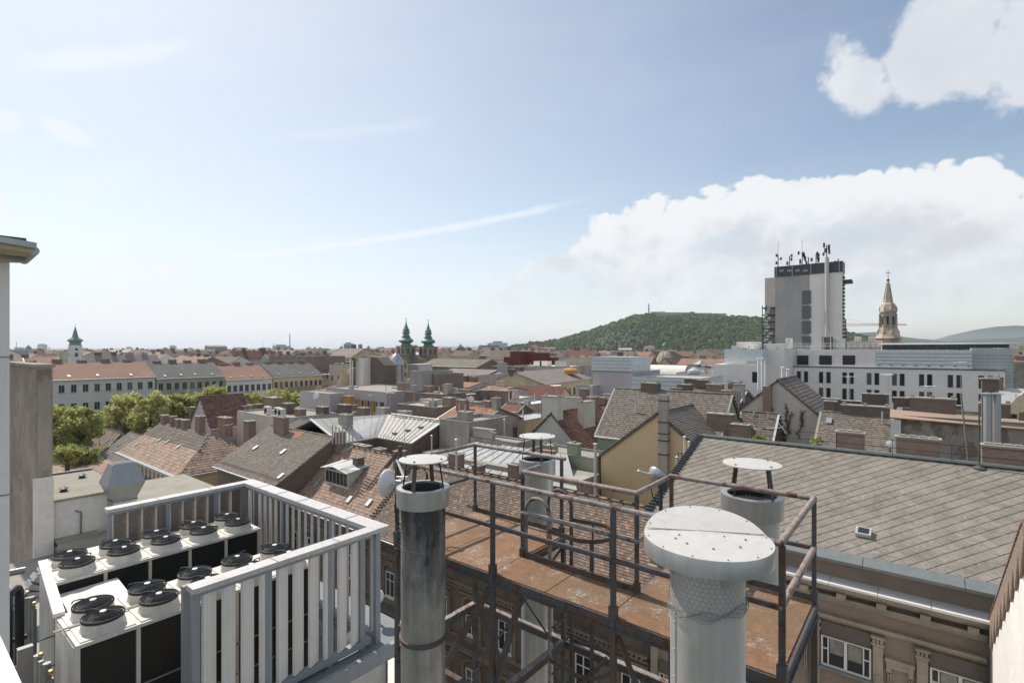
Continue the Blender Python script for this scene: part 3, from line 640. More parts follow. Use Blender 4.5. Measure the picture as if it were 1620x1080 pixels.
b = MB(); b.beam((-10.7, 6.9, 18.2), (-10.7, 6.9, 21.2), .07); b.beam((-10.7, 6.9, 20.9), (-9.3, 6.9, 21.25), .05); b.box(-10.74, 6.78, 18.1, -10.6, 7.02, 18.2); b.build('bracket', M['fencegrey'], T)
b = MB(); b.box(-10.7, 4.4, 17, -10.66, 4.44, 20.3); b.box(-10.7, 8.2, 17, -10.66, 8.24, 20.3); b.build('panel_joint', M['lead'], T)
b = MB(); pts = [Vector((-10.55, 5.9+i*.13, 20.3-.35*math.sin(i/9*PI)-(.02*i))) for i in range(10)]; b.tube(pts, .012, 5); b.build('cable', M['insul'], T, True)
T = thing('terrace', 'pale slab terrace low between the flues and the courtyard', 'terrace', (-8, 6, 0))
b = MB(); b.box(-24, -1, 0, 3, 9.25, 19.3); b.box(-10.55, -1, 19.302, 3, 9.25, 19.34, 1); b.box(-10.5, 9.13, 19.342, 3, 9.25, 19.44, 2); b.build('slab', [M['white'], M['terrace'], M['lead']], T)
b = MB()
for i in range(9): b.box(-10.4, 1+i*.9-.006, 19.342, 3, 1+i*.9+.006, 19.346)
for i in range(14): b.box(-10.4+i*.95, 1, 19.3422, -10.388+i*.95, 9.1, 19.3465)
b.build('slab_joint', M['lead'], T, kind='stuff')
b = MB(); b.box(-10.4, 8.5, 19.35, -9.6, 9.3, 19.62, 0); b.box(-10.45, 8.45, 19.62, -9.55, 9.35, 19.66, 1); b.build('gutter_box', [M['brickdark'], M['tile_pink']], T)
T = thing('red_railing', 'thin faded red railing along the pale terrace left of the sooty flue', 'railing', (-9, 8.3, 19.34))
for i in range(5):
    b = MB(); x = -10.3+i*1.05; b.beam((x, 8.35, 19.34), (x, 8.35, 20.25), .035); b.lathe((x, 8.35, 19.34), [(.06, 0), (.05, .05), (.02, .12)], 8); b.build('post', M['darkmetal'], T)
b = MB(); b.tube([(-10.3, 8.35, 20.25), (-6.0, 8.35, 20.25)], .02, 6); b.tube([(-10.3, 8.35, 19.85), (-6.0, 8.35, 19.85)], .014, 6); b.build('rail', M['redpaint'], T, True)
# ---------------- louvre screen
T = thing('louvre_screen', 'open topped screen of tall white louvre blades round the cooling units', 'louvre screen', (-12.8, 5.3, 21.5))
zt, zb = 24.0, 21.5
Apt, Bpt, Cpt, Dpt = (-16.02, 3.75), (-16.02, 7.3), (-9.62, 7.3), (-9.62, 3.38)
b = MB()
capw = .30
b.box(-16.02-capw/2, 3.70, zt-.09, -16.02+capw/2, 7.0-.001, zt); b.build('top_rail', M['fencecap'], T)
b = MB(); b.box(-16.17, 7.0, zt-.094, -9.5, 7.38, zt+.004); b.build('top_rail', M['fencecap'], T)
b = MB(); b.box(-9.65-capw/2, 3.36, zt-.09, -9.65+capw/2, 6.999, zt+.0); b.build('top_rail', M['fencecap'], T)
b = MB()
for i in range(1, 6): b.box(-16.17+i*1.1, 7.002, zt+.0045, -16.155+i*1.1, 7.36, zt+.014)
for y in (4.8, 6.1): b.box(-9.80, y, zt+.001, -9.5, y+.012, zt+.01); b.box(-16.17, y, zt+.001, -15.87, y+.012, zt+.01)
b.build('cover_joint', M['fencegrey'], T)
for (p, q) in (((-16.02, 3.75), (-16.02, 6.95)), ((-16.0, 7.12), (-9.62, 7.12)), ((-9.65, 3.38), (-9.65, 6.95))):
    b = MB(); b.beam((p[0], p[1], zb+.06), (q[0], q[1], zb+.06), .16, .12); b.build('bottom_rail', M['fencegrey'], T)
    b = MB(); b.beam((p[0], p[1], zt-.135), (q[0], q[1], zt-.135), .14, .08); b.build('head_rail', M['fencegrey'], T)
posts = [(-16.02, 3.8), (-16.02, 5.05), (-16.02, 6.25), (-15.95, 7.05), (-15.4, 7.12), (-13.75, 7.12), (-11.4, 7.12), (-9.6, 7.12), (-9.65, 6.75), (-9.65, 5.95), (-9.65, 4.68), (-9.65, 3.45), (-9.98, 3.42)]
pm = MB(); pm.box(-.05, -.06, -.12, .05, .06, 2.42); p0 = None
for x, y in posts:
    if p0 is None: p0 = pm.build('post', M['fencegrey'], T, local=True); p0.location = (x+12.8, y-5.3, 0)
    else: inst(p0, T, (x+12.8, y-5.3, 0), name='post')
# blades: outer face white, inner face perforated
bl = MB(); bl.mesh([(-.13, -.03, .14), (.13, -.03, .14), (.13, .03, .14), (-.13, .03, .14), (-.13, -.03, 2.32), (.13, -.03, 2.32), (.13, .03, 2.32), (-.13, .03, 2.32)], [(0, 3, 2, 1), (4, 5, 6, 7), (1, 2, 6, 5), (3, 0, 4, 7)], 0)
bl.face([(-.13, -.03, .14), (.13, -.03, .14), (.13, -.03, 2.32), (-.13, -.03, 2.32)], 0); bl.face([(-.13, .03, .14), (-.13, .03, 2.32), (.13, .03, 2.32), (.13, .03, .14)], 1)
for k in (-.06, .06): bl.box(k-.004, -.035, .14, k+.004, -.029, 2.32, 0)
b0 = bl.build('louvre_blade', [M['blade'], M['absorb']], T, local=True)
def blade(x, y, rot, first=[True]):
    if first[0]: b0.location = (x+12.8, y-5.3, 0); b0.rotation_euler = (0, 0, rot); first[0] = False; o_ = b0
    else: o_ = inst(b0, T, (x+12.8, y-5.3, 0), rot, name='louvre_blade')
    if x < -16: o_.scale = (1.28, 1, 1)
for i in range(10):                 # far left side: backs of the blades look inwards
    blade(-16.02, 3.98+i*.315, math.radians(-90+19))
for i in range(10):                 # near side: white faces outwards
    blade(-9.65, 3.66+i*.325, math.radians(90+24))
for i in range(20): blade(-15.82+i*.315, 7.14, math.radians(150))
# ---------------- the two cooling units
def chiller(label, x0, y0, first):
    L_, Wd, zt_ = 4.2, 1.5, 23.2
    T = thing('cooling_unit', label, 'cooling unit', (x0, y0, 20.55), 0, 'cooling units inside the louvre screen')
    h = zt_-20.55
    b = MB(); b.box(0, 0, h-.06, Wd, L_, h); b.build('top_panel', M['unitwhite'], T, local=True)
    for i in range(5):               # raised fan deck plates with joints between
        b = MB(); y = .03+i*.835; b.box(.05, y+.03, h+.001, Wd-.05, y+.80, h+.018); b.build('deck_plate', M['unitwhite'], T, local=True, bevel=.006)
    for i in range(6):
        y = .03+i*(L_-.06)/5
        for x in (.02, Wd-.10): b = MB(); b.box(x, y-.03, .1, x+.08, y+.03, h-.061); b.build('side_post', M['unitwhite'], T, local=True)
    for s, x in enumerate((.05, Wd-.11)):
        for i in range(5):
            b = MB(); y = .03+i*(L_-.06)/5; b.box(x, y+.035, .35, x+.05, y+(L_-.06)/5-.035, h-.062); b.build('coil_panel', M['coil'], T, local=True)
    for ye in (-.01, L_-.03): b = MB(); b.box(.1, ye, .3, Wd-.1, ye+.04, h-.061); b.build('end_panel', M['unitwhite'], T, local=True)
    b = MB(); b.box(0, 0, 0, Wd, L_, .28); b.build('base_frame', M['unitwhite'], T, local=True)
    b = MB()
    for z in (.9, 1.5): b.tube([(Wd+.03, -.3, z+.1), (Wd+.03, L_*.5, z+.1), (Wd+.03, L_+.3, z+.1)], .018, 6)
    b.build('pipe_rail', M['pipegrey'], T, True, local=True)
    b = MB(); b.tube([(Wd/2, -.15, h+.035), (Wd/2, L_-.1, h+.035)], .022, 6); b.build('conduit', M['unitwhite'], T, True, local=True)
    for i in range(5):
        for j in range(2):
            x, y = .43+j*.65, .45+i*.835
            if first and i == 0 and j == 0:
                f = MB(); f.lathe((0, 0, 0), [(.33, .018), (.315, .05), (.295, .17), (.30, .185), (.28, .185), (.27, .05)], 40); fo = f.build('fan', M['unitwhite'], T, True, local=True)
                gr = MB(); gr.lathe((0, 0, .19), [(.305, -.03), (.312, 0), (.306, .022), (.296, .026), (.292, 0)], 40)
                for k in range(12): gr.tube(arc((0, 0, .222+.0032*(12-k)), .055+.02*k, 0, 2*PI, 28, (1, 0, 0), (0, 1, 0))[:-1], .0036, 4, closed=True)
                for k in range(36): a = k*PI/18; gr.tube([(.05*math.cos(a), .05*math.sin(a), .262), (.30*math.cos(a), .30*math.sin(a), .222)], .003, 4)
                gr.build('guard', M['fanblack'], fo, True, local=True)
                bd = MB()
                for k in range(7):
                    a = k*2*PI/7; c, s_ = math.cos(a), math.sin(a); c2, s2 = math.cos(a+.55), math.sin(a+.55)
                    bd.mesh([(c*.07, s_*.07, .16), (c*.265, s_*.265, .17), (c2*.265, s2*.265, .12), (c2*.07, s2*.07, .13)], [(0, 1, 2, 3), (3, 2, 1, 0)])
                bd.lathe((0, 0, .03), [(0, 0), (.27, 0)], 24)
                bd.build('impeller', M['fanblack'], fo, local=True)
                hb = MB(); hb.lathe((0, 0, .24), [(0, .04), (.05, .036), (.055, .02), (.055, -.02)], 20); hb.build('hub_cap', M['white_paint'], fo, True, local=True)
                br = MB()
                br.tube(arc((0, 0, .235), .325, .2, .2, 1)+[], .01, 4) if False else None
                for a in (math.radians(35), math.radians(215)):
                    ca, sa = math.cos(a), math.sin(a); br.tube([(.06*ca, .06*sa, .285), (.2*ca, .2*sa, .295), (.31*ca, .31*sa, .27), (.335*ca, .335*sa, .22)], .012, 6)
                br.build('motor_bracket', M['fanblack'], fo, True, local=True)
                chiller.fan = fo; fo.location = (x, y, h)
            else:
                fo = inst(chiller.fan, T, (x, y, h), rnd.choice((0, PI/2, .3)), name='fan')
                for ch_ in chiller.fan.children: inst(ch_, fo, (0, 0, 0), 0)
    # headers with brass fittings at the near end
    for k in range(2):
        b = MB(); x = .3+k*.75; b.tube([(x, -.28, -.0), (x, -.28, h-.45+.15*k)], .055, 10); b.tube([(x+.16, -.26, .2), (x+.16, -.26, h-.5)], .04, 10); b.build('header_pipe', M['pipegrey'], T, True, local=True)
        b = MB(); b.lathe((x+.16, -.26, h-.42), [(0, .07), (.035, .06), (.035, 0)], 8); b.build('brass_fitting', M['brass'], T, True, local=True)
    b = MB(); b.box(-.02, -.5, 0, .10, -.3, h-.35); b.build('cable_tray', M['pipegrey'], T, local=True)
    return T
chiller('cooling unit with two rows of black fans farther inside the louvre screen', -15.42, 2.36, True)
chiller('cooling unit with two rows of black fans nearest the open blades of the screen', -12.2, 2.08, False)
T = thing('control_cabinet', 'control cabinet under a bent bare metal sheet between the cooling units', 'cabinet', (-13.2, 3.2, 20.55))
b = MB(); b.box(-13.75, 2.5, 20.6, -12.95, 3.25, 22.75); b.build('case', M['duct'], T)
b = MB(); b.mesh([(-13.9, 2.42, 22.96), (-12.9, 2.4, 22.9), (-12.85, 3.38, 22.92), (-13.85, 3.4, 22.99), (-12.76, 2.36, 22.78), (-12.72, 3.4, 22.8), (-13.4, 2.9, 22.98), (-13.3, 2.41, 22.93)], [(0, 7, 6), (7, 1, 6), (1, 2, 6), (2, 3, 6), (3, 0, 6), (1, 4, 5, 2)]); b.build('sheet', M['unitwhite'], T, label='pale bent sheet with rust stains')
b = MB(); b.beam((-15.4, 2.42, 23.25), (-12.1, 2.12, 23.25), .16, .07); tag(b.build('cross_beam', M['blade']), 'flat white beam joining the near ends of the cooling units', 'beam')
# pipe runs at the near end
T = thing('pipe_run', 'bundle of bent grey and black insulated pipes at the near end of the cooling units', 'pipes', (-14.6, 1.2, 20.55))
def bend(pts, r, mt, nm='pipe'):
    P = [Vector((p[0], p[1], p[2]+(1.15 if p[2] > 20.85 else 0))) for p in pts]; out_ = [P[0]]
    for i in range(1, len(P)-1):
        a, b_, c_ = P[i-1], P[i], P[i+1]; k = min(.22, (a-b_).length*.45, (c_-b_).length*.45); s_ = b_+(a-b_).normalized()*k; e = b_+(c_-b_).normalized()*k
        for t in (0, .25, .5, .75, 1): out_.append(s_*(1-t)**2+b_*2*t*(1-t)+e*t*t)
    out_.append(P[-1]); b = MB(); b.tube(out_, r, 10); return b.build(nm, M[mt], T, True)
bend([(-14.8, 2.05, 22.2), (-14.9, 1.5, 22.2), (-14.9, 1.5, 21.5), (-14.9, .9, 21.5)], .07, 'pipegrey'); bend([(-14.4, 1.9, 21.7), (-15.3, 1.3, 21.9), (-15.6, .6, 21.9)], .07, 'pipegrey')
bend([(-13.6, 1.8, 20.6), (-13.6, 1.8, 22.3), (-13.3, 1.6, 22.3), (-13.3, 1.6, 20.6)], .07, 'insul'); bend([(-13.3, 1.55, 20.7), (-13.25, 1.55, 22.15), (-13.9, 1.2, 22.15), (-13.9, .7, 21.0)], .065, 'insul')
bend([(-14.1, 1.5, 21.8), (-13.7, .9, 21.8), (-12.4, .9, 21.6), (-12.4, .9, 20.7)], .075, 'pipegrey'); bend([(-13.9, 1.2, 21.35), (-13.5, .8, 21.35), (-12.2, .65, 21.3), (-12.0, .65, 20.7)], .06, 'pipegrey'); bend([(-12.1, 1.9, 21.2), (-12.5, 1.3, 21.4), (-12.6, .8, 20.9)], .05, 'insul')
bend([(-14.9, 2.2, 21.3), (-15.6, 1.6, 21.3), (-16.4, .9, 21.2)], .05, 'pipegrey'); bend([(-14.3, 2.0, 21.0), (-14.3, 1.0, 21.0), (-13.0, .4, 21.0)], .05, 'insul')
T = thing('split_unit', 'small white outdoor unit with a slatted side beside the near pipes', 'air conditioner', (-13.1, .35, 21.4))
b = MB(); b.box(-13.55, .1, 20.9, -12.85, .6, 22.05); b.build('case', M['unitwhite'], T, bevel=.02)
for i in range(9): b = MB(); b.box(-13.5, .602, 21.05+i*.1, -12.9, .62, 21.1+i*.1); b.build('slat', M['unitwhite'], T)
T = thing('grating', 'metal grating with an open edge under the bent pipes', 'grating', (-14, 1, 20.6))
b = MB()
for i in range(44): b.box(-16.4+i*.1, -.4, 20.62, -16.37+i*.1, 1.9, 20.66)
for i in range(10): b.box(-16.4, -.3+i*.24, 20.6, -12.0, -.28+i*.24, 20.65)
b.build('bars', M['pipegrey'], T, kind='stuff')
b = MB()
for z in (21.2, 21.75, 22.3): b.tube([(-19, 2.1, z), (-16.0, 2.1, z)], .02, 6)
for x in (-19, -17.6, -16.1): b.tube([(x, 2.1, 20.6), (x, 2.1, 22.3)], .022, 6)
tag(b.build('guard_rail', M['zinc'], smooth=True), 'thin three bar metal guard rail in front of the patched wall at far left', 'railing')
# small steel frames at the bottom
T = thing('hatch_frame', 'small galvanised frame with a looped white cable in front of the coil panels', 'hatch', (-10.4, 2.3, 21.4))
b = MB(); fr_ = [(-11.05, 1.75, 21.5), (-10.35, 1.75, 21.5), (-10.35, 2.75, 21.5), (-11.05, 2.75, 21.5)]
for i in range(4): b.beam(fr_[i], fr_[(i+1) % 4], .07, .05)
for p in fr_: b.beam((p[0], p[1], 20.56), p, .05)
b.build('frame', M['zinc'], T)
b = MB(); b.tube(arc((-10.3, 3.0, 21.5), .2, -1.4, 1.6, 10, (0, 1, 0), (0, 0, 1)), .014, 6); b.build('cable', M['white_paint'], T, True)
T = thing('globe_lamp', 'white globe behind the near corner posts of the louvre screen', 'globe lamp', (-9.5, 7.95, 21.45)); b = MB()
cg = atd(596, 943, 12.4); b.lathe(cg, [(.17*math.sin(i*PI/14), -.17*math.cos(i*PI/14)) for i in range(15)], 24); b.build('globe', M['white_paint'], T, 'all'); b = MB(); b.tube([(cg.x, cg.y, 21.42), (cg.x, cg.y, cg.z-.15)], .04, 8); b.build('stem', M['fencegrey'], T, True)
T = thing('globe_lamp', 'white globe hanging under the edge of the screen above the white wall', 'globe lamp', (-10.2, 7.4, 20.8)); b = MB()
cg = atd(557, 1008, 11.9); b.lathe(cg, [(.15*math.sin(i*PI/14), -.15*math.cos(i*PI/14)) for i in range(15)], 24); b.build('globe', M['white_paint'], T, 'all'); b = MB(); b.tube([(cg.x, cg.y, 21.25), (cg.x, cg.y, cg.z+.13)], .04, 8); b.build('stem', M['fencegrey'], T, True)

# ================================================================ rusted gantry with ladder
T = thing('steel_gantry', 'rusted steel walkway on legs with flaking pipe railings between the flues', 'walkway', (-3.4, 5.4, 25.3))
dz = H-2.70                       # deck level
ys, yi, yb_ = 4.70, 5.33, 6.33; xa, xb, xg0, xg1 = -5.87, -.93, -4.10, -2.50
def plate(x0, x1, y0, y1):
    b = MB(); b.box(x0+.006, y0, dz-.012, x1-.006, y1, dz); return b.build('deck_plate', M['chequer'], T)
plate(xa, -4.98, ys, yb_); plate(-4.98, xg0, ys, yb_); plate(xg0, -3.3, ys, yi); plate(-3.3, xg1, ys, yi); plate(xg1, -1.7, ys, yb_); plate(-1.7, xb, ys, yb_)
def edge(p, q, h=.105):
    b = MB(); b.beam((p[0], p[1], dz-.012-h/2), (q[0], q[1], dz-.012-h/2), .06, h); b.beam((p[0], p[1], dz-.012-h+.004), (q[0], q[1], dz-.012-h+.004), .10, .012); return b.build('edge_beam', M['postpaint'], T)
edge((xa, ys), (xb, ys)); edge((xa, yb_), (xg0, yb_)); edge((xg1, yb_), (xb, yb_)); edge((xg0, yi), (xg1, yi)); edge((xa, ys+.04), (xa, yb_-.04)); edge((xb, ys+.04), (xb, yb_-.04)); edge((xg0, yi+.04), (xg0, yb_-.04)); edge((xg1, yi+.04), (xg1, yb_-.04))
for x in (-5.2, -4.5, -1.9, -1.4):
    b = MB(); b.beam((x, ys+.05, dz-.07), (x, yb_-.05, dz-.07), .05, .08); b.build('cross_member', M['postpaint'], T)
for p, q in (((xg0, yb_), (xa, yb_)), ((xg0, yi+.0), (xg1, yi)), ((xg1, yb_), (xb, yb_))): b = MB(); b.beam((p[0], p[1]-.005, dz+.035), (q[0], q[1]-.005, dz+.035), .012, .07); b.build('toe_board', M['postpaint'], T)
zr1, zr2 = H-1.60, H-2.13; rp = .029
def rail(pts, z, r=rp, mt='pipe'):
    b = MB(); P = [Vector((*p, z)) for p in pts]; b.tube(P, r, 12)
    for p in P: b.lathe((p.x, p.y, p.z), [(r*1.02*math.sin(i*PI/6), -r*1.02*math.cos(i*PI/6)) for i in range(7)], 10)
    return b.build('top_rail' if z == zr1 else 'mid_rail', M[mt], T, True)
rail([(xa, ys), (xb, ys)], zr1); rail([(xb, ys), (xb, yb_)], zr1, mt='pinkpipe'); rail([(xb, yb_), (xg1, yb_)], zr1); rail([(xg1, yb_), (xg1, yi)], zr1, mt='pinkpipe'); rail([(xg1, yi), (xg0, yi)], zr1, .03, 'pinkpipe'); rail([(xg0, yi), (xg0, yi+.38)], zr1, .03)
rail([(xa, ys), (xa, yb_)], zr1); rail([(xa, yb_), (xg0, yb_)], zr1)
rail([(xa, ys), (xb, ys)], zr2, .027, 'postpaint'); rail([(xb, ys), (xb, yb_)], zr2, .03, 'pinkpipe'); rail([(xb, yb_), (xg1, yb_)], zr2, .025, 'postpaint'); rail([(xg1, yi), (xg0, yi)], zr2, .03, 'pipe'); rail([(xa, ys), (xa, yb_)], zr2, .025, 'postpaint'); rail([(xg1, yi), (xg1, yb_)], zr2, .025, 'pipe')
def post(x, y, w=.045, z0=None, z1=zr1, mt='postpaint'):
    b = MB(); b.beam((x, y, z0 or dz-.14), (x, y, z1-.02), w, w*.8); b.cbox((x, y, dz-.02), w*1.5, w*1.5, .26); return b.build('post', M[mt], T)
for x, y in ((xa, ys), (-4.07, ys), (-2.46, ys), (xb+.01, ys), (xa, yb_), (-4.15, yb_), (xg0, yi), (xg1, yi), (xg1, yb_), (xb, yb_)): post(x, y, .042 if y != ys else .05)
# legs and bracing
def leg(x, y, z1, mt='postpaint', w=.062): b = MB(); b.beam((x, y, 19.34), (x, y, z1), w, w*.8); return b.build('leg', M[mt], T)
for x, y in ((-4.07, ys), (-2.46, ys), (xb, ys), (xa, yb_), (-4.12, yb_), (-2.5, yb_), (xb, yb_), (xa, ys)): leg(x, y, dz-.14)
def brace(p, q, w=.06, h=.035, mt='postpaint', nm='brace'): b = MB(); b.beam(p, q, w, h); return b.build(nm, M[mt], T)
zl = H-4.27
for p, q in (((xa, yb_), (xb, yb_)), ((xa, ys), (xa, yb_)), ((xb, ys), (xb, yb_)), ((-4.1, ys), (-4.1, yb_))):
    brace((*p, zl), (*q, zl), .09, .09, nm='girt'); brace((*p, zl+.052), (*q, zl+.052), .085, .012, 'pipe', 'girt_sunlit_flange')  # paler rusty top flange; sunlight on the girt is put into its colour
brace((-3.66, ys+.03, dz-.15), (-4.6, ys+.03, 22.2), .06, .06); brace((-3.66, ys+.03, dz-.15), (-2.5, yb_-.1, 22.2), .05, .02); brace((-4.15, ys+.05, dz-.2), (-5.8, ys+.6, 22.9), .13, .02); brace((xa+.05, yb_, zl-.05), (-4.15, yb_, 21.6), .06, .02); brace((-4.1, yb_-.03, dz-.15), (xa, yb_-.03, 22.6), .05, .02)
brace((-2.42, ys+.03, dz-.2), (-.9, ys+.03, 21.9), .06, .025); brace((-4.8, ys+.3, 21.9), (-3.3, yb_-.2, 23.9), .07, .03); brace((-2.46, yb_, zl), (-.9, yb_, dz-.2), .06, .025); brace((-4.1, ys+.1, zl-.9), (-4.1, yb_, zl-.9), .06, .06)
brace((-4.05, 4.74, 21.6), (-2.5, 4.74, 21.6), .07, .07); brace((-5.8, 4.74, 23.73), (-4.1, 4.74, 23.73), .08, .08, 'postpaint', 'girt')
# ladder in the gap with its hoops and cage
lx, ly0, ly1 = -3.77, 5.47, 5.99
for y in (ly0, ly1):
    b = MB(); P = [Vector((lx, y, 19.4)), Vector((lx, y, 25.85))]+arc((lx-.19, y, 25.85), .19, 0, PI, 12)[1:]+[Vector((lx-.38, y, dz-.05))]
    b.tube(P, .026, 10); b.build('ladder_stile', M['pipe' if y == ly0 else 'postpaint'], T, True)
for i in range(19): b = MB(); z = 19.6+i*.3; b.tube([(lx, ly0, z), (lx, ly1, z)], .012, 6); b.build('rung', M['postpaint'], T, True)
for z in (H-2.33, H-3.15, H-3.98, H-4.8):
    P = [Vector((lx, ly1+.02, z))]+[Vector((lx+.32, ly1+.06, z))]+arc((lx+.42, (ly0+ly1)/2, z), .33, PI/2, -PI/2, 12, (1, 0, 0), (0, 1, 0))+[Vector((lx+.32, ly0-.06, z)), Vector((lx, ly0-.02, z))]
    b = MB()
    for i in range(len(P)-1): b.beam(P[i], P[i+1], .012, .05)
    b.build('cage_hoop', M['postpaint'], T)
for x, y in ((lx+.75, 5.73), (lx+.6, 5.98), (lx+.6, 5.48), (lx+.3, 6.05)):
    b = MB(); b.beam((x, y, 21.2), (x, y, H-2.31), .03, .01); b.build('cage_bar', M['postpaint'], T)
# loop of spare cable on the back rail
b = MB()
cc_ = Vector((-5.72, 5.0, 26.17))
for k in range(3): b.tube([cc_+Vector((math.cos(a*PI/9)*(.12+.012*k)*.5, math.cos(a*PI/9)*(.11+.012*k)*.6, math.sin(a*PI/9)*(.12+.01*k)-.02*k)) for a in range(18)], .007, 5, closed=True)
tag(b.build('cable_coil', M['insul'], smooth=True), 'small coil of black cable hanging from the gantry rail beside the sooty flue', 'cable coil')

# ================================================================ flues
def flue(label, x, y, drop_cap, R, Rcap, gap, col_h, Rcol, bodymat, z0, struts=4, plate_r=None, seam=True, colmat='flue', phase=.4, gr='open topped metal flues under round plate caps'):
    T = thing('flue', label, 'flue', (x, y, z0), 0, gr); zc = H-drop_cap; zcol = zc-gap
    b = MB(); b.lathe((x, y, 0), [(R, z0), (R, zcol-.02), (R-.02, zcol-.02), (R-.02, zcol-.9)], 48); b.build('body', M[bodymat], T, True)
    b = MB(); b.lathe((x, y, 0), [(R-.03, zcol-.5), (Rcol*.80, zcol-.02), (Rcol*.80, zcol+.004), (Rcol, zcol), (Rcol, zcol-col_h), (R, zcol-col_h-.012)], 48); b.build('collar', M[colmat], T, True)
    b = MB(); b.lathe((x, y, 0), [(R*.98, zcol-.6), (Rcol*.79, zcol-.03)], 40); b.lathe((x, y, 0), [(0, zcol-.75), (R, zcol-.75)], 24); b.build('liner', M['insul'], T, True)
    b = MB(); b.lathe((x, y, 0), [(0, zc+.018), (Rcap*.6, zc+.012), (Rcap, zc), (Rcap, zc-.012), (0, zc+.002)], 48); cp = b.build('cap_plate', M['capwhite'], T, True)
    b = MB()
    for i in range(struts): a = phase+i*2*PI/struts; b.lathe((x+math.cos(a)*Rcap*.82, y+math.sin(a)*Rcap*.82, zc+.008), [(.012, 0), (.012, .008), (0, .01)], 8)
    b.build('cap_bolts', M['darkmetal'], cp, True)
    for i in range(struts):
        a = phase+i*2*PI/struts; r1, r2 = Rcap*.72, Rcol*.86; b = MB(); w = .045 if i % 2 else .012
        b.beam((x+math.cos(a)*r1, y+math.sin(a)*r1, zc), (x+math.cos(a)*r2, y+math.sin(a)*r2, zcol-.05), w, .014, up=(math.cos(a), math.sin(a), 0)); b.build('strut', M['postpaint' if i % 2 else 'insul'], T)
    if seam:
        b = MB(); b.box(x+R*.42, y-R*.93, z0, x+R*.42+.012, y-R*.90, zcol-col_h); b.build('seam', M[bodymat], T)
    return T
p1 = atd(669.5, 700, 5.98)
F1 = flue('stainless flue blackened by soot below its collar, left of the gantry', p1.x, p1.y, 1.272, .255, .278, .32, .205, .304, 'flue_soot', 19.34, seam=False)
b = MB(); zb_ = atd(669, 1004, 5.98).z; b.lathe((p1.x, p1.y, zb_), [(.256, .03), (.272, .025), (.272, -.02), (.256, -.03)], 48); b.box(p1.x-.33, p1.y-.1, zb_-.03, p1.x-.25, p1.y+.02, zb_+.05); b.build('clamp_band', M['postpaint'], F1, True)
b = MB(); b.lathe((p1.x, p1.y, zb_+1.05), [(.2555, .008), (.2585, 0), (.2555, -.008)], 48); b.build('joint_ring', M['flue_soot'], F1, True)
p3 = atd(850, 700, 8.7)
flue('bare metal flue behind the ladder gap of the gantry', p3.x, p3.y, 1.462, .268, .305, .39, .24, .307, 'flue', 19.34, phase=.9)
p4 = atd(1189.5, 700, 6.5)
flue('wide dull flue behind the right end of the gantry', p4.x, p4.y, 1.44, .315, .342, .385, .26, .365, 'flue_matt', 10, phase=1.1)
# the nearest flue: closed lid, netting, guy wires
pn = atd(1118.5, 850, 3.83); x, y = pn.x, pn.y
T = thing('lidded_flue', 'nearest thick flue with a wide flat lid and wire netting below it', 'flue', (x, y, 19.34))
zl_ = H-1.395; R, RL = .262, .452
b = MB(); b.lathe((x, y, 0), [(R, 19.34), (R, zl_-.19), (R-.02, zl_-.19)], 56); b.build('body', M['flue_matt'], T, True)
b = MB(); b.lathe((x, y, 0), [(R-.03, zl_-.22), (R-.03, zl_-.05), (0, zl_-.05)], 40); b.build('liner', M['insul'], T, True)
# lid: front half flat, rear half lifts from the fold line
b = MB(); fd = Vector((-CF[0]*-1, CF[1], 0)).normalized(); fold = Vector((CR[0], CR[1], 0)); nb = Vector((CF[0], CF[1], 0)); rot_ = math.radians(-10)
nb = Matrix.Rotation(rot_, 3, 'Z') @ nb
def lid_z(v):
    t = v.dot(nb)-.10; return max(0, t)*.36-max(0, t)**2*.25
rings, seg = 14, 72; V = [Vector((x, y, zl_+lid_z(Vector((0, 0, 0)))))]
for i in range(1, rings+1):
    for k in range(seg):
        a = 2*PI*k/seg; v = Vector((math.cos(a), math.sin(a), 0))*RL*i/rings; V.append(Vector((x+v.x, y+v.y, zl_+lid_z(v)+.012*(1-i/rings))))
Fs = [(0, 1+k, 1+(k+1) % seg) for k in range(seg)]
for i in range(rings-1):
    for k in range(seg): a0 = 1+i*seg+k; a1 = 1+i*seg+(k+1) % seg; Fs.append((a0, a0+seg, a1+seg, a1))
b.mesh(V, Fs); lid = b.build('lid', M['capwhite'], T, True)
b = MB(); o_ = 1+(rings-1)*seg; top = V[o_:o_+seg]; 
prof = [(1.0, 0), (1.006, -.004), (1.006, -.125), (.985, -.125), (.985, -.02)]
VV = []
for f_, d_ in prof:
    for k, p in enumerate(top): VV.append(Vector((x+(p.x-x)*f_, y+(p.y-y)*f_, p.z+d_)))
b.mesh(VV, [(i*seg+k, (i+1)*seg+k, (i+1)*seg+(k+1) % seg, i*seg+(k+1) % seg) for i in range(len(prof)-1) for k in range(seg)]); b.build('lid_skirt', M['flue'], T, True)
b = MB(); 
for k in range(12): a = 2*PI*k/12+.1; v = Vector((math.cos(a), math.sin(a), 0))*RL*.95; b.lathe((x+v.x, y+v.y, zl_+lid_z(v)+.001), [(.0055, 0), (.005, .006), (0, .008)], 8)
for vx, vy in ((-.25, -.05), (-.2, -.15), (-.05, -.25), (.15, -.22), (.25, -.08), (-.2, .02), (.12, -.02)):
    v = Vector((CR[0], CR[1], 0))*vx+Vector((CF[0], CF[1], 0))*vy; b.lathe((x+v.x, y+v.y, zl_+.008), [(.009, 0), (.007, .006), (0, .008)], 8)
b.build('lid_screws', M['lead'], lid, True)
b = MB(); fdv = Vector((nb.y, -nb.x, 0)); pa = Vector((x, y, zl_+.012))+nb*.10; b.beam(pa-fdv*.425, pa+fdv*.425, .010, .006); b.build('lid_seam', M['capwhite'], lid)
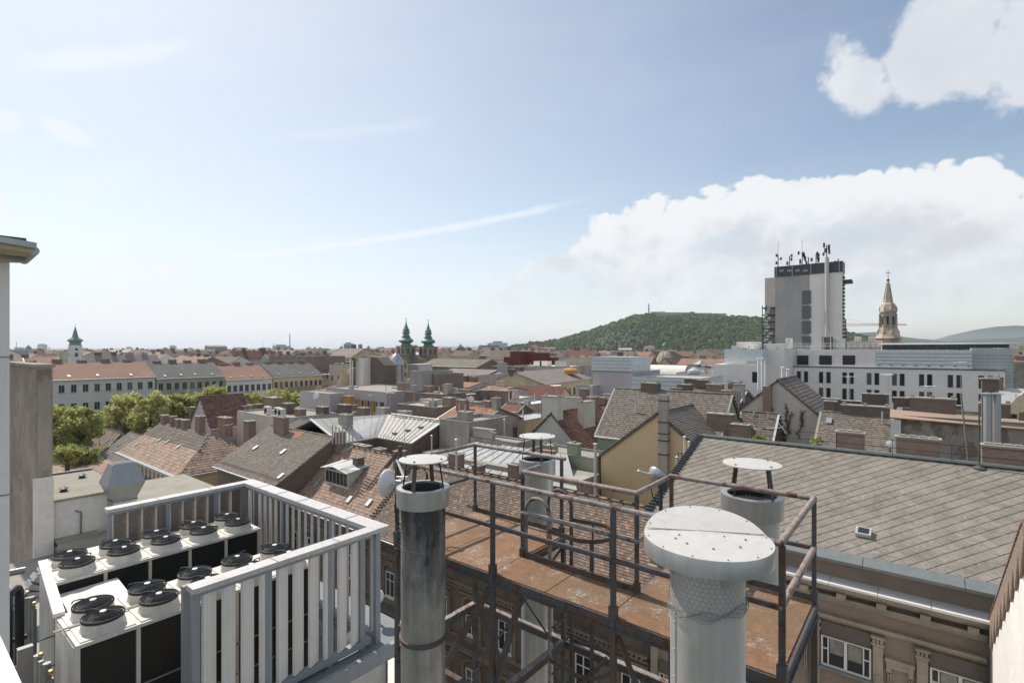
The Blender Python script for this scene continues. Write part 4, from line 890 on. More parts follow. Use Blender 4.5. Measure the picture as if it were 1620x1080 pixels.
for k in range(4):
    a = k*PI/2+.75; b = MB(); b.beam((x+math.cos(a)*R, y+math.sin(a)*R, zl_-.26), (x+math.cos(a)*R*1.02, y+math.sin(a)*R*1.02, zl_-.03), .035, .012, up=(math.cos(a), math.sin(a), 0)); b.build('strut', M['flue'], T)
b = MB(); nh, rr2 = 44, R+.006; s_ = 2*PI/nh; hh = s_*rr2*.866     # hexagonal netting
def P_(i, j): a = i*s_/2; return Vector((x+rr2*math.cos(a), y+rr2*math.sin(a), zl_-.13-j))
e_ = s_*rr2/1.732
for r_ in range(11):
    zz = r_*e_*1.5
    for i in range(nh):
        o2 = (r_ % 2); i2 = 2*i+o2
        a_, b_, c_ = P_(i2, zz), P_(i2+1, zz+e_*.5), P_(i2+2, zz); d_ = P_(i2+1, zz+e_*1.5)
        b.tube([a_, b_], .0011, 3, cap=False); b.tube([b_, c_], .0011, 3, cap=False); b.tube([b_, d_], .0011, 3, cap=False)
b.build('wire_netting', M['pipegrey'], T, kind='stuff')
b = MB()
for k in range(4): b.tube([(x+(R+.01+.004*k)*math.cos(a*PI/16), y+(R+.01+.004*k)*math.sin(a*PI/16), zl_-.46-.012*k+.02*math.sin(a*1.3+k)+.05*math.cos(a*PI/16-.2)) for a in range(32)], .003, 4, closed=True)
b.build('binding_wire', M['pipegrey'], T, True)
b = MB()
for z in (24.95, 24.3, 23.2): b.lathe((x, y, z), [(R+.001, .010), (R+.006, .004), (R+.006, -.004), (R+.001, -.010)], 48)
b.build('joint_ring', M['flue_matt'], T, True)
b = MB(); vx, vy = x+R*math.cos(-2.2), y+R*math.sin(-2.2); b.box(vx-.006, vy-.006, 19.4, vx+.008, vy+.004, zl_-.5)
for k in range(26): b.lathe((x+(R+.001)*math.cos(-2.28), y+(R+.001)*math.sin(-2.28), 21.2+k*.2), [(.006, -.006), (.007, 0), (.006, .006), (0, .006)], 6)
b.build('seam', M['flue_matt'], T)
# ---------------- dish at the left corner of the gantry
T = thing('dish_antenna', 'white dish antenna with a grey radio box at the left corner of the gantry', 'dish antenna', (xa, ys, zr1))
dc = atd(612, 763, 7.1); ax = Vector((-.93, -.30, .05)).normalized(); sd = ax.cross(Vector((0, 0, 1))).normalized(); up = sd.cross(ax)
def dish(T, dc, ax, Rd, mat='white_paint', drum=.07):
    sd = ax.cross(Vector((0, 0, 1))).normalized(); up = sd.cross(ax); b = MB(); seg = 40; prof = [(0, -drum), (.5, -drum*.8), (.85, -drum*.35), (1, 0), (1.01, .012), (.97, .02), (.8, .02), (.5, .035), (0, .05)]
    VV = [dc+ax*pz+sd*Rd*pr*math.cos(2*PI*k/seg)+up*Rd*pr*math.sin(2*PI*k/seg) for pr, pz in prof for k in range(seg)]
    b.mesh(VV, [(i*seg+k, i*seg+(k+1) % seg, (i+1)*seg+(k+1) % seg, (i+1)*seg+k) for i in range(len(prof)-1) for k in range(seg)]); return b.build('dish', M[mat], T, 'all')
dish(T, dc, ax, .185, drum=.09)
bk = dc-ax*.16
b = MB(); b.cbox((bk.x+.06, bk.y+.02, bk.z-.02), .10, .14, .19, .3); b.build('radio_box', M['duct'], T, bevel=.012)
b = MB(); b.tube([dc-ax*.08, bk-ax*.05, bk+Vector((.12, .05, .06)), Vector((xa, ys, zr1+.02))], .02, 8); b.tube([bk+Vector((0, 0, .1)), bk+Vector((.16, .06, .11))], .012, 6); b.build('arm', M['zinc'], T, True)
b = MB(); b.tube([(xa+.04, ys+.02, dz+.5), (xa+.04, ys+.02, zr1+.22)], .03, 8); b.beam((xa-.2, ys-.05, zr1-.1), (xa+.06, ys+.05, zr1+.2), .035); b.build('mast', M['postpaint'], T, True)
b = MB()
for k in range(2): b.tube([bk+Vector((.05, 0, -.1)), bk+Vector((-.02, -.02, -.3-.05*k)), bk+Vector((.03, .0, -.52-.06*k)), bk+Vector((.2, .1, -.68-.04*k)), bk+Vector((.42, .2, -.70-.03*k))], .008, 6)
b.build('cable', M['insul'], T, True)
T = thing('dish_antenna', 'grey drum antenna seen from behind above the middle of the gantry railing', 'dish antenna', (xg1, yb_, zr1))
d2 = atd(1041, 752, 7.3); a2 = Vector((.35, .8, .55)).normalized(); dish(T, d2, a2, .15, 'duct', .12)
b = MB(); b.tube([(d2.x+.05, d2.y-.02, dz-.1), (d2.x+.05, d2.y-.02, d2.z)], .028, 8); b.cbox((d2.x+.1, d2.y-.06, d2.z-.08), .12, .1, .16, .2); b.beam((xg1, yb_, dz-.05), (d2.x+.05, d2.y, dz-.05), .1, .06); b.build('mast', M['darkmetal'], T, True)
b = MB(); b.beam(d2+Vector((-.22, -.1, .04)), d2+Vector((.1, .02, -.02)), .03, .02); b.lathe(d2+Vector((-.24, -.1, .05)), [(0, -.03), (.03, 0), (0, .03)], 10); b.build('feed_arm', M['zinc'], T, True)
b = MB(); b.tube([d2+Vector((.1, 0, -.1)), d2+Vector((.2, .05, -.05)), d2+Vector((.17, .02, -.3)), d2+Vector((.2, .02, -.6))], .014, 6); b.tube([d2+Vector((-.1, -.05, -.1)), d2+Vector((-.06, -.04, -.3)), d2+Vector((.04, 0, -.45))], .009, 6); b.build('cable', M['insul'], T, True)
# ================================================================ left edge: clad wall with awning box, parapet
T = thing('clad_wall', 'tall grey clad wall at the left edge with an awning on its top corner', 'wall', (-9, 0, 10))
b = MB(); b.box(-11, -3, 5, -8.34, 1.02, 29.22); b.build('wall', M['blade'], T)
b = MB(); b.box(-11.1, -3, 29.222, -8.24, 1.15, 29.30); b.box(-8.28, 1.1, 29.12, -8.24, 1.15, 29.222); b.build('cover', M['darkmetal'], T)
b = MB()
for z in (26.3, 24.1, 21.9, 27.9): b.box(-8.339, -3, z, -8.333, 1.021, z+.012)
b.build('panel_joint', M['lead'], T)
T = thing('awning', 'folded grey awning cassette sticking out from the clad wall at left', 'awning', (-8.3, .8, 29))
c0, c1, c2, c3 = atd(-8, 391, 5.1), atd(54, 401, 5.4), atd(38, 416, 6.0), atd(-8, 415, 5.95)
b = MB(); b.prism([c0, c1, c2, c3], (0, 0, .05)); b.build('canopy', M['cream'], T)
b = MB(); b.tube([c1+Vector((0, 0, .03)), c2+Vector((0, 0, .03))], .045, 12); b.build('front_tube', M['duct'], T, True)
b = MB(); b.beam(c0+Vector((0, 0, .08)), c1+Vector((0, 0, .08)), .09, .06); b.build('cassette_edge', M['duct'], T)
b = MB(); b.beam(atd(0, 402, 5.5)+Vector((0, 0, -.03)), atd(40, 407, 5.65)+Vector((0, 0, -.03)), .05, .04); b.build('folding_arm', M['fencegrey'], T)
b = MB(); b.box(-3.5, -.4, 26.9, .9, .256, 27.1, 0); b.box(-3.5, -.4, 24, .9, .22, 26.899, 1)
tag(b.build('parapet', [M['blade'], M['white']]), 'sunlit white parapet corner at the bottom left edge', 'parapet')
# ================================================================ grey diamond roof house at the right
T = thing('courtyard_house', 'courtyard house with sooty brown facade under a wide roof of grey diamond slabs', 'house', (-4, 22.6, 0))
gx0, gx1, ge, gez, gr_, grz = -10.0, 6.5, 22.15, 20.3, 29.75, 23.02
b = MB(); b.box(gx0+.05, 22.6, 0, gx1, 37, 20.1); b.prism([(gx0+.05, 22.6, 20.1), (gx0+.05, 37, 20.1), (gx0+.05, gr_, grz-.2)], (.3, 0, 0)); b.build('wall', M['facade_brown'], T)
pl = [(gx0, ge, gez), (gx1, ge, gez), (gx1, gr_, grz), (gx0, gr_, grz)]
b = MB(); slab(b, pl); slab(b, [(gx1, 37.2, gez), (gx0, 37.2, gez), (gx0, gr_, grz), (gx1, gr_, grz)]); GR = b.build('roof', M['tile_dark'], T)
o, u, v, n = plane_basis(pl); Ls = (Vector(pl[3])-Vector(pl[0])).length; Wd = gx1-gx0
dm = MB(); hw, hh_ = .285, .30
dm.mesh([(0, -hh_, .036), (hw, 0, .024), (0, hh_, .008), (-hw, 0, .014), (0, -hh_, .012), (hw, 0, .008), (-hw, 0, .008)], [(0, 1, 2, 3), (4, 5, 1, 0), (6, 4, 0, 3)])
cells = []
for r in range(int(Ls/.262)+1):
    for c in range(int(Wd/.5)+2):
        px_, py_ = c*.5+(r % 2)*.25, .22+r*.262
        if py_ > Ls-.16 or px_ > Wd-.1 or px_ < .1: continue
        w_ = o+u*px_+v*py_; dpt = w_.x*CF[0]+w_.y*CF[1]; uu = (w_.x*CR[0]+w_.y*CR[1])/dpt*FP+810
        cells.append((0 if 1080 < uu < 1625 else 1, dpt, px_, py_))
cells.sort(); Rm = Matrix((u, v, n)).transposed().to_4x4(); first = None; rest = MB()
for i, (_, _, px_, py_) in enumerate(cells):
    w_ = o+u*px_+v*py_; jr = Matrix.Rotation(rnd.uniform(-.018, .018), 4, 'Z') @ Matrix.Rotation(rnd.uniform(-.012, .012), 4, 'X')
    mat_ = Matrix.Translation(w_-Vector((-4, 22.6, 0))) @ Rm @ jr
    if i < 300:
        if first is None: first = dm.build('roof_slab', M['diamond'], GR, local=True); ob = first
        else: ob = bpy.data.objects.new('roof_slab', first.data); COL.objects.link(ob); ob.parent = GR
        ob.matrix_local = mat_
    else: rest.mesh([Matrix.Translation(Vector((-4, 22.6, 0))) @ mat_ @ Vector(p) for p in dm.v], dm.f)
rest.build('roof_slabs', M['diamond'], GR, kind='stuff')
b = MB(); b.beam((gx0, gr_, grz+.05), (gx1, gr_, grz+.05), .34, .05); b.tube([(gx0, gr_, grz+.09), (gx1, gr_, grz+.09)], .06, 8); b.build('ridge_strip', M['lead'], GR)
for i in range(6):
    b = MB(); x0_ = gx0+i*2.75; b.prism([(x0_+.01, ge-.12, gez+.02), (x0_+2.74, ge-.12, gez+.02), (x0_+2.74, ge+.36, gez+.205), (x0_+.01, ge+.36, gez+.205)], (0, 0, -.10)); b.build('eave_flashing', M['lead'], GR)
for i in range(34):
    b = MB(); t = i/34; c0 = Vector(pl[0])*(1-t)+Vector(pl[3])*t; b.cbox((gx0-.02, c0.y+.1, c0.z+.09), .34, .15, .13); b.build('verge_tile', M['darkmetal'], GR)
def bandx(y, z0, z1, x0=gx0, x1=1.55, nm='cornice', mt='facade_trim'):
    b = MB(); b.box(x0, y, z0, x1, 22.598, z1); return b.build(nm, M[mt], T)
for i in range(8):
    b = MB(); x0_ = gx0+i*1.45; b.box(x0_+.008, 21.82, 19.42, x0_+1.442, 22.598, 19.5); b.build('ledge_slab', M['white_paint'], T)
bandx(21.95, 19.28, 19.415); bandx(22.15, 19.12, 19.275); bandx(22.32, 18.72, 18.86); bandx(22.42, 18.60, 18.715); bandx(22.36, 18.0, 18.10); bandx(22.46, 17.9, 17.995)
for i in range(10):
    b = MB(); x_ = gx0+.4+i*1.2; b.box(x_-.14, 22.05, 18.9, x_+.14, 22.59, 19.11); b.box(x_-.1, 22.2, 18.8, x_+.1, 22.59, 18.898); b.build('bracket', M['facade_trim'], T)
for k in range(4):
    xc = -8.7+3.2*k
    for zf in (16.12, 12.2):
        if xc > 0.5 and zf < 14: continue
        f = MB(); w2 = .78; h_ = 1.12
        f.box(xc-w2, 22.5, zf, xc-w2+.06, 22.6, zf+h_); f.box(xc+w2-.06, 22.5, zf, xc+w2, 22.6, zf+h_); f.box(xc-w2+.06, 22.5, zf, xc+w2-.06, 22.6, zf+.06); f.box(xc-w2+.06, 22.5, zf+h_-.06, xc+w2-.06, 22.6, zf+h_)
        f.box(xc-.05, 22.49, zf+.06, xc+.05, 22.6, zf+h_-.06)
        for s_ in (-1, 1): f.box(xc+s_*.55-.02, 22.5, zf+.06, xc+s_*.55+.02, 22.6, zf+h_-.06); f.box(min(xc+s_*.57, xc+s_*(w2-.06)), 22.505, zf+.62, max(xc+s_*.57, xc+s_*(w2-.06)), 22.6, zf+.66)
        wf = f.build('window', M['frame'], T)
        g_ = MB(); g_.box(xc-w2+.06, 22.56, zf+.06, xc-.05, 22.597, zf+h_-.06); g_.box(xc+.05, 22.56, zf+.06, xc+w2-.06, 22.597, zf+h_-.06); g_.build('pane', M['glass'], wf)
        g_ = MB(); g_.box(xc-.5, 22.552, zf+.5, xc-.08, 22.5585, zf+h_-.1); g_.box(xc+.08, 22.552, zf+.45, xc+.5, 22.5585, zf+h_-.12); g_.build('curtain', M['curtain'], wf)
        s_ = MB(); s_.box(xc-w2, 22.47, zf+h_+.004, xc+w2, 22.598, zf+h_+.05)
        for q in range(9): s_.box(xc-w2, 22.50, zf+h_+.055+q*.055, xc+w2, 22.56, zf+h_+.10+q*.055)
        s_.build('shutter', M['shutter'], T)
        s_ = MB(); s_.box(xc-w2-.1, 22.38, zf-.1, xc+w2+.1, 22.598, zf-.004); s_.build('sill', M['lead'], T)
    for s_ in (-1, 1):
        if xc+s_*.98 > 1.5: continue
        b = MB(); xx = xc+s_*.98; b.box(xx-.15, 22.44, 12.4, xx+.15, 22.598, 17.45); b.box(xx-.19, 22.38, 17.46, xx+.19, 22.598, 17.55); b.box(xx-.2, 22.34, 17.72, xx+.2, 22.598, 17.8)
        for q in range(3): b.box(xx-.15+q*.11, 22.40, 17.56, xx-.07+q*.11, 22.598, 17.71)
        for q in range(4): b.box(xx-.10+.02*(q % 2), 22.41, 15.6+q*.22, xx+.10-.02*(q % 2), 22.438, 15.75+q*.22)
        b.build('pilaster', M['facade_trim'], T)
    if k < 3:
        b = MB(); xx = xc+1.6; b.box(xx-.42, 22.42, 17.0, xx+.42, 22.598, 17.12); b.box(xx-.38, 22.47, 16.78, xx+.38, 22.598, 16.998); b.box(xx-.38, 22.5, 16.6, xx-.24, 22.598, 16.778); b.box(xx+.24, 22.5, 16.6, xx+.38, 22.598, 16.778)
        for q in (-.33, -.27, .27, .33): b.box(xx+q-.018, 22.52, 15.7, xx+q+.018, 22.598, 16.55)
        b.build('niche_frame', M['facade_trim'], T)
b = MB(); c0 = onx(1367, 845, onx(1367, 845, -3).x); 
def onplane(px, py, o, n):
    r = Vector(ray(px, py)); cam_ = Vector((0, 0, H)); t = (Vector(o)-cam_).dot(n)/r.dot(n); return cam_+r*t
q = onplane(1366, 846, o, n)
b = MB(); b.prism([q-u*.25-v*.2+n*.05, q+u*.25-v*.2+n*.05, q+u*.25+v*.25+n*.05, q-u*.25+v*.25+n*.05], n*.14, 0); b.prism([q-u*.17-v*.13+n*.20, q+u*.17-v*.13+n*.20, q+u*.17+v*.18+n*.20, q-u*.17+v*.18+n*.20], n*.01, 1); b.build('roof_hatch', [M['zinc'], M['insul']], GR, label='small roof hatch with dark pane in the diamond roof')
# chimneys and wires along its ridge
for i, (pl_, pr_, pt, pb) in enumerate(((1323, 1367, 685, 712), (1418, 1487, 694, 724), (1553, 1640, 708, 742))):
    a_ = ony(pl_, pt, 30.1); c_ = ony(pr_, pt, 30.1)
    stack(['low red brick chimney on the diamond roof ridge, leftmost of three', 'low red brick chimney with pale coping on the diamond roof ridge, middle of three', 'long low red brick chimney at the right end of the diamond roof ridge'][i], (a_.x+c_.x)/2, 30.15, 22.6, (a_.z+c_.z)/2, c_.x-a_.x, .55, 'brick', 0, 3+i, 'red brick chimneys on the diamond roof')
T2 = thing('ridge_cable', 'thin cable strung on rods along the ridge of the diamond roof', 'cable', (-4, 29.6, 23))
b = MB()
for x_ in (-8.5, -6, -3.4, -1.2, .9): b.tube([(x_, 29.6, 23.0), (x_, 29.6, 23.85)], .012, 5)
for z_ in (23.82, 23.45): b.tube([(gx0, 29.6, z_+.06), (-6, 29.6, z_-.02), (-3.4, 29.6, z_), (gx1, 29.6, z_-.05)], .012, 5)
b.build('cable', M['insul'], T2, True)
pp = ony(1549, 735, 29.5); T2 = thing('antenna_mast', 'rusty antenna mast standing on the diamond roof ridge', 'mast', (pp.x, 29.5, 22.9)); b = MB(); b.tube([(pp.x, 29.5, 22.9), (pp.x, 29.5, ony(1549, 640, 29.5).z)], .03, 8); b.lathe((pp.x, 29.5, 22.95), [(.25, 0), (.05, .12)], 12); b.build('mast', M['postpaint'], T2, True)
b = MB(); a_ = ony(1520, 622, 33); c_ = ony(1532, 730, 31); b.tube([a_, c_], .035, 8); tag(b.build('leaning_pole', M['postpaint'], smooth=True), 'leaning rusty pole between the middle and right ridge chimneys', 'pole')
# TV aerial behind the ridge
T2 = thing('aerial', 'white bar television aerial in front of the beige gable wall', 'aerial', tuple(ony(1240, 690, 31))); b = MB(); a_ = ony(1192, 678, 31); c_ = ony(1240, 676, 31); b.tube([a_, c_], .012, 5); b.tube([ony(1189, 668, 31), ony(1197, 680, 31)], .016, 5); b.tube([ony(1231, 668, 31), ony(1245, 687, 31)], .018, 5); b.tube([ony(1215, 678, 31), ony(1215, 715, 31)], .014, 5); b.build('rods', M['white_paint'], T2, True)

# ================================================================ white wall at the right edge
T = thing('white_gable_wall', 'sunlit white wall with saw toothed brown verge at the right edge', 'wall', (2, 16, 0))
X0 = 1.62; b = MB(); b.prism([(X0, 22.14, 0), (X0, 22.14, 19.35), (X0, 14.9, 24.35), (X0, 11, 24.35), (X0, 11, 0)], (.5, 0, 0)); b.box(X0+.5, 11.2, 0, 9, 22, 19); b.build('wall', M['white'], T)
b = MB(); b.box(X0-.04, 22.142, 5, X0+.1, 22.2, 19.3); b.build('downpipe', M['lead'], T)
d_ = (Vector((X0, 14.9, 24.35))-Vector((X0, 22.14, 19.35))); Ld = d_.length; d_.normalize(); pn_ = Vector((0, d_.z, -d_.y)); pn_ = -pn_ if pn_.z > 0 else pn_
base_ = Vector((X0-.06, 22.14, 19.35))
VR = MB(); VR.prism([base_-pn_*.14, base_+d_*Ld-pn_*.14, base_+d_*Ld+pn_*.30, base_+pn_*.30], (.7, 0, 0)); VR.box(X0-.06, 11, 24.36, X0+.7, 14.8, 24.46); V_ = VR.build('verge', M['brickbrown'], T)
for i in range(9):
    a_ = base_+d_*(i*Ld/9)+pn_*.301+Vector((-.001, 0, 0)); e_ = base_+d_*((i+1)*Ld/9-.02)+pn_*.301+Vector((-.001, 0, 0)); b = MB(); b.prism([a_, e_, a_+Vector((0, (e_-a_).y*.12, -.2))+pn_*.26], (.05, 0, 0)); b.build('saw_tooth', M['brickbrown'], V_)
for i in range(22):
    a_ = base_+d_*(i*Ld/22+.03)-pn_*.10+Vector((-.02, 0, .0)); b = MB(); b.prism([a_, a_+d_*(Ld/22-.05), a_+d_*(Ld/22-.05)+pn_*.05, a_+pn_*.05], (.8, 0, 0)); b.build('verge_tile', M['tile_red'], V_)

# ================================================================ long tiled house across the courtyard
hoodm = MB(); 
for i in range(12):
    a0, a1 = PI*i/12, PI*(i+1)/12
    P = [(math.cos(a)*r_, z_) for a, r_, z_ in ((a0, .62, 0), (a1, .62, 0), (a1, .78, 0), (a0, .78, 0))]
    Q = [(math.cos(a0)*.62, math.sin(a0)*.42), (math.cos(a1)*.62, math.sin(a1)*.42), (math.cos(a1)*.8, math.sin(a1)*.58), (math.cos(a0)*.8, math.sin(a0)*.58)]
    hoodm.prism([(x_, 0, z_) for x_, z_ in Q], (0, -.14, 0))
hoodm.box(-.95, -.2, .60, .95, 0, .70); hoodm.box(-.8, -.12, -1.9, -.62, 0, 0); hoodm.box(.62, -.12, -1.9, .8, 0, 0); hoodm.box(-.9, -.2, -2.06, .9, 0, -1.92)
hood0 = [None]
def _unused(): pass
def yard_facade(T, x0, x1, yf, xs):
    for y_, z0, z1, m_ in ((-.45, 14.62, 14.78, 'trim_dark'), (-.25, 14.4, 14.615, 'trim_dark'), (-.3, 13.62, 13.74, 'trim_dark'), (-.15, 13.3, 13.42, 'trim_dark'), (-.2, 10.3, 10.42, 'trim_dark'), (-.32, 9.6, 9.75, 'trim_dark'), (-.2, 6.2, 6.35, 'trim_dark')):
        b = MB(); b.box(x0, yf+y_, z0, x1, yf-.002, z1); b.build('cornice', M[m_], T)
    b = MB()
    k = int((x1-x0)/.26)
    for i in range(k): b.box(x0+i*.26, yf-.24, 13.46, x0+i*.26+.13, yf-.002, 13.6)
    b.build('dentils', M['trim_dark'], T, kind='stuff')
    for xw in xs:
        for zf in (10.7, 6.9, 3.1):
            add_window(T, Vector((xw, yf-.004, zf))-T.location, 0, .98, 1.72, 'cross')
            lo = Vector((xw, yf-.003, zf+1.80))-T.location
            if hood0[0] is None: hood0[0] = hoodm.build('window_hood', M['trim_dark'], T, local=True); hood0[0].location = lo
            else: inst(hood0[0], T, lo, name='window_hood')
TL, RL_, PL_ = house('long courtyard house with brown mottled clay tiles beyond the gantry', -32, -10.06, 22.8, 32.4, 15, 19, 'x', 'facade_dark', 'tile_brown', tile=(.185, .17), lights=((.42, .2),), wins=(), auto=False)
yard_facade(TL, -32, -10.06, 22.8, [-31.8+2.6*k for k in range(1, 9)])
TP, RP_, PP_ = house('house with pink clay tiles and a wide glazed dormer beyond the louvre screen', -42.5, -32.06, 22.8, 32.4, 15, 19, 'x', 'facade_dark', 'tile_pink', tile=(.26, .27), lights=((.12, .30), (.62, .25), (.14, .92), (.84, .28), (.97, .6)), auto=False)
yard_facade(TP, -42.5, -32.06, 22.8, [-42.2+2.6*k for k in range(0, 4)])
for k in range(26):                     # dark toothed line between the two roofs
    t = k/26; b = MB(); b.cbox((-32.03, 22.5+5.1*t, 14.9+4.15*t+.10), .22, .13, .10); b.build('verge_tile', M['darkmetal'], RL_)
for k in range(40):
    b = MB(); x_ = -42+k*.78; b.cbox((x_, 27.6, 19.13), .12, .3, .08); b.build('ridge_bracket', M['darkmetal'], RP_ if x_ < -32 else RL_)
T = TP                                   # dormer
n3 = plane_basis(PP_[0]); 
def pz(y_): return 15+(y_-22.8)*4/4.8
b = MB(); dx0, dx1, dy = -40.4, -37.0, 24.55; zb0 = pz(dy)
b.prism([(dx0, dy, zb0-.1), (dx0, dy, zb0+1.35), (dx0, dy+1.75, zb0+1.42)], (.12, 0, 0)); b.prism([(dx1-.12, dy, zb0-.1), (dx1-.12, dy, zb0+1.35), (dx1-.12, dy+1.75, zb0+1.42)], (.12, 0, 0)); b.box(dx0+.12, dy, zb0, dx1-.12, dy+.08, zb0+.2); b.box(dx0+.12, dy, zb0+1.2, dx1-.12, dy+.08, zb0+1.35)
D_ = b.build('dormer', M['pale'], RP_)
b = MB(); b.prism([(dx0-.25, dy-.3, zb0+1.33), (-38.7, dy-.35, zb0+1.66), (-38.7, dy+2.2, zb0+1.80), (dx0-.25, dy+2.0, zb0+1.6)], (0, 0, .06)); b.prism([(-38.7, dy-.35, zb0+1.661), (dx1+.25, dy-.3, zb0+1.33), (dx1+.25, dy+2.0, zb0+1.6), (-38.7, dy+2.2, zb0+1.801)], (0, 0, .06))
for k in range(3): b.beam((-39.5+k*.9, dy-.3, zb0+1.62), (-39.5+k*.9, dy+2, zb0+1.82), .04, .05)
T = thing('dormer_roof', 'tmp', 'x') if False else None
dr = b.build('dormer_roof', M['zinc'], RP_)
b = MB()
for k in range(6): b.box(dx0+.17+k*.54, dy+.02, zb0+.21, dx0+.62+k*.54, dy+.05, zb0+1.19)
b.build('dormer_glass', M['glass'], RP_)
for k in range(7): b = MB(); b.box(dx0+.12+k*.53, dy-.02, zb0+.2, dx0+.17+k*.53, dy+.06, zb0+1.2); b.build('mullion', M['frame_grey'], RP_)
b = MB(); b.box(-38.1, dy+1.2, zb0+1.6, -37.4, dy+1.9, zb0+2.25, 0); b.box(-38.2, dy+1.1, zb0+2.251, -37.3, dy+2.0, zb0+2.33, 1); b.build('dormer_chimney', [M['brickdark'], M['brickdark']], RP_)

# ================================================================ roofs to the left
def yof(px, Z): return Z*(CF[1]+CR[1]*(px-810)/FP)
def hp(label, pxl, pxr, Z, pe, pr, dep, **k):
    """house whose front eave spans pxl..pxr at distance Z; pe, pr: picture heights of eave and ridge"""
    pm_ = (pxl+pxr)/2; y0 = yof(pm_, Z); a_ = ony(pxl, pe, y0); c_ = ony(pxr, pe, y0); ze = ony(pm_, pe, y0).z; zr = ony(pm_, pr, y0+dep/2).z
    return house(label, a_.x, c_.x, y0, y0+dep, ze, zr, **k)
def bp(label, pxl, pxr, Z, pt, dep, **k):
    pm_ = (pxl+pxr)/2; y0 = yof(pm_, Z); a_ = ony(pxl, pt, y0); c_ = ony(pxr, pt, y0); return block(label, a_.x, c_.x, y0, y0+dep, ony(pm_, pt, y0).z, **k)
TT, R2_, PR2 = house('house with a steep weathered brown tile roof and snow guards left of the dormer roof', -54.6, -42.56, 21.5, 32.2, 16.7, 19.85, 'x', 'brickdark', 'tile_grey', tile=(.2, .2), lights=((.22, .45), (.62, .5), (.93, .12)), auto=False)
b = MB()
for i in range(40): x_ = -54.4+i*.3; b.beam((x_, 21.75, 16.75), (x_, 21.6, 17.05), .02, .02)
b.beam((-54.5, 21.6, 17.05), (-42.7, 21.6, 17.05), .025); b.beam((-54.5, 21.66, 16.93), (-42.7, 21.66, 16.93), .02); b.build('snow_guard', M['tile_orange'], R2_, kind='stuff')
b = MB(); q0 = Vector(PR2[0][0]); e_ = Vector(PR2[0][1])-q0; v_ = Vector(PR2[0][3])-q0; tile_fill(b, [q0+e_*.42+v_*.84, q0+e_*.60+v_*.84, q0+e_*.58+v_*.985, q0+e_*.40+v_*.985], .2, .2, 0, .03, .03); b.build('patch_tiles', M['tile_orange'], R2_, local=True, kind='stuff')
stack('tall broad brick chimney on the steep brown roof left of the dormer', -51.2, 26.2, 18.6, 21.05, 2.1, .55, 'brick', 0, 4); stack('slim brick chimney at the gable end next to the pink tiles', -42.3, 27.2, 17, 20.3, .6, .8, 'brick', 0, 1)
T1, R1_, _ = house('house with pink and mossy brown tiles over a row of tall windows', -85.6, -64.2, 21.5, 31, 14.3, 17.4, 'x', 'modwhite', 'tile_pink', tile=(.4, .4), hip=(0, 4.5), lights=((.1, .25), (.3, .5), (.42, .52), (.62, .5)),
      wins=(('f', (10.9,), 13, 1.1, 2.4, 'cross', (.1, .98)), ('r', (10.9,), 3, 1.1, 1.7, 'cross')), wmat2=None)
b = MB(); pts_ = [(-85.9, 21.0, 14.05), (-63.8, 21.0, 14.05), (-63.8, 31.3, 14.05)]
b.box(-85.9, 20.7, 13.85, -63.5, 21.2, 14.0); b.box(-63.9, 21.2, 13.85, -63.5, 31.3, 14.0); b.build('eave_ledge', M['bluesheet'], T1)
b = MB(); b.box(-64.19, 21.6, 0, -64.16, 31, 13.8); b.build('end_wall_render', M['ochre'], T1)
b = MB(); pm_ = [(-85.5, 24.2, 16.05), (-66.6, 24.2, 16.05), (-68.9, 26.2, 17.42), (-85.5, 26.2, 17.42)]; tile_fill(b, pm_, .42, .42, 0, .06, .03); b.build('mossy_tiles', M['tile_dark'], R1_, kind='stuff')
for k, (x_, w_, h_) in enumerate(((-85, 1.5, 1.1), (-81.6, .8, 1.2), (-79.5, 1.1, 1.0), (-77.3, 1.4, 1.1), (-72.3, 1.5, 2.0))):
    stack(['brick chimney at the far left end of the pink and brown roof ridge', 'narrow brick chimney, second from left on the pink and brown roof', 'brick chimney third from left on the pink and brown roof', 'brick chimney with rubble on its coping, fourth from left on the pink and brown roof', 'tall square brick chimney casting a shadow on the pink and brown roof'][k], x_, 26.4, 16.5, 17.4+h_, w_, .7, 'brick', 0, 2, 'chimneys on the pink and brown roof')
house('low grey tiled house left of the pink and brown roof', -98, -85.7, 21.5, 30, 11.9, 14.9, 'x', 'facade_brown', 'tile_grey', tile=(.4, .4), lights=((.2, .5), (.8, .4)), chims=((.3, .1, 1.2, .7, 1.0, 'brick', 2), (.8, .1, 1.2, .7, .8, 'brick', 2)))
house('lowest brown tiled house at the left beside the big green tree', -109, -98.1, 21.5, 29, 11.4, 14.4, 'x', 'brickdark', 'tile_brown', tile=(.4, .4), hip=(0, 3), lights=((.3, .3), (.6, .6)))
hp('small salmon roof seen at the left behind the felt roof', -30, 168, 60, 770, 700, 12, axis='x', wall='facade_brown', roof='tile_pink', tile=(.4, .4))
hp('dark low roof wedged between the pink roof and the steep brown roof', 318, 392, 66, 742, 706, 8, axis='x', wall='ochre', roof='tile_dark', tile=(.4, .4), wins=(('f', (12.5,), 3, 1, 1.3, 'cross'),))
hp('dark tiled house behind the steep brown roof, beside the pale metal roof', 425, 500, 62, 690, 661, 9, axis='x', wall='brickdark', roof='tile_dark', tile=(.35, .35))
hp('brown tiled house behind the chimney row, left of the middle', 325, 455, 80, 688, 652, 9, axis='x', wall='brickbrown', roof='tile_brown', tile=(.45, .45), chims=((-.6, .15, 2.2, .7, 1.2, 'brick', 3), (-.15, .1, 1, .7, .9, 'brick', 2), (.25, .1, 1.6, .7, 1.0, 'brick', 3), (.7, .1, 1.2, .8, 1.2, 'brick', 2)))
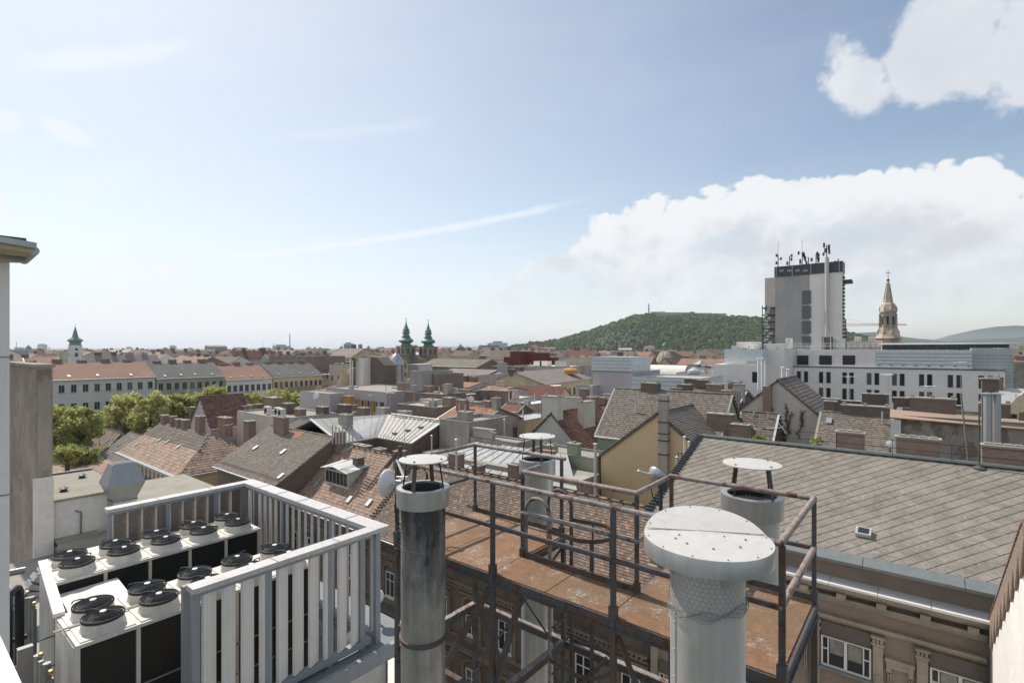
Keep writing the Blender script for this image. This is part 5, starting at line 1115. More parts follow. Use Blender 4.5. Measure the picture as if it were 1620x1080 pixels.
hp('brown roof with white verge and chimney line left of the pale metal roof', 438, 520, 84, 664, 640, 10, axis='x', wall='pale', roof='tile_brown', tile=(.45, .45), chims=((-.7, 0, .8, .8, .8, 'brick', 1), (0, .1, 1.6, .7, .8, 'brick', 2), (.45, .1, 1.6, .7, .9, 'brick', 2), (.85, .1, 1.3, .7, .9, 'brick', 2)))
house('lilac grey gabled house with a dark red roof and air conditioners before the trees', -88.5, -81, 31, 37, 16.8, 20.9, 'y', 'lilac', 'tile_red', tile=(.4, .4), auto=False)
T, R = block('flat roofed extension with a brick shaft and white air conditioners', -79.5, -66, 34, 42, 18.8, 'pale', 'bitumen', chims=((-.55, 0, 3, 1.5, 1.9, 'brick', 2), (.1, 0, 1.4, 1.2, 1.3, 'brickdark', 1)), par=.2)
for k, (x_, y_) in enumerate(((-72.5, 35.2), (-70.2, 35.5), (-68.4, 35.1))):
    T = thing('air_conditioner', ['white air conditioner nearest the brick shaft on the flat extension', 'white air conditioner in the middle of the flat extension roof', 'white air conditioner at the right edge of the flat extension roof'][k], 'air conditioner', (x_, y_, 18.65), 0, 'air conditioners on the flat extension')
    b = MB(); b.box(-.6, -.3, .1, .6, .3, 1.25); b.build('case', M['unitwhite'], T, local=True, bevel=.03); b = MB(); b.lathe((0, 0, 0), [(.38, 0), (.38, .02), (0, .02)], 20); f = b.build('fan_grille', M['fanblack'], T, local=True); f.rotation_euler = (PI/2, 0, 0); f.location = (-.1, -.3, .68)
bp('long low roof with rooftop rubble and brick shafts behind the brown chimneys', 300, 430, 86, 655, 8, wall='brickbrown', top='bitumen', chims=((-.8, 0, 2, 1, 1, 'brick', 3), (-.3, .1, 3, 1, 1.1, 'brick', 3), (.2, 0, 1.2, 1, 1.4, 'brickdark', 1), (.6, .2, 2.4, 1, 1.1, 'brick', 2)), par=.2)
# ---- felt roof, party wall and duct hood at far left
T = thing('party_wall', 'tall patched party wall of brick and old render at the far left', 'wall', (-34, 4.7, 0)); b = MB(); b.box(-38, 4.5, 0, -30.1, 5.05, 27.2); b.build('wall', M['partywall'], T); b = MB(); b.box(-38.1, 4.42, 27.202, -30.0, 5.13, 27.33); b.build('coping', M['facade_trim'], T)
b = MB(); b.box(-30.08, 4.4, 0, -29.9, 5.06, 22.4); b.build('lower_render', M['white'], T)
b = MB(); b.prism([(-30.098, 4.55, 22.9), (-30.098, 5.0, 22.9), (-30.098, 5.0, 27.1), (-30.098, 4.55, 27.1)], (.02, 0, 0)); b.build('end_face', M['cementpatch'], T)
T = thing('felt_roof_house', 'pale house with a gritty felt roof between the party wall and the duct hood', 'house', (-33, 7, 0)); b = MB(); b.box(-36, 5.06, 0, -30.1, 7.6, 21.2); b.box(-37, 7.61, 0, -31.5, 12.5, 19.9); b.build('wall', M['white'], T); b = MB(); b.box(-36.1, 5.06, 21.202, -30.02, 7.7, 21.32); b.box(-37.1, 7.71, 19.902, -31.4, 12.6, 20.0); b.build('roof', M['bitumen'], T)
b = MB(); b.box(-36.15, 5.07, 21.322, -36.0, 7.7, 21.42); b.build('upstand', M['lead'], T)
for k, (x_, y_) in enumerate(((-31.6, 5.7), (-34.2, 6.9))): b = MB(); b.lathe((x_, y_, 21.32), [(.14, 0), (.12, .12), (.2, .14), (0, .24)], 12); b.build('vent', M['darkmetal'], T, True)
b = MB(); b.tube([(-29.95, 6.0, 19.2), (-29.95, 6.0, 20.6), (-29.9, 5.8, 20.7)], .04, 6); b.build('vent_pipe', M['lead'], T, True)
b = MB(); b.box(-30.09, 5.1, 19.35, -29.5, 6.6, 19.6); b.build('lean_to', M['bitumen'], T)
T = thing('duct_hood', 'galvanised duct hood with flared open top behind the louvre screen', 'duct', (-29.4, 7.9, 19)); hx_, hy_ = -29.3, 7.38
def frus(b, cx, cy, z0, z1, a0, b0_, a1, b1_, m=0): b.mesh([(cx-a0, cy-b0_, z0), (cx+a0, cy-b0_, z0), (cx+a0, cy+b0_, z0), (cx-a0, cy+b0_, z0), (cx-a1, cy-b1_, z1), (cx+a1, cy-b1_, z1), (cx+a1, cy+b1_, z1), (cx-a1, cy+b1_, z1)], [(0, 3, 2, 1), (4, 5, 6, 7), (0, 1, 5, 4), (1, 2, 6, 5), (2, 3, 7, 6), (3, 0, 4, 7)], m)
b = MB(); b.cbox((hx_, hy_, 20.0), .9, .9, 2.2); b.build('duct_neck', M['duct'], T); b = MB(); frus(b, hx_, hy_, 21.05, 21.8, .44, .44, .72, .72); b.build('flare', M['duct'], T); b = MB(); frus(b, hx_, hy_, 21.802, 22.7, .72, .72, .36, .44); b.build('hood_top', M['fencegrey'], T)
b = MB(); b.box(hx_-.32, hy_-.4, 22.702, hx_-.03, hy_+.4, 22.72); b.box(hx_+.03, hy_-.4, 22.702, hx_+.32, hy_+.4, 22.72); b.build('grille', M['insul'], T); b = MB(); b.cbox((hx_, hy_, 21.02), .98, .98, .06); b.build('flange', M['lead'], T)
T = thing('air_duct', 'beige rectangular air duct with a rounded elbow beyond the far cooling unit', 'duct', (-18.5, 5, 21.5)); b = MB(); b.box(-19.4, 3.6, 21.45, -18.5, 5.0, 22.1); b.build('duct_section', M['unitwhite'], T, bevel=.03); b = MB(); b.box(-19.45, 5.01, 21.4, -18.4, 6.6, 22.14); b.build('duct_section', M['unitwhite'], T, bevel=.03); b = MB(); b.box(-20.6, 5.4, 21.0, -19.46, 6.8, 22.2); b.build('plenum', M['unitwhite'], T, bevel=.03)
b = MB(); P = arc((-18.95, 3.6, 21.15), .62, PI/2, PI, 8, (0, 1, 0), (0, 0, 1)); 
for i in range(len(P)-1): b.beam(P[i], P[i+1]+(P[i+1]-P[i])*.05, .88, .5, up=(1, 0, 0))
b.build('elbow', M['duct'], T); 
# ================================================================ middle: pale metal roofs
def seam_roof(T, poly, n_, mt, R):
    P = [Vector(p) for p in poly]
    for i in range(n_):
        t0, t1 = i/n_, (i+1)/n_; a_, b_, c_, d_ = P[0].lerp(P[1], t0), P[0].lerp(P[1], t1), P[3].lerp(P[2], t1), P[3].lerp(P[2], t0)
        nn_ = (b_-a_).cross(d_-a_).normalized(); nn_ = -nn_ if nn_.z < 0 else nn_
        m_ = MB(); m_.prism([a_+nn_*.003, b_+nn_*.003, c_+nn_*.003, d_+nn_*.003], nn_*.012); m_.beam(a_+nn_*.03, d_+nn_*.03, .03, .06); m_.build('roof_sheet', M[mt], R)
T = thing('metal_roof_house', 'house with pale standing seam metal roofs folded round a small court', 'house', (-44, 33, 0))
b = MB(); b.box(-49, 32.6, 0, -38.6, 41, 18.9); b.prism([(-38.6, 32.6, 18.9), (-38.6, 36.7, 20.45), (-38.6, 41, 18.9)], (-.3, 0, 0)); b.box(-54.4, 28.4, 0, -43.9, 41, 18.8); b.build('wall', M['brickdark'], T)
A_ = [(-43.8, 32.5, 18.95), (-38.5, 32.5, 18.95), (-38.5, 36.7, 20.6), (-47.5, 36.7, 20.6)]; B_ = [(-43.8, 28.3, 18.9), (-43.8, 32.5, 18.95), (-47.5, 36.7, 20.6), (-49.2, 28.3, 20.8)]
b = MB(); slab(b, A_); slab(b, B_); slab(b, [(-38.5, 41, 18.9), (-49, 41, 18.9), (-47.5, 36.7, 20.6), (-38.5, 36.7, 20.6)]); slab(b, [(-54.4, 28.3, 18.9), (-49.2, 28.3, 20.8), (-47.5, 36.7, 20.6), (-54.4, 41, 18.9)]); R = b.build('roof', M['zinc'], T)
seam_roof(T, A_, 11, 'zinc_light', R); seam_roof(T, B_, 9, 'zinc_light', R)
b = MB(); b.beam((-49.2, 28.25, 20.84), (-43.75, 28.25, 18.95), .25, .1); b.beam((-38.45, 32.45, 19.0), (-38.45, 36.7, 20.65), .2, .08); b.build('verge_trim', M['white_paint'], R)
b = MB()
for k in range(12): b.cbox((-46+k*.62, 36.5, 20.72), .08, .3, .2); b.cbox((-43.5+k*.42, 32.75, 19.15), .04, .04, .2)
b.tube([(-46.5, 36.4, 20.8), (-38.6, 36.4, 20.8)], .05, 6); b.build('snow_guard', M['zinc'], R, kind='stuff')
stack('grey chimney with its shadow on the pale metal roof', -46.8, 30.8, 19.2, 21.2, 1.5, .8, 'cement', 0, 2)
for k in range(3): b = MB(); q_ = Vector(A_[0]).lerp(Vector(A_[1]), .3+.2*k)+Vector((0, 1+k*.8, .4+k*.32)); b.cbox(q_+Vector((0, 0, .08)), .5, .4, .14); b.build('roof_hatch', M['lead'], R)
for k in range(7):
    p_ = atd(526+k*5.3, 700, 44); pole(['first', 'second', 'third', 'fourth', 'fifth', 'sixth', 'seventh'][k]+' slim pipe from the left in the row before the metal roof', p_.x, p_.y, atd(526, 702, 44).z, atd(526, 672+(k % 3)*2, 44).z, .055, 'zinc', group='row of slim pipes before the metal roof', cap=False)
for k, (px_, py_, h_, lb) in enumerate(((572, 706, 2.0, 'wide brick chimney behind the pink tile ridge, left one'), (601, 712, 1.3, 'brick chimney behind the pink tile ridge, middle one'), (632, 716, 1.6, 'brick chimney with a small mast at the ladder on the pink roof'), (722, 720, 1.5, 'brick chimney behind the brown tile ridge next to the blue roof'), (757, 738, 1.1, 'small brick chimney behind the brown tile ridge, right of the others'), (815, 737, 1.0, 'small brick stub behind the brown tile ridge beside the middle flue'))):
    q_ = ony(px_, py_, 28.9 if k != 2 else 27.0); stack(lb, q_.x, q_.y, 17.3, q_.z+.1, (2.2, 1.0, .7, 1.1, .8, .8)[k], .7, 'brickbrown', 0, 2, 'chimneys behind the tiled ridge')
T = thing('roof_ladder', 'iron roof ladder lying on the pink tiles', 'ladder', (-35.5, 26, 17)); b = MB()
for s_ in (0, .4): b.beam((-34.9+s_, 24.9, pz(24.9)+.1), (-34.9+s_, 27.4, pz(27.4)+.1), .04)
for k in range(8): y_ = 25+k*.32; b.beam((-34.9, y_, pz(y_)+.1), (-34.5, y_, pz(y_)+.1), .03)
b.build('frame', M['postpaint'], T)
# courtyard walls, light blue roof
T = thing('blue_metal_roof_house', 'low house with a shallow light blue sheet roof behind the tiled ridge', 'house', (-30, 34, 0)); b = MB(); b.box(-37.5, 33, 0, -20, 35.9, 18.2); b.build('wall', M['cement'], T)
P_ = [(-37.5, 32.6, 17.6), (-20, 32.6, 17.6), (-23, 35.95, 19.3), (-33, 35.95, 19.3)]; b = MB(); slab(b, P_); R = b.build('roof', M['bluesheet'], T); seam_roof(T, P_, 14, 'bluesheet', R)
T, R = block('old cement rendered firewall block with a brick strip right of the pale metal roof', -38.3, -34.2, 36, 42, 20.9, 'cement', 'bitumen', chims=((.2, -.6, 1.4, .9, .8, 'cement', 1),), auto=False); b = MB(); b.box(-34.19, 36.2, 5, -33.6, 36.9, 20.0); b.build('brick_strip', M['brickbrown'], T)
block('long low cement courtyard wall behind the blue sheet roof', -34, -28.3, 36, 38.0, 19.6, 'cement', 'bitumen', par=.1, name='firewall', cat='wall', auto=False); block('taller bare cement wall piece next to the brick strip', -33.6, -31.2, 35.96, 36.4, 20.4, 'cement', 'bitumen', par=0, name='firewall', cat='wall', auto=False)
hp('house with bright orange tiles and grouped pipes in the middle', 690, 756, 60, 668, 640, 8, axis='x', wall='cement', roof='tile_orange', tile=(.3, .3), chims=((-.5, -.3, 1.5, .8, .8, 'brick', 2), (.3, .1, 1.2, .8, .7, 'brick', 2), (.8, 0, .8, .8, 1.2, 'cement', 1)))
house('pale pink gabled house with red tiles and a skylight right of the middle', -33.0, -25.3, 42.6, 52, 18.1, 21.6, 'y', 'pale', 'tile_red', tile=(.3, .3), chims=((-.9, .05, 1.0, 1.9, 1.6, 'pale', 2), (-.1, -.4, 2.2, .8, .9, 'pale', 2), (.3, -.3, 1.0, .8, 1.2, 'brick', 1)), auto=False)
hp('red tiled roof slope with white seams between the pink gable and the taupe gable', 905, 968, 66, 690, 640, 9, axis='x', wall='brick', roof='tile_red', tile=(.35, .35), chims=((-.4, .1, 1.4, .8, 1.0, 'brick', 2), (.2, 0, 1.2, .8, .9, 'brick', 2)))
block('pale green rendered firewall house with small pipes left of the yellow gable', -27.3, -20.4, 36.2, 39.5, 19.2, 'greenish', 'bitumen', par=.15, chims=((-.45, -.6, 1.3, .7, .45, 'greenish', 2), (.3, -.7, 1.0, .6, .9, 'greenish', 1)), auto=False)
T = thing('tiled_coping', 'thin orange tiled coping stepping along the green firewall', 'coping', (-25, 36, 19.2)); b = MB(); b.beam((-29.6, 36.0, 18.2), (-26.0, 36.0, 19.5), .5, .16); b.beam((-26, 36.0, 19.32), (-24.2, 36.0, 19.4), .5, .14); b.build('tiles', M['tile_orange'], T)
# yellow gable house
T, R, _ = house('yellow gabled firewall house with a tall ribbed shaft up its gable', -20.2, -10.6, 36.5, 44, 19.6, 23.3, 'y', 'ochre', 'tile_grey', tile=(.2, .2), gutter=False, auto=False)
b = MB()
for t in range(26):
    k = t/26; b.cbox((-20.2+4.8*k, 36.42, 19.6+3.7*k+.06), .2, .18, .10); b.cbox((-10.6-4.8*k, 36.42, 19.6+3.7*k+.06), .2, .18, .10)
b.build('verge_tiles', M['tile_dark'], R, kind='stuff')
q_ = ony(1050, 640, 36.2); b = MB(); b.box(q_.x-.33, 36.0, 8, q_.x+.33, 36.42, ony(1050, 624, 36.2).z); b.build('shaft', M['cement'], T)
for py_ in (634, 668, 686, 697, 719): z_ = ony(1050, py_, 36).z; b = MB(); b.box(q_.x-.37, 35.96, z_-.04, q_.x+.37, 36.44, z_+.04); b.build('shaft_band', M['darkmetal'], T)
house('taupe tiled house behind the yellow gable with a dark verge', -23.0, -12.5, 41.0, 48, 20.6, 24.25, 'x', 'greenish', 'tile_grey', tile=(.22, .22), lights=((.55, .35),), chims=((-.35, .05, 1.6, .8, .6, 'brickdark', 2),))
p_ = atd(1140, 655, 41); stack('broad brown brick chimney right of the yellow gable ridge', p_.x, p_.y, 17, p_.z, 1.9, .9, 'brickbrown', 0, 2); p_ = atd(1172, 672, 38); stack('lower brick chimney with a pale coping at the foot of the beige gable', p_.x, p_.y, 17, p_.z, 1.2, .8, 'brick', 0, 2)
house('low dark tiled roof strip behind the broad brown brick chimney', -12.3, -9.6, 44.5, 50, 20.0, 22.6, 'x', 'brickdark', 'tile_dark', tile=(.25, .25))
hp('dark roofed house with brick stacks above the yellow gable', 1062, 1165, 58, 640, 615, 8, axis='x', wall='brickdark', roof='tile_dark', tile=(.4, .4), chims=((-.8, -.4, 1.6, .9, .5, 'brickdark', 2), (-.4, .1, 1.2, .9, 1.0, 'brickdark', 1), (.1, -.2, 1.8, .9, .6, 'brick', 2), (.6, .2, 1.4, .9, .9, 'brick', 2), (.9, -.4, 1.1, .8, .8, 'cement', 1)))
for k, (px_, pt, Z_, r_) in enumerate(((942, 703, 36, .10), (1083, 692, 33, .07), (1090, 700, 32, .06), (1071, 724, 32, .07), (683, 690, 36, .05), (722, 696, 36, .07), (798, 664, 50, .07), (935, 612, 80, .12))):
    p_ = atd(px_, pt, Z_); pole(['bright steel flue pipe with bands on the green wall', 'slim cream pipe against the yellow gable, left of the pair', 'slim cream pipe against the yellow gable, right of the pair', 'short ribbed steel pipe at the foot of the yellow gable', 'thin capped pipe before the cement wall', 'short white capped pipe before the cement wall', 'grey steel pipe above the cream house', 'thin steel pipe beside the lilac block'][k], p_.x, p_.y, p_.z-(4 if k < 4 else 3), p_.z, r_, 'zinc' if k not in (1, 2) else 'unitwhite')
T = thing('pipe_cage', 'narrow dark steel cage around the cream pipes before the yellow gable', 'cage', tuple(atd(1078, 760, 32.5))); b = MB(); 
for a_ in (1073, 1078.5, 1084): p_ = atd(a_, 716, 32.5); b.beam(p_, p_-Vector((0, 0, 2.2)), .04)
for py_ in (717, 730, 745): b.beam(atd(1073, py_, 32.5), atd(1084, py_, 32.5), .04)
b.build('frame', M['darkmetal'], T)
# beige gable wall with creeper, right of the middle
T, R, _ = house('beige gabled firewall house with a brick pilaster and dead creeper behind the diamond roof', -14.1, -6.2, 50, 58, 21.8, 25.3, 'y', 'pale', 'tile_grey', tile=(.35, .35), ridgeoff=0, auto=False)
q_ = ony(1214, 610, 49.8); b = MB(); b.box(q_.x-.35, 49.6, 14, q_.x+.35, 49.995, ony(1214, 611, 49.8).z); b.build('pilaster', M['brick'], T); a_ = ony(1176, 655, 49.9); c_ = ony(1194, 690, 49.9); b = MB(); b.box(a_.x, 49.9, c_.z-1, c_.x, 49.996, a_.z); b.build('dark_door', M['insul'], T)
q1 = ony(1157, 612, 49.95); q3 = ony(1172, 612, 49.95)
for k in range(5): b = MB(); x_ = q1.x+k*(q3.x-q1.x)/5; b.tube([(x_, 49.85, 20.5), (x_, 49.85, 24.3)], .07, 6); b.build('drain_pipe', M['frame_grey'], T, True)
b = MB()
for k, (px_, pb, pt) in enumerate(((1222, 690, 640), (1243, 690, 652), (1246, 688, 640), (1262, 690, 650), (1270, 668, 648))):
    P = [ony(px_+rnd.uniform(-3, 3)+(pb-p_)*.25*(k % 2), p_, 49.93) for p_ in range(pb, pt, -5)]
    b.tube(P, .025, 4)
    for p_ in P:
        for _ in range(7): e_ = p_+Vector((rnd.uniform(-.22, .22), rnd.uniform(-.1, .02), rnd.uniform(-.3, .3))); b.tube([p_, e_], .02, 3, cap=False)
b.build('creeper', M['bark'], T, kind='stuff')
house('brown grey tiled house with a white roof window behind the ridge chimneys', -6.4, -1.75, 43.2, 52, 20.0, 23.0, 'x', 'brickdark', 'tile_grey', tile=(.2, .2), lights=((.1, .75),), chims=((.2, .05, 3.0, .8, .6, 'brickdark', 3), (-.8, .1, .8, .7, .8, 'brickdark', 1)))
T, R = block('cement firewall house with fallen render and a pale sloping coping at the right', -1.65, 12, 44, 50, 23.45, 'cementpatch', 'bitumen', par=.25, chims=((-.7, .6, 2.6, .9, .9, 'brickdark', 3), (-.2, .8, 1.6, .9, .7, 'brickdark', 2), (.1, .5, 2, .9, .9, 'brickdark', 2)), auto=False)
b = MB(); b.prism([(-1.9, 43.6, 23.3), (5.0, 43.85, 23.1), (5.0, 44.4, 23.5), (-1.9, 44.6, 23.75)], (0, 0, .06)); b.build('sloping_coping', M['tile_pink'], T); b = MB(); b.box(-1.85, 43.7, 19.0, -1.3, 43.998, 23.2); b.build('white_jamb', M['white'], T)
for k, px_ in enumerate((1562, 1577)): p_ = atd(px_, 624, 27.5); pole(['tall silver flue pipe, left of the pair at the right', 'tall silver flue pipe, right of the pair at the right'][k], p_.x, p_.y, 22.4, p_.z, .17, 'duct', group='pair of tall silver flues')
p_ = atd(1566, 600, 29.5); stack('narrow dark brick chimney behind the silver flue pair', p_.x, p_.y, 22, p_.z, .7, .6, 'brickdark', 0, 1)
hp('metal roofed house with a white gable verge at the far right', 1582, 1680, 56, 668, 615, 9, axis='x', wall='cement', roof='zinc', chims=((-.9, 0, .8, .8, 1.2, 'brick', 1),))
T = thing('white_verge_gable', 'steep cream gable edge cutting in at the far right', 'gable wall', (12, 40, 0)); P = [ony(1600, 640, 40), ony(1600, 655, 40), ony(1680, 640, 40), ony(1680, 560, 40)]; b = MB(); b.prism(P, (0, .4, 0)); b.build('wall', M['cream'], T)
for k, (px_, py_, w_, lb) in enumerate(((1275, 628, 3, 'long dark brick chimney wall left of the middle behind the tiled roof'), (1253, 607, 1, 'slim white pipes pair base on the beige gable'), (1340, 634, 2.6, 'dark brick chimney wall right of the beige gable'), (1500, 641, 2.2, 'dark brick chimney before the modern white facade, right one'))):
    if k == 1: continue
    Z_ = 58; p_ = atd(px_, py_, Z_); stack(lb, p_.x, p_.y, 18, p_.z, w_, .9, 'brickdark', 0, 2)
for k, (px_, pt, Z_) in enumerate(((1238, 582, 60), (1246, 585, 60), (1200, 567, 75), (1206, 567, 75), (1211, 571, 75))): p_ = atd(px_, pt, Z_); pole(['white steel flue above the beige gable, left one', 'white steel flue above the beige gable, right one', 'white bent flue on the modern annex, left one', 'white bent flue on the modern annex, middle one', 'white bent flue on the modern annex, right one'][k], p_.x, p_.y, p_.z-4.5, p_.z, .16, 'white_paint')
# ================================================================ avenue row at the left
def avenue(label, y0, y1, ze, zr, wall, roof, rows, n, ch, hip=(0, 0), group=None, ww=1.1):
    # front faces the avenue (+x); house() fronts face -y, so the rows go on its 'f' side turned by 90 degrees
    return house(label, -146, -132, y0, y1, ze, zr, 'y', wall, roof, wins=tuple(('f', (z_,), n, .9, 1.55, 'plain') for z_ in rows), chims=ch, hip=hip, winargs={'fm': 'frame_grey'}, lights=((.12, .12), (.35, .15), (.55, .15), (.8, .12)))
chs = lambda n, m='brick': tuple((-.9+1.8*(i+.5)/n, .10, 1.6, .8, .45+.25*(i % 2), m, 2) for i in range(n))
avenue('apartment house with a long orange tiled roof and pale grey facade along the avenue', 17, 39.2, 22.1, 25.1, 'avenue1', 'far_orange', (19.4, 15.7, 11.8, 7.7), 12, chs(5), hip=(4, 0))
avenue('grey roofed apartment house with soiled grey facade on the avenue, second from left', 39.5, 53.6, 21.6, 24.7, 'avenue2', 'far_grey', (18.9, 15.0, 10.6), 9, chs(4))
avenue('white blue apartment house with an orange roof on the avenue', 53.9, 65.2, 20.6, 23.8, 'avenue3', 'far_orange', (17.6, 13.7, 9.6), 8, chs(3))
avenue('yellow apartment house with a grey roof on the avenue', 65.5, 79.5, 20.9, 24.0, 'avenue4', 'far_grey', (17.9, 13.9, 9.8), 10, chs(4))
# balconies
for k, (y_, w_, z_) in enumerate(((43, 3.5, 16.9), (50, 3.5, 16.9), (72, 10, 16.6), (59, 2.0, 16.2))):
    b = MB(); b.box(-131.99, y_-w_/2, z_, -131.0, y_+w_/2, z_+.15)
    for q in range(int(w_/.3)): b.box(-131.03, y_-w_/2+q*.3, z_+.15, -131.0, y_-w_/2+q*.3+.06, z_+1.1)
    b.box(-131.05, y_-w_/2, z_+1.1, -130.98, y_+w_/2, z_+1.18)
    tag(b.build('balcony', M['darkmetal']), ['long dark balcony on the left half of the soiled grey facade', 'dark balcony on the right half of the soiled grey facade', 'long balcony on the yellow facade', 'small balcony on the white blue facade'][k], 'balcony')
hp('low orange hip roof house at the right end of the avenue trees', 465, 528, 118, 632, 607, 14, axis='x', wall='cream', roof='far_orange', hip=(6, 0))
# ================================================================ middle distance blocks
bp('purple grey end wall of the flat roofed attic building', 474, 522, 88, 621, 3, wall='lilac', top='bitumen', par=.1, auto=False)
T, R = bp('flat roofed building with yellow and lilac attic walls and many glazed doors', 515, 612, 92, 617, 12, wall='lilac', top='bitumen', par=.15, wins=(('f', (17.1,), 8, 1.2, 2.0, 'plain', (.22, .98)), ('f', (13.2,), 8, 1.0, 1.5)))
for k in range(5):
    w_ = T['hx'] if 'hx' in T else 5.8; b = MB(); b.box(-3.4+k*2.1, -6.06, 16.9, -2.5+k*2.1, -6.003, 19.1); b.build('coloured_panel', M['orange_panel'], T, local=True)
hp('pink facade block with stepped front before the long wall', 500, 552, 150, 592, 586, 12, axis='x', wall='pink', roof='far_taupe', wins=(('f', (19.4, 15.4), 7, 1.1, 1.9),), winargs={'fm': 'pink'})
bp('taller pink stepped front piece with small windows', 521, 541, 145, 577, 5, wall='pink', par=.2, wins=(('f', (18.9, 15.2), 2, 1.1, 1.7),))
bp('windowless grey long wall with buttresses left of the middle', 425, 500, 165, 563, 10, wall='brickbrown', top='far_grey' if False else 'bitumen', par=.2, chims=tuple((-.9+.3*i, -1, 1.2, .6, -.5, 'cement', 1) for i in range(7)), auto=False)
bp('long dark glazed attic building behind the pink facade', 500, 556, 172, 572, 12, wall='darkmetal', top='gravelroof', par=.3, auto=False)
T = thing('firewall', 'tall white painted firewall strip with drain pipes left of the sooty brick firewall', 'wall', tuple(atd(563, 640, 112)))
def slabwall(T, P, Z, th, mt, nm='wall'):
    y0 = yof(sum(p[0] for p in P)/len(P), Z); b = MB(); b.prism([ony(p[0], p[1], y0) for p in P], (0, th, 0)); return b.build(nm, M[mt], T), y0
slabwall(T, [(553, 640), (575, 640), (575, 566), (553, 568)], 112, 3, 'white')
for k in range(3): b = MB(); p_ = atd(556+k*7, 565, 111.3); b.tube([p_, p_-Vector((0, 0, 10))], .12, 5); b.build('drain_pipe', M['frame_grey'], T, True)
T = thing('firewall', 'tall sooty brown brick firewall with a sloping top near the church towers', 'wall', tuple(atd(590, 640, 111))); slabwall(T, [(574, 642), (608, 642), (608, 578), (596, 565), (574, 563)], 111, 3, 'brickdark')
T = thing('firewall', 'sloped beige firewall edge left of the white painted strip', 'wall', tuple(atd(533, 640, 115))); slabwall(T, [(520, 642), (541, 642), (541, 584)], 114, 4, 'cream')
bp('narrow grey stair block with pale doors right of the sooty firewall', 607, 630, 96, 618, 8, wall='cement', par=.3, chims=((-.3, .3, 1, 1, 2, 'pale', 1), (.5, .2, 1, 1, 3.5, 'pale', 1)))
T, R = bp('brown brick house with a single white window left of the cement block', 628, 650, 92, 606, 10, wall='brickbrown', par=.3, wins=(('f', (18.2,), 1, 1.1, 1.5, 'cross', (.2, .8)), ('f', (14.5,), 1, 1.1, 1.5, 'cross', (.2, .8))))
bp('tall plain cement block below the church towers', 648, 669, 88, 588, 7, wall='cement', top='duct', par=.2, auto=False); bp('brown brick block to the right of the plain cement block', 668, 688, 89, 592, 7, wall='brickbrown', par=.3)
bp('small grey box on the roof below the left church tower', 646, 662, 112, 577, 4, wall='duct', top='zinc', par=0, auto=False)
bp('long rubble stone low house below the cement block', 640, 698, 80, 622, 9, wall='brickbrown', top='bitumen', chims=((-.8, 0, 1.6, .9, .7, 'brick', 2), (0, .2, 1.6, .9, .8, 'brick', 2), (.8, -.5, .8, 1.2, 1.4, 'cement', 1)))
bp('flat pale roof with a boxed skylight left of the orange tiles', 628, 690, 68, 642, 9, wall='brickbrown', top='gravelroof', par=.15, chims=((-.2, -.2, 2.6, 1.4, .5, 'pale', 1), (.8, -.3, 1.6, 1.2, 1.0, 'brick', 2), (.35, -.6, 1.0, .6, .6, 'cement', 1)))
hp('small bright orange roofed house with brick stacks in the middle', 690, 738, 95, 612, 602, 8, axis='x', wall='pale', roof='far_orange', chims=((-.8, .1, 1.8, .9, .8, 'brickdark', 2), (-.2, .1, 2, .9, 1.0, 'brickdark', 2), (.4, .1, 1.6, .9, .9, 'brick', 2)))
hp('pale low wall house under the bright orange roof', 694, 770, 88, 622, 617, 6, axis='x', wall='cement', roof='far_taupe')
hp('dark brick gable with a grey roof in the middle', 728, 756, 108, 610, 591, 12, axis='y', wall='brickdark', roof='far_taupe')
hp('salmon roofed low house right of the dark gable', 742, 790, 92, 618, 609, 8, axis='x', wall='pale', roof='far_orange', chims=((.2, 0, 2, .9, .8, 'pink', 2),))
hp('big plain dark red roof with a pale ridge', 792, 862, 96, 645, 609, 12, axis='x', wall='cream', roof='far_red', wins=(('f', (17.5,), 8, 1, 1.5),), rot=6)
hp('wide taupe sheet roof in front of the church nave, left half', 668, 740, 150, 604, 582, 26, axis='x', wall='cement', roof='far_taupe', chims=((.6, .3, 2.6, 2, .9, 'brickdark', 2),)); hp('wide taupe sheet roof with boxed vents, right half', 745, 838, 140, 606, 585, 24, axis='x', wall='cement', roof='far_taupe', chims=((-.75, -.1, 2.4, 2, 2.2, 'fencegrey', 1), (-.15, -.2, 4, 2, 1.2, 'brickdark', 1), (-.5, -.2, 2.4, 1.6, 1.4, 'fencegrey', 1)))
T, R, _ = house('long cream house with a taupe roof and rows of windows turned towards the hill', -101, -62, 106, 119, 18.6, 22.6, 'x', 'cream', 'far_taupe', rot=0, wins=(), name='house') if False else (None, None, None)
pA, pB = atd(860, 607, 108), atd(934, 597, 132); dv = Vector((pB.x-pA.x, pB.y-pA.y, 0)); ang = math.degrees(math.atan2(dv.y, dv.x)); ln_ = dv.length; nrm_ = Vector((-dv.y, dv.x, 0)).normalized(); mid_ = (pA+pB)/2+nrm_*7
house('long cream house with a taupe roof and rows of windows turned towards the hill', mid_.x-ln_/2, mid_.x+ln_/2, mid_.y-7, mid_.y+7, pA.z, pA.z+2.3, 'x', 'cream', 'far_taupe', rot=ang, wins=(('f', (17.1, 13.2), 9, 1.3, 1.9),), chims=((-.98, .1, 1.5, .8, .6, 'brickdark', 2),), winargs={'fm': 'frame_grey'})
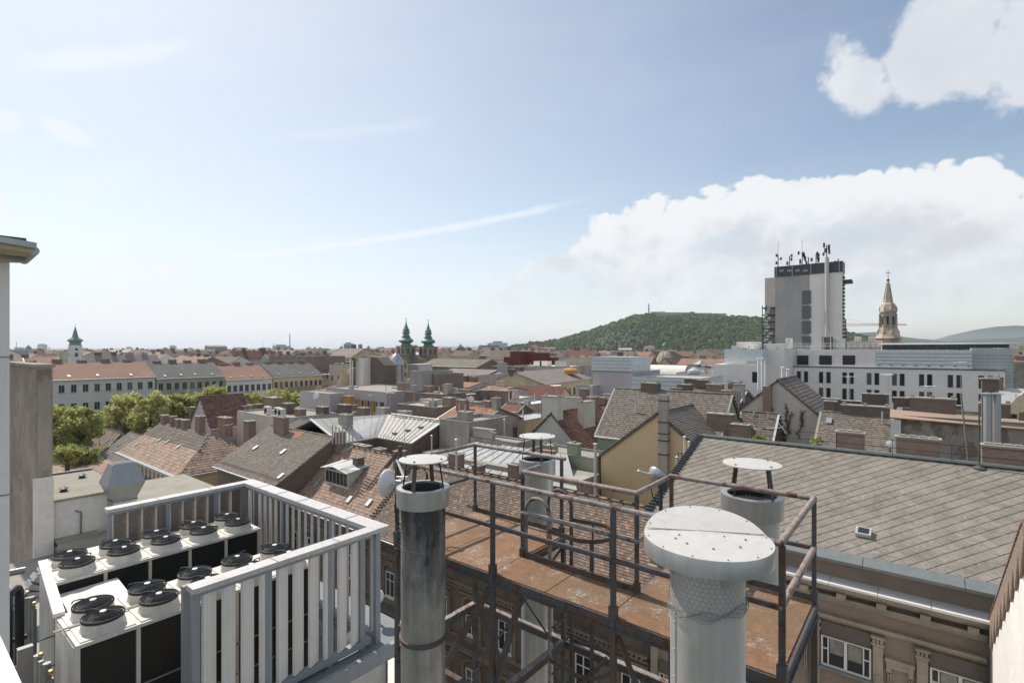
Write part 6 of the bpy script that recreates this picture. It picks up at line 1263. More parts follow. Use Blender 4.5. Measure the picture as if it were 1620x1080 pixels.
bp('small cream house with tall dark windows and a white flat roof', 803, 832, 76, 640, 8, wall='cream', top='white', par=.12, wins=(('f', (18.2,), 3, 1.0, 1.9),), winargs={'fm': 'frame_grey'}); bp('white flat roof with a pair of brick chimneys', 752, 800, 84, 631, 8, wall='pale', top='white', par=.1, chims=((.62, -.3, 1.2, 1, 1.2, 'pink', 1), (.88, -.3, 1.2, 1, 1.3, 'pink', 1), (-.6, 0, 2, .9, 1, 'brick', 2), (-.2, .1, 3, .9, 1.1, 'brick', 2)))
hp('small red brown roof with a tilted roof window beside the cream house', 772, 800, 68, 668, 637, 8, axis='x', wall='brick', roof='tile_red', tile=(.35, .35), lights=((.5, .4),)); T, R = bp('green cream courtyard house with a pale eave', 790, 832, 64, 663, 7, wall='cream', top='zinc', par=.1, wins=(('f', (15.2,), 3, 1.0, 1.6),), winargs={'fm': 'frame_grey'})
bp('pale blue terrace wall below the small cream house', 832, 862, 80, 652, 4, wall='modblue', par=.1, auto=False)
# dark red complex, cream block
bp('dark red clad building with plant on its roof, lower wing', 797, 862, 190, 565, 16, wall='rust_red', top='bitumen', par=.4); bp('dark red clad box on the low wing, left one', 807, 824, 188, 556, 8, wall='rust_red', top='white', par=.2); bp('dark red clad box on the low wing, right one', 830, 850, 188, 558, 8, wall='rust_red', par=.2); bp('dark maroon long front right of the red boxes', 855, 886, 186, 566, 10, wall='rust_red', par=.3)
bp('flat pale roof with air plant before the dark red building', 812, 895, 150, 579, 14, wall='cement', top='white', par=.2, chims=((-.5, 0, 3, 2, 1.2, 'white', 1), (-.25, 0, 3, 2, 1.3, 'white', 1), (.4, 0, 4, 2, 1.4, 'duct', 1)))
bp('cream block with long blank wall left of the light blue box', 884, 936, 170, 566, 12, wall='cream', par=.4, chims=((.2, -.5, 1.4, 1, 1, 'pale', 2),), auto=False); tag(MB().build('x', M['lead']), 'x', 'x') if False else None
p_ = atd(903, 585, 128); b = MB(); b.lathe((p_.x, p_.y, p_.z), [(1.7, -1.0), (1.8, 0), (1.0, .5), (0, .7)], 16); tag(b.build('tarpaulin', M['orange_panel'], smooth=True), 'orange covered heap beside the light blue box', 'tarpaulin')
# light blue and lilac box building
T, R = bp('tall lilac rendered block with a light blue clad top', 938, 1000, 92, 588, 12, wall='lilac', top='zinc', par=0, auto=False); hx_ = 0
y0 = yof(969, 92); a_, c_ = ony(937, 565, y0), ony(998, 588, y0); b = MB(); b.box(a_.x-.1, y0-.08, c_.z+.06, c_.x+.08, y0+8, a_.z); b.build('clad_box', M['modblue'], T)
for k in (1, 2, 3): b = MB(); z_ = c_.z+(a_.z-c_.z)*k/4; b.box(a_.x-.12, y0-.12, z_-.02, c_.x+.1, y0-.081, z_+.02); b.build('panel_joint', M['lead'], T)
b = MB(); b.box(a_.x-.15, y0-.15, a_.z+.002, c_.x+.15, y0+8.1, a_.z+.1); b.box(a_.x-.12, y0-.14, c_.z-.02, c_.x+.1, y0+.02, c_.z+.058, 1); b.build('roof_edge', [M['zinc'], M['darkmetal']], T)
bp('lower lilac wing beside the cream window house', 912, 938, 93, 610, 8, wall='lilac', par=.2, auto=False)
T, R = bp('long light blue clad wall with horizontal joints left of the modern complex', 1000, 1112, 84, 597, 10, wall='modblue', top='zinc', par=.2, auto=False)
for k in range(1, 6): b = MB(); z_ = ony(1056, 597+k*6.5, yof(1056, 84)).z; y_ = yof(1056, 84); b.box(ony(1000, 600, y_).x, y_-.03, z_-.025, ony(1112, 600, y_).x, y_-.002, z_+.025); b.build('panel_joint', M['lead'], T)
T = thing('vaulted_roof_house', 'house with a long white vaulted roof and a dark end', 'house', tuple(atd(1045, 590, 130))); y_ = yof(1045, 130); a_, c_ = ony(1011, 577, y_), ony(1083, 577, y_); rr_ = 3.2; b = MB(); cz = a_.z-rr_
b.prism([(a_.x, y_+rr_-rr_*math.cos(PI*i/12), cz+rr_*math.sin(PI*i/12)) for i in range(13)], (c_.x-a_.x, 0, 0)); b.build('roof', M['white'], T); b = MB(); b.box(a_.x, y_, 0, c_.x, y_+2*rr_, cz-.01); b.build('wall', M['modwhite'], T); b = MB(); b.prism([(c_.x+.01, y_+rr_-1.1*rr_*math.cos(PI*i/12), cz+1.1*rr_*math.sin(PI*i/12)) for i in range(13)], (2.5, 0, 0)); b.build('dark_end', M['darkmetal'], T)
T = thing('domed_building', 'building with a cream scaled dome and dark lantern', 'building', tuple(atd(1052, 580, 260))); p_ = atd(1052, 576, 260); b = MB(); b.lathe((p_.x, p_.y, p_.z), [(4.3*math.cos(i*PI/16), 7.0*math.sin(i*PI/16)) for i in range(8)]+[(.9, 6.95)], 20)
for k in range(12): a_ = k*PI/6; b.tube([(p_.x+4.35*math.cos(i*PI/16)*math.cos(a_), p_.y+4.35*math.cos(i*PI/16)*math.sin(a_), p_.z+7.05*math.sin(i*PI/16)) for i in range(8)], .14, 4)
b.build('dome', M['stone'], T, True)
b = MB(); b.lathe((p_.x, p_.y, p_.z+6.8), [(.9, 0), (.9, 2.2), (1.4, 2.5), (1.2, 3.2), (.5, 3.8), (.15, 4.4), (0, 5.6)], 12); b.build('lantern', M['copper'], T, True); b = MB(); b.box(p_.x-10, p_.y-5, 0, p_.x+6, p_.y+8, p_.z); b.build('wall', M['cream'], T)
b = MB(); b.lathe((p_.x-8.0, p_.y-3.0, p_.z-.3), [(3.6, -.5), (3.0, 1.6), (1.1, 4.0), (0, 4.4)], 12); b.build('side_dome', M['stone'], T, True)
hp('small cream gabled house below the cream dome', 1040, 1062, 240, 577, 566, 10, axis='y', wall='cream', roof='far_brown')
T = thing('pavilion', 'pavilion with a shallow light blue pyramid roof and pale fan vent', 'pavilion', tuple(atd(1109, 590, 150))); p_ = atd(1109, 577, 150); b = MB(); b.lathe((p_.x, p_.y, p_.z), [(4.0, -.3), (2.6, 0), (0, 1.5)], 4, phase=.2); b.build('roof', M['bluesheet'], T); b = MB(); b.box(p_.x-2.2, p_.y-2.2, 0, p_.x+2.2, p_.y+2.2, p_.z-.1); b.build('wall', M['brickbrown'], T)
T = thing('roof_fan', 'round pale roof ventilator on the light blue clad roof', 'ventilator', tuple(atd(1098, 600, 95))); p_ = atd(1098, 586, 95); b = MB(); b.lathe((p_.x, p_.y, p_.z), [(.9, -2.5), (.9, -.7), (1.15, -.5), (1.15, 0), (.2, .55), (0, .6)], 16); b.build('body', M['zinc'], T, True)
bp('pale roof terrace with ducts left of the modern complex', 1070, 1140, 100, 590, 12, wall='modwhite', top='zinc', par=.2, chims=((-.5, 0, 3, 1.4, .8, 'duct', 1), (.1, .2, 4, 1, .6, 'white', 1), (.6, -.2, 1.8, 1.4, 1.1, 'duct', 1)))
# ================================================================ modern complex
T = thing('modern_block', 'long modern pale building with paired tall windows and light blue clad top storey', 'building', (-5, 113, 0))
yf = 113.0; xL, xR = ony(1255, 600, yf).x, ony(1590, 600, yf).x; zT = ony(1350, 582, yf).z
b = MB(); b.box(xL, yf, 0, xR, yf+22, zT); b.build('wall', M['modwhite'], T)
b = MB(); b.box(xL-.1, yf-.12, zT+.002, xR+.1, yf+2.5, zT+.14); b.build('roof_edge', M['darkmetal'], T)
b = MB(); zU = ony(1350, 553, yf+3).z; x1_ = ony(1385, 560, yf+3).x; x2_ = ony(1538, 560, yf+3).x; b.box(xL, yf+3, zT, x1_, yf+21, zU); b.build('upper_wall', M['modwhite'], T)
b = MB(); b.box(x1_+.01, yf+2.95, zT+.15, x2_, yf+21, zU-.1); b.build('clad_storey', M['modblue'], T)
for k in range(1, 5): b = MB(); z_ = zT+.15+(zU-zT-.2)*k/5; b.box(x1_, yf+2.9, z_-.03, x2_, yf+2.948, z_+.03); b.build('panel_joint', M['lead'], T)
for k in range(8): b = MB(); x_ = x1_+.6+(x2_-x1_-1)*k/7; b.box(x_-.2, yf+2.85, zT+.5, x_+.2, yf+2.949, zT+.6); b.build('scupper', M['darkmetal'], T)
for a_, c_ in ((1261, 1279), (1296, 1316), (1333, 1353)):
    p_, q_ = ony(a_, 562, yf+3), ony(c_, 577, yf+3); b = MB(); b.box(p_.x, yf+2.93, q_.z, q_.x, yf+2.998, p_.z)
    b.build('louvre_opening', M['insul'], T)
    b = MB()
    for q in range(5): b.box(p_.x, yf+2.90, q_.z+.15+q*.35, q_.x, yf+2.928, q_.z+.2+q*.35)
    b.build('louvre_bars', M['darkmetal'], T)
wx_ = [(1261, 1272), (1296, 1307.5), (1333, 1344), (1372, 1384), (1412, 1424), (1455, 1467.5), (1500.5, 1514), (1549.5, 1563)]
for row, pt in enumerate((587, 611)):
    for a_, c_ in wx_:
        for px_ in (a_+3, c_+3.2):
            p_ = ony(px_, 600, yf); z_ = zT-1.05-1.9-row*2.95
            add_window(T, (p_.x+5, -.004, z_), 0, .72, 2.15 if row == 0 else 2.1, 'none', 'frame_grey', False)
b = MB(); p_ = ony(1535, 600, yf); 
tagw = None
xa_, xb_2 = ony(1208, 560, yf-8).x, ony(1254.5, 560, yf).x
b = MB(); b.box(xa_, yf-8, 0, xb_2, yf+12, ony(1230, 552, yf-8).z); b.build('projecting_bay', M['modwhite'], T)
b = MB(); a_ = ony(1146, 552, yf-12); c_ = ony(1206, 577, yf-12); b.box(a_.x, yf-12, c_.z+.05, c_.x, yf+4, a_.z); b.build('blue_bay', M['modblue'], T)
b = MB(); b.box(a_.x-1.6, yf-13, 0, c_.x, yf+4, c_.z); b.build('lower_bay', M['modwhite'], T); q_ = ony(1190, 588, yf-13); b = MB(); b.box(q_.x, yf-13.05, q_.z-1.9, q_.x+.95, yf-13.001, q_.z); b.build('dark_window', M['glass'], T)
b = MB(); a2 = ony(1181, 571, yf-12); c2 = ony(1201, 577, yf-12); b.box(a2.x, yf-12.05, c2.z, c2.x, yf-12.001, a2.z); b.build('grille', M['duct'], T)
T = thing('rooftop_pavilion', 'long low dark glazed rooftop pavilion with a thin white roof edge', 'pavilion', (5, 122, 25)); y_ = yf+10
a_, c_ = ony(1396, 541, y_), ony(1596, 546, y_); b = MB(); b.box(a_.x, y_, zU, c_.x, y_+8, a_.z-.5); b.build('glazing', M['glass'], T); b = MB(); b.box(a_.x-.5, y_-1, a_.z-.5, c_.x+1.5, y_+9, a_.z-.2); b.build('roof', M['white'], T)
for k in range(14): b = MB(); x_ = a_.x+(c_.x-a_.x)*k/13; b.box(x_-.06, y_-.06, zU, x_+.06, y_-.001, a_.z-.501); b.build('mullion', M['darkmetal'], T)
a_ = ony(1537, 553, yf+4); c_ = ony(1590, 590, yf+4); b = MB(); b.box(a_.x, yf+4, 18, c_.x+1, yf+9, a_.z+.3); b.build('slatted_wall', M['duct'], T)
for k in range(9): b = MB(); z_ = 22.5+k*.55; b.box(a_.x, yf+3.92, z_, c_.x+1, yf+3.999, z_+.12); b.build('slat', M['fencegrey'], T)
bp('dark grey wing behind the right end of the modern facade', 1590, 1660, 96, 574, 14, wall='cement', par=.2); bp('slate wall block with a dark slot at the right end of the modern facade', 1560, 1592, 100, 566, 8, wall='facade_brown', par=.2)
# roof plant on the modern complex
for k, (pa_, pb_, pt_, pm_, Z_, mt) in enumerate(((1165, 1208, 541, 546, 108, 'white'), (1157, 1172, 547, 553, 104, 'zinc'), (1182, 1200, 545, 552, 104, 'white'), (1208, 1246, 544, 550, 106, 'zinc'), (1300, 1318, 533, 549, 112, 'darkmetal'), (1320, 1338, 536, 550, 112, 'duct'), (1340, 1395, 540, 550, 114, 'cement'), (1352, 1362, 533, 540, 115, 'white'), (1374, 1384, 533, 540, 115, 'white'), (1243, 1252, 535, 549, 108, 'white'))):
    lb = ['long white rooftop duct left of the concrete tower', 'rounded zinc duct box at the left end of the modern roof', 'small white stepped duct box on the modern roof', 'flat zinc plant box before the concrete tower', 'dark chiller box right below the concrete tower', 'grey framed plant box beside the dark chiller', 'long concrete parapet of roof plant before the stone spire', 'small white cylinder unit before the spire, left one', 'small white cylinder unit before the spire, right one', 'white vent box in front of the concrete tower'][k]
    T = thing('roof_plant', lb, 'roof plant', tuple(atd((pa_+pb_)/2, pm_, Z_))); a_, c_ = atd(pa_, pt_, Z_), atd(pb_, pm_, Z_); b = MB(); b.box(a_.x, a_.y, c_.z-.6, c_.x, a_.y+2.2, a_.z); b.build('case', M[mt], T, bevel=.08)
    b = MB(); b.box(a_.x+.2, a_.y-.1, c_.z-.55, a_.x+.35, a_.y-.005, a_.z-.1); b.box(c_.x-.35, a_.y-.1, c_.z-.55, c_.x-.2, a_.y-.005, a_.z-.1); b.build('bracket', M['duct'], T)
T = thing('roof_railing', 'thin white railing and pipes along the modern roof', 'railing', tuple(atd(1300, 548, 108))); b = MB()
for k in range(22): p_ = atd(1210+k*9.5, 551, 107-k*.3); b.tube([p_, p_+Vector((0, 0, 1.0))], .04, 4)
for dz_ in (.5, 1.0): b.tube([atd(1210, 551, 107)+Vector((0, 0, dz_)), atd(1410, 551, 101)+Vector((0, 0, dz_))], .04, 4)
b.build('rails', M['zinc'], T)
# ---- concrete tower
T = thing('concrete_tower', 'tall windowless concrete tower with a dark glazed crown and antennas', 'tower block', (-27, 175, 0)); yt = 171.0
xa_, xb_2 = ony(1226.5, 480, yt).x, ony(1332.5, 480, yt).x; ztp = ony(1280, 434, yt).z; zc = ony(1280, 417.5, yt).z; xm_ = ony(1281, 480, yt).x
b = MB(); b.box(xa_, yt, 0, xm_, yt+5, ztp); b.build('grey_wall', M['towergrey'], T); b = MB(); b.box(xm_+.002, yt-.05, 0, xb_2, yt+5, ztp); b.build('white_wall', M['modwhite'], T)
b = MB(); b.box(xa_-.2, yt-.25, ztp+.01, xb_2+.1, yt+5.2, zc); b.build('crown', M['darkmetal'], T)
for k in range(5): b = MB(); x_ = xa_+(xb_2-xa_)*(.02, .27, .55, .78, .96)[k]; b.box(x_-.12, yt-.4, ztp, x_+.12, yt-.251, zc+.05); b.build('crown_fin', M['fencegrey'], T)
for k in range(4): b = MB(); p_ = ony(1236.5+k*12.5, 428, yt-.3); b.box(p_.x-.55, yt-.33, p_.z-.3, p_.x+.55, yt-.252, p_.z+.3); b.build('crown_window', M['bluesheet'], T)
for k, (pt_, pb2) in enumerate(((460, 480.5), (484, 503.5), (508, 527.5), (532, 545))):
    a_, c_ = ony(1269, pt_, yt), ony(1283, pb2, yt); f = MB(); f.box(a_.x, yt-.2, c_.z, c_.x, yt-.051, a_.z); fo = f.build('window', M['towerwin'], T); g_ = MB()
    for q in range(7): g_.box(a_.x+.15+q*.35, yt-.26, c_.z+.1, a_.x+.22+q*.35, yt-.201, a_.z-.1)
    g_.build('mullion', M['fencegrey'], fo)
b = MB(); p_ = ony(1308, 400, yt-1.2); b.tube([(p_.x, yt-1.0, 24), (p_.x, yt-1.0, ony(1308, 407, yt-1).z)], .55, 14); b.build('flue_pipe', M['zinc'], T, True)
b = MB(); a_ = ony(1210, 440, yt+6); c_ = ony(1229, 440, yt+6); b.box(a_.x, yt+6, 0, c_.x, yt+13, a_.z); b.build('side_shaft', M['pale'], T)
b = MB(); a_ = ony(1206, 487, yt+4)
for k in range(7): z_ = ony(1215, 487+k*11, yt+4).z; b.box(a_.x, yt+3.5, z_-.15, xa_, yt+6, z_+.15)
for x_ in (a_.x+.1, a_.x+1.3, xa_-.3): b.box(x_-.1, yt+3.5, 20, x_+.1, yt+3.7, ony(1215, 483, yt+4).z)
b.build('fire_stair', M['darkmetal'], T)
b = MB()
for k in range(12): b.cbox((a_.x+1+rnd.random()*1.6, yt+3.4, 30+k*.95), .9, .5, .6)
b.build('air_units', M['zinc'], T, kind='stuff')
b = MB(); b.box(xb_2+.01, yt+2, ony(1337, 446, yt).z, xb_2+2.0, yt+6, ony(1337, 441, yt).z); b.build('side_arm', M['darkmetal'], T)
b = MB(); xx = xb_2
for k in range(20): z_ = 28+k*1.05; b.box(xx+.02, yt+.5, z_, xx+.5+.5*(k < 6), yt+2, z_+.5)
b.build('ladder_cage', M['darkmetal'], T)
for k, (px_, pt_, pb2, n_) in enumerate(((1231, 404, 421, 3), (1249, 405, 421, 3), (1269, 400, 420, 6), (1279, 407, 419, 3), (1291, 401, 418, 5), (1308, 388, 408, 6), (1326, 409, 416, 1))):
    T2 = thing('roof_antenna', ['lattice aerial at the left corner of the tower roof', 'small dish mast, second from left on the tower', 'thick cluster of panel antennas, third from left on the tower', 'short dish mast right of the thick cluster', 'paired panel antenna mast on the tower', 'tallest antenna mast on top of the tower flue', 'stub antenna at the right corner of the tower'][k], 'antenna', tuple(ony(px_, pb2, yt+2))); b = MB(); p0_, p1_ = ony(px_, pb2+3, yt+1), ony(px_, pt_, yt+1); b.tube([p0_, p1_], .13, 6); b.build('mast', M['darkmetal'], T2)
    if k in (0, 2): b = MB(); b.tube([p1_, p1_+Vector((0, 0, 4))], .05, 4); b.build('whip', M['darkmetal'], T2)
    for q in range(n_):
        b = MB(); h_ = p0_.z+(p1_.z-p0_.z)*(.4+.6*q/max(n_-1, 1)); sx_ = rnd.choice((-1, 1))*rnd.uniform(.3, .9); b.cbox((p0_.x+sx_, p0_.y-.3, h_), .45, .4, rnd.uniform(.7, 1.5)); b.beam((p0_.x, p0_.y, h_), (p0_.x+sx_, p0_.y-.3, h_), .08); b.build('panel', M['darkmetal'], T2)
# ---- construction crane
T = thing('tower_crane', 'distant tower crane arm between the concrete tower and the stone spire', 'crane', tuple(atd(1340, 513, 400))); b = MB(); a_, c_ = atd(1330, 515, 400), atd(1434, 514, 360); b.tube([a_, c_], .22, 4); b.tube([a_+Vector((0, 0, 1.6)), c_+Vector((0, 0, .6))], .15, 4)
for k in range(24): t = k/24; p_ = a_.lerp(c_, t); q_ = (a_+Vector((0, 0, 1.6))).lerp(c_+Vector((0, 0, .6)), t+.02); b.tube([p_, q_], .1, 3)
b.tube([atd(1337, 505, 400), atd(1390, 512, 382)], .08, 3); b.tube([atd(1337, 505, 400), atd(1337, 560, 400)], .8, 4); b.build('jib', M['redpaint'], T)
# ================================================================ church towers
def twin(label, px, Z, ptop, py_base, sc):
    """baroque tower: brown stone shaft, green onion helm with lantern and cross"""
    p = atd(px, 552, Z); m = Z/FP; z = lambda py: H-(py-552)*m; T = thing('church_tower', label, 'church tower', (p.x, p.y, 0), 0, 'twin green church towers')
    w = 10.5*m; b = MB(); b.box(p.x-w, p.y-w, 0, p.x+w, p.y+w, z(552+ptop)); b.build('shaft', M['stonebrown'], T)
    zt_ = z(552+ptop)
    for a_, wd in ((.02, 1.12), (-14*m, 1.1), (-15.5*m, 1.04)): b = MB(); b.box(p.x-w*wd, p.y-w*wd, zt_+a_, p.x+w*wd, p.y+w*wd, zt_+a_+.9*m); b.build('cornice', M['copper' if a_ > 0 or a_ < -3 else 'stone'], T)
    for s_ in (-1, 1):
        for f in (0, 1):
            b = MB(); c = (p.x+s_*w*.45, p.y-w-.05) if f == 0 else (p.x+w+.05, p.y+s_*w*.45)
            b.cbox((c[0], c[1], zt_-7*m), 2.6*m if f == 0 else .1, .1 if f == 0 else 2.6*m, 7*m); b.build('belfry_opening', M['insul'], T)
    for sx_ in (-1, 0, 1):
        b = MB(); b.box(p.x+sx_*w*.92-.5*m, p.y-w-.12, zt_-13*m, p.x+sx_*w*.92+.5*m, p.y-w-.002, zt_-.6*m); b.build('pilaster', M['stone'], T)
    b = MB(); b.lathe((p.x+w*.0, p.y-w-.15, zt_-1.5*m), [(0, 0)], 3) if False else None
    k = m*sc; prof = [(10.5, 0), (9.2, 1.5), (6.6, 5), (6.2, 6.5), (8.6, 8), (10.6, 10), (10.8, 12), (9.2, 14.5), (6.4, 17), (5.4, 18.5), (6.4, 19.2), (6.6, 20.4), (4.8, 21.5), (4.2, 26), (5.6, 26.8), (5.9, 28.6), (4.4, 30), (4.9, 33.2), (3.4, 36), (2.6, 39), (1.6, 42), (.9, 46), (.5, 48.5), (.9, 49.5), (.4, 50.5), (0, 51)]
    b = MB(); b.lathe((p.x, p.y, zt_), [(r*k*1.42, h*k) for r, h in prof], 8, phase=PI/8); b.build('helm', M['copper'], T, True)
    zc_ = zt_+51*k; b = MB(); b.beam((p.x, p.y, zc_-1*k), (p.x, p.y, zc_+6.5*k), .45*k); b.beam((p.x-1.9*k, p.y-1.4*k, zc_+4*k), (p.x+1.9*k, p.y+1.4*k, zc_+4*k), .45*k); b.build('cross', M['postpaint'], T)
    b = MB(); b.cbox((p.x, p.y-w-.1, zt_-1.2*m), 2.4*m, .3, 2.4*m); b.build('clock', M['white'], T); b = MB(); b.lathe((p.x, p.y, zt_+21.5*k), [(4.3*k, 0), (4.3*k, 4.2*k)], 8); b.build('lantern', M['insul'], T)
twin('left of the twin brown stone church towers with green onion helm', 642.5, 235, -4, 0, .80); twin('right of the twin brown stone church towers with green onion helm', 677.5, 238, -3, 0, .775)
T = thing('church', 'church body with a mossy grey saddle roof beside the twin towers', 'church', tuple(atd(700, 600, 215))); pa_, pb_ = atd(648, 575, 232), atd(648, 575, 232)
hp('church nave with a long mossy grey roof right of the twin towers', 664, 755, 205, 579, 567.5, 16, axis='x', wall='stonebrown', roof='far_moss', auto=False)
p_ = atd(660, 560, 236); b = MB(); b.box(p_.x-5.5, p_.y-3, 0, p_.x+5.5, p_.y+1, p_.z-2.2); b.build('front_wall', M['stonebrown'], T); b = MB(); b.prism([(p_.x-3.5, p_.y-3, p_.z-2.2), (p_.x+3.5, p_.y-3, p_.z-2.2), (p_.x, p_.y-3, p_.z-.2)], (0, 3, 0)); b.build('pediment', M['stonebrown'], T)
hp('house with an orange hip roof left of the church towers', 596, 616, 215, 573, 560, 10, axis='x', wall='cream', roof='far_orange', hip=(4, 4)); T = thing('small_domed_turret', 'small grey domed turret below the left church tower', 'turret', tuple(atd(627, 590, 170))); p_ = atd(627, 578, 170); b = MB(); b.lathe((p_.x, p_.y, p_.z), [(2.2, -8), (2.2, 0), (2.4, .3), (2.0, 2), (1.0, 3.5), (.3, 4), (.1, 6), (0, 7)], 12); b.build('body', M['duct'], T, True); b = MB(); b.box(p_.x-2.5, p_.y-2.5, 0, p_.x+2.5, p_.y+2.5, p_.z-7.9); b.build('base', M['cream'], T)
# left tower
T = thing('church_tower', 'white square church tower with a green spire and gallery at the far left', 'church tower', tuple(atd(119, 552, 330))); p = atd(119, 552, 330); m = 330/FP; z = lambda py: H-(py-552)*m
w = 9.2*m; b = MB(); b.box(p.x-w*.8, p.y-w*.8, 0, p.x+w*.8, p.y+w*.8, z(546)); b.build('shaft', M['white'], T)
b = MB(); b.lathe((p.x, p.y, 0), [(8.2*m, z(546)), (7.6*m, z(545)), (7.2*m, z(541)), (9.6*m, z(540)), (9.8*m, z(537.5)), (6.5*m, z(535)), (4.0*m, z(533)), (2.6*m, z(526)), (1.2*m, z(520)), (.5*m, z(517)), (0, z(516))], 8, phase=PI/8); b.build('spire', M['copper'], T); b = MB(); b.lathe((p.x, p.y, z(516)), [(.1*m, 0), (.1*m, 2*m), (.6*m, 2.3*m), (.6*m, 3*m), (0, 3.5*m)], 6); b.build('finial', M['darkmetal'], T)
for f in (0, 1):
    b = MB(); c = (p.x, p.y-w*.8-.05) if f == 0 else (p.x+w*.8+.05, p.y); b.cbox((c[0], c[1], z(561)), 3.6*m if f == 0 else .1, .1 if f == 0 else 3.6*m, 6*m); b.cbox((c[0], c[1], z(552.5)), 3.4*m if f == 0 else .1, .1 if f == 0 else 3.4*m, 3.2*m); b.build('opening', M['insul'], T)
# stone spire at right
T = thing('church_spire', 'pale carved stone church spire with a cross right of the concrete tower', 'church spire', tuple(atd(1405, 552, 190))); p = atd(1405, 552, 190); m = 190/FP; z = lambda py: H-(py-552)*m
b = MB(); b.lathe((p.x, p.y, 0), [(17*m, 0), (17*m, z(537)), (19.5*m, z(535)), (17.5*m, z(533)), (14*m, z(525)), (12.4*m, z(518))], 8, phase=PI/8); b.build('base', M['stone'], T); b = MB(); b.lathe((p.x, p.y, 0), [(10.4*m, z(520)), (10.4*m, z(495)), (12.4*m, z(494)), (12.6*m, z(491.5)), (11.6*m, z(488)), (10.0*m, z(482)), (6.4*m, z(478)), (7.0*m, z(476)), (5.8*m, z(475)), (2.0*m, z(447)), (1.6*m, z(446))], 8, phase=PI/8); b.build('shaft', M['stone'], T)
for k in range(8):
    a_ = k*PI/4+PI/8; b = MB(); b.beam((p.x+math.cos(a_)*12.2*m, p.y+math.sin(a_)*12.2*m, z(534)), (p.x+math.cos(a_)*11.6*m, p.y+math.sin(a_)*11.6*m, z(496)), 1.6*m); b.beam((p.x+math.cos(a_)*6.2*m, p.y+math.sin(a_)*6.2*m, z(475)), (p.x+math.cos(a_)*2.2*m, p.y+math.sin(a_)*2.2*m, z(448)), .7*m)
    b.lathe((p.x+math.cos(a_)*13.6*m, p.y+math.sin(a_)*13.6*m, z(526)), [(2.2*m, -9*m), (1.8*m, -3*m), (2.4*m, 0), (1.2*m, 3*m), (0, 6*m)], 6); b.lathe((p.x+math.cos(a_)*11.5*m, p.y+math.sin(a_)*11.5*m, z(490)), [(1.2*m, -1*m), (1.3*m, 2*m), (0, 6*m)], 6); b.build('buttress', M['stone'], T)
    a_ = k*PI/4; b = MB(); b.cbox((p.x+math.cos(a_)*9.65*m, p.y+math.sin(a_)*9.65*m, z(507)), .3*m, 3.0*m, 13*m, a_); b.build('lancet_opening', M['insul'], T)
    b = MB()
    for q in range(9): t = q/9; r_ = (5.9-3.9*t)*m; b.cbox((p.x+math.cos(a_+PI/8)*r_, p.y+math.sin(a_+PI/8)*r_, z(475-28*t)), .9*m, .9*m, .9*m, a_)
    b.build('crockets', M['stone'], T)
b = MB(); b.lathe((p.x, p.y, z(446)), [(.6*m, 0), (.8*m, 1*m), (2.2*m, 2*m), (2.4*m, 3.4*m), (.8*m, 5*m), (.4*m, 6*m), (.3*m, 8*m), (0, 8.2*m)], 10); b.beam((p.x, p.y, z(440)), (p.x, p.y, z(427.5)), .7*m); b.beam((p.x-3*m, p.y-2.3*m, z(431.5)), (p.x+3*m, p.y+2.3*m, z(431.5)), .7*m); b.build('cross', M['postpaint'], T)
# ================================================================ trees of the avenue
def crown_mesh(w, h, n, mt, seed, size=.34, dens=7):
    r_ = random.Random(seed); b = MB(); cl = []
    for k in range(dens*9):
        a = r_.uniform(0, 2*PI); rr_ = math.sqrt(r_.random())*.92; zz = r_.uniform(-.75, .85); f = math.sqrt(max(.05, 1-zz*zz))
        cl.append((math.cos(a)*rr_*w/2*f, math.sin(a)*rr_*w/2*f, zz*h/2*.8, r_.choice((.05, .08, .11, .15))*w))
    for _ in range(n):
        cx, cy, cz, cr = r_.choice(cl); v = Vector((r_.gauss(0, 1), r_.gauss(0, 1), r_.gauss(0, 1))).normalized()*cr*(r_.random()**.45); c = Vector((cx, cy, cz))+v; s = size*r_.uniform(.6, 1.3)
        a_ = Vector((r_.gauss(0, 1), r_.gauss(0, 1), r_.gauss(0, .7))).normalized(); t = a_.cross(Vector((r_.gauss(0, 1), r_.gauss(0, 1), r_.gauss(0, 1)))).normalized(); u_ = a_.cross(t)
        b.face([c-t*s*.5, c+u_*s*.3, c+t*s*.5, c-u_*s*.35])
    return b
TREES = {}
def tree(label, x, y, zt_, zb_, w, mt='leaf1', n=9000, group=None, seed=1, size=.34, trunk=True):
    T = thing('tree', label, 'tree', (x, y, 0), rnd.uniform(0, 6) if False else 0, group); h = zt_-zb_; key = (mt, seed, round(w), round(h))
    b = crown_mesh(w, h, n, mt, seed, size); c = b.build('crown', M[mt], T, local=True, kind=None); c.location = (0, 0, (zt_+zb_)/2)
    t = MB(); r_ = random.Random(seed*3); t.tube([(0, 0, 0), (.1, .05, zb_*.6), (.0, .1, zb_+h*.25), (.1, 0, zb_+h*.6)], [.42, .33, .24, .1], 8)
    for k in range(7):
        a = r_.uniform(0, 6.28); z0 = zb_+h*r_.uniform(-.05, .35); L_ = w*r_.uniform(.22, .42); t.tube([(0, 0, z0), (math.cos(a)*L_*.5, math.sin(a)*L_*.5, z0+h*.18), (math.cos(a)*L_, math.sin(a)*L_, z0+h*.42)], [.16, .1, .03], 5)
    t.build('trunk', M['bark'], T, True, local=True); return T
def tp(label, px, pt, pb, Z, wpx, mt, n, seed, size=.34, grp='avenue trees'):
    p = atd(px, pt, Z); m = Z/FP; return tree(label, p.x, p.y, p.z, H-(pb-552)*m, wpx*m, mt, n, grp, seed, size)
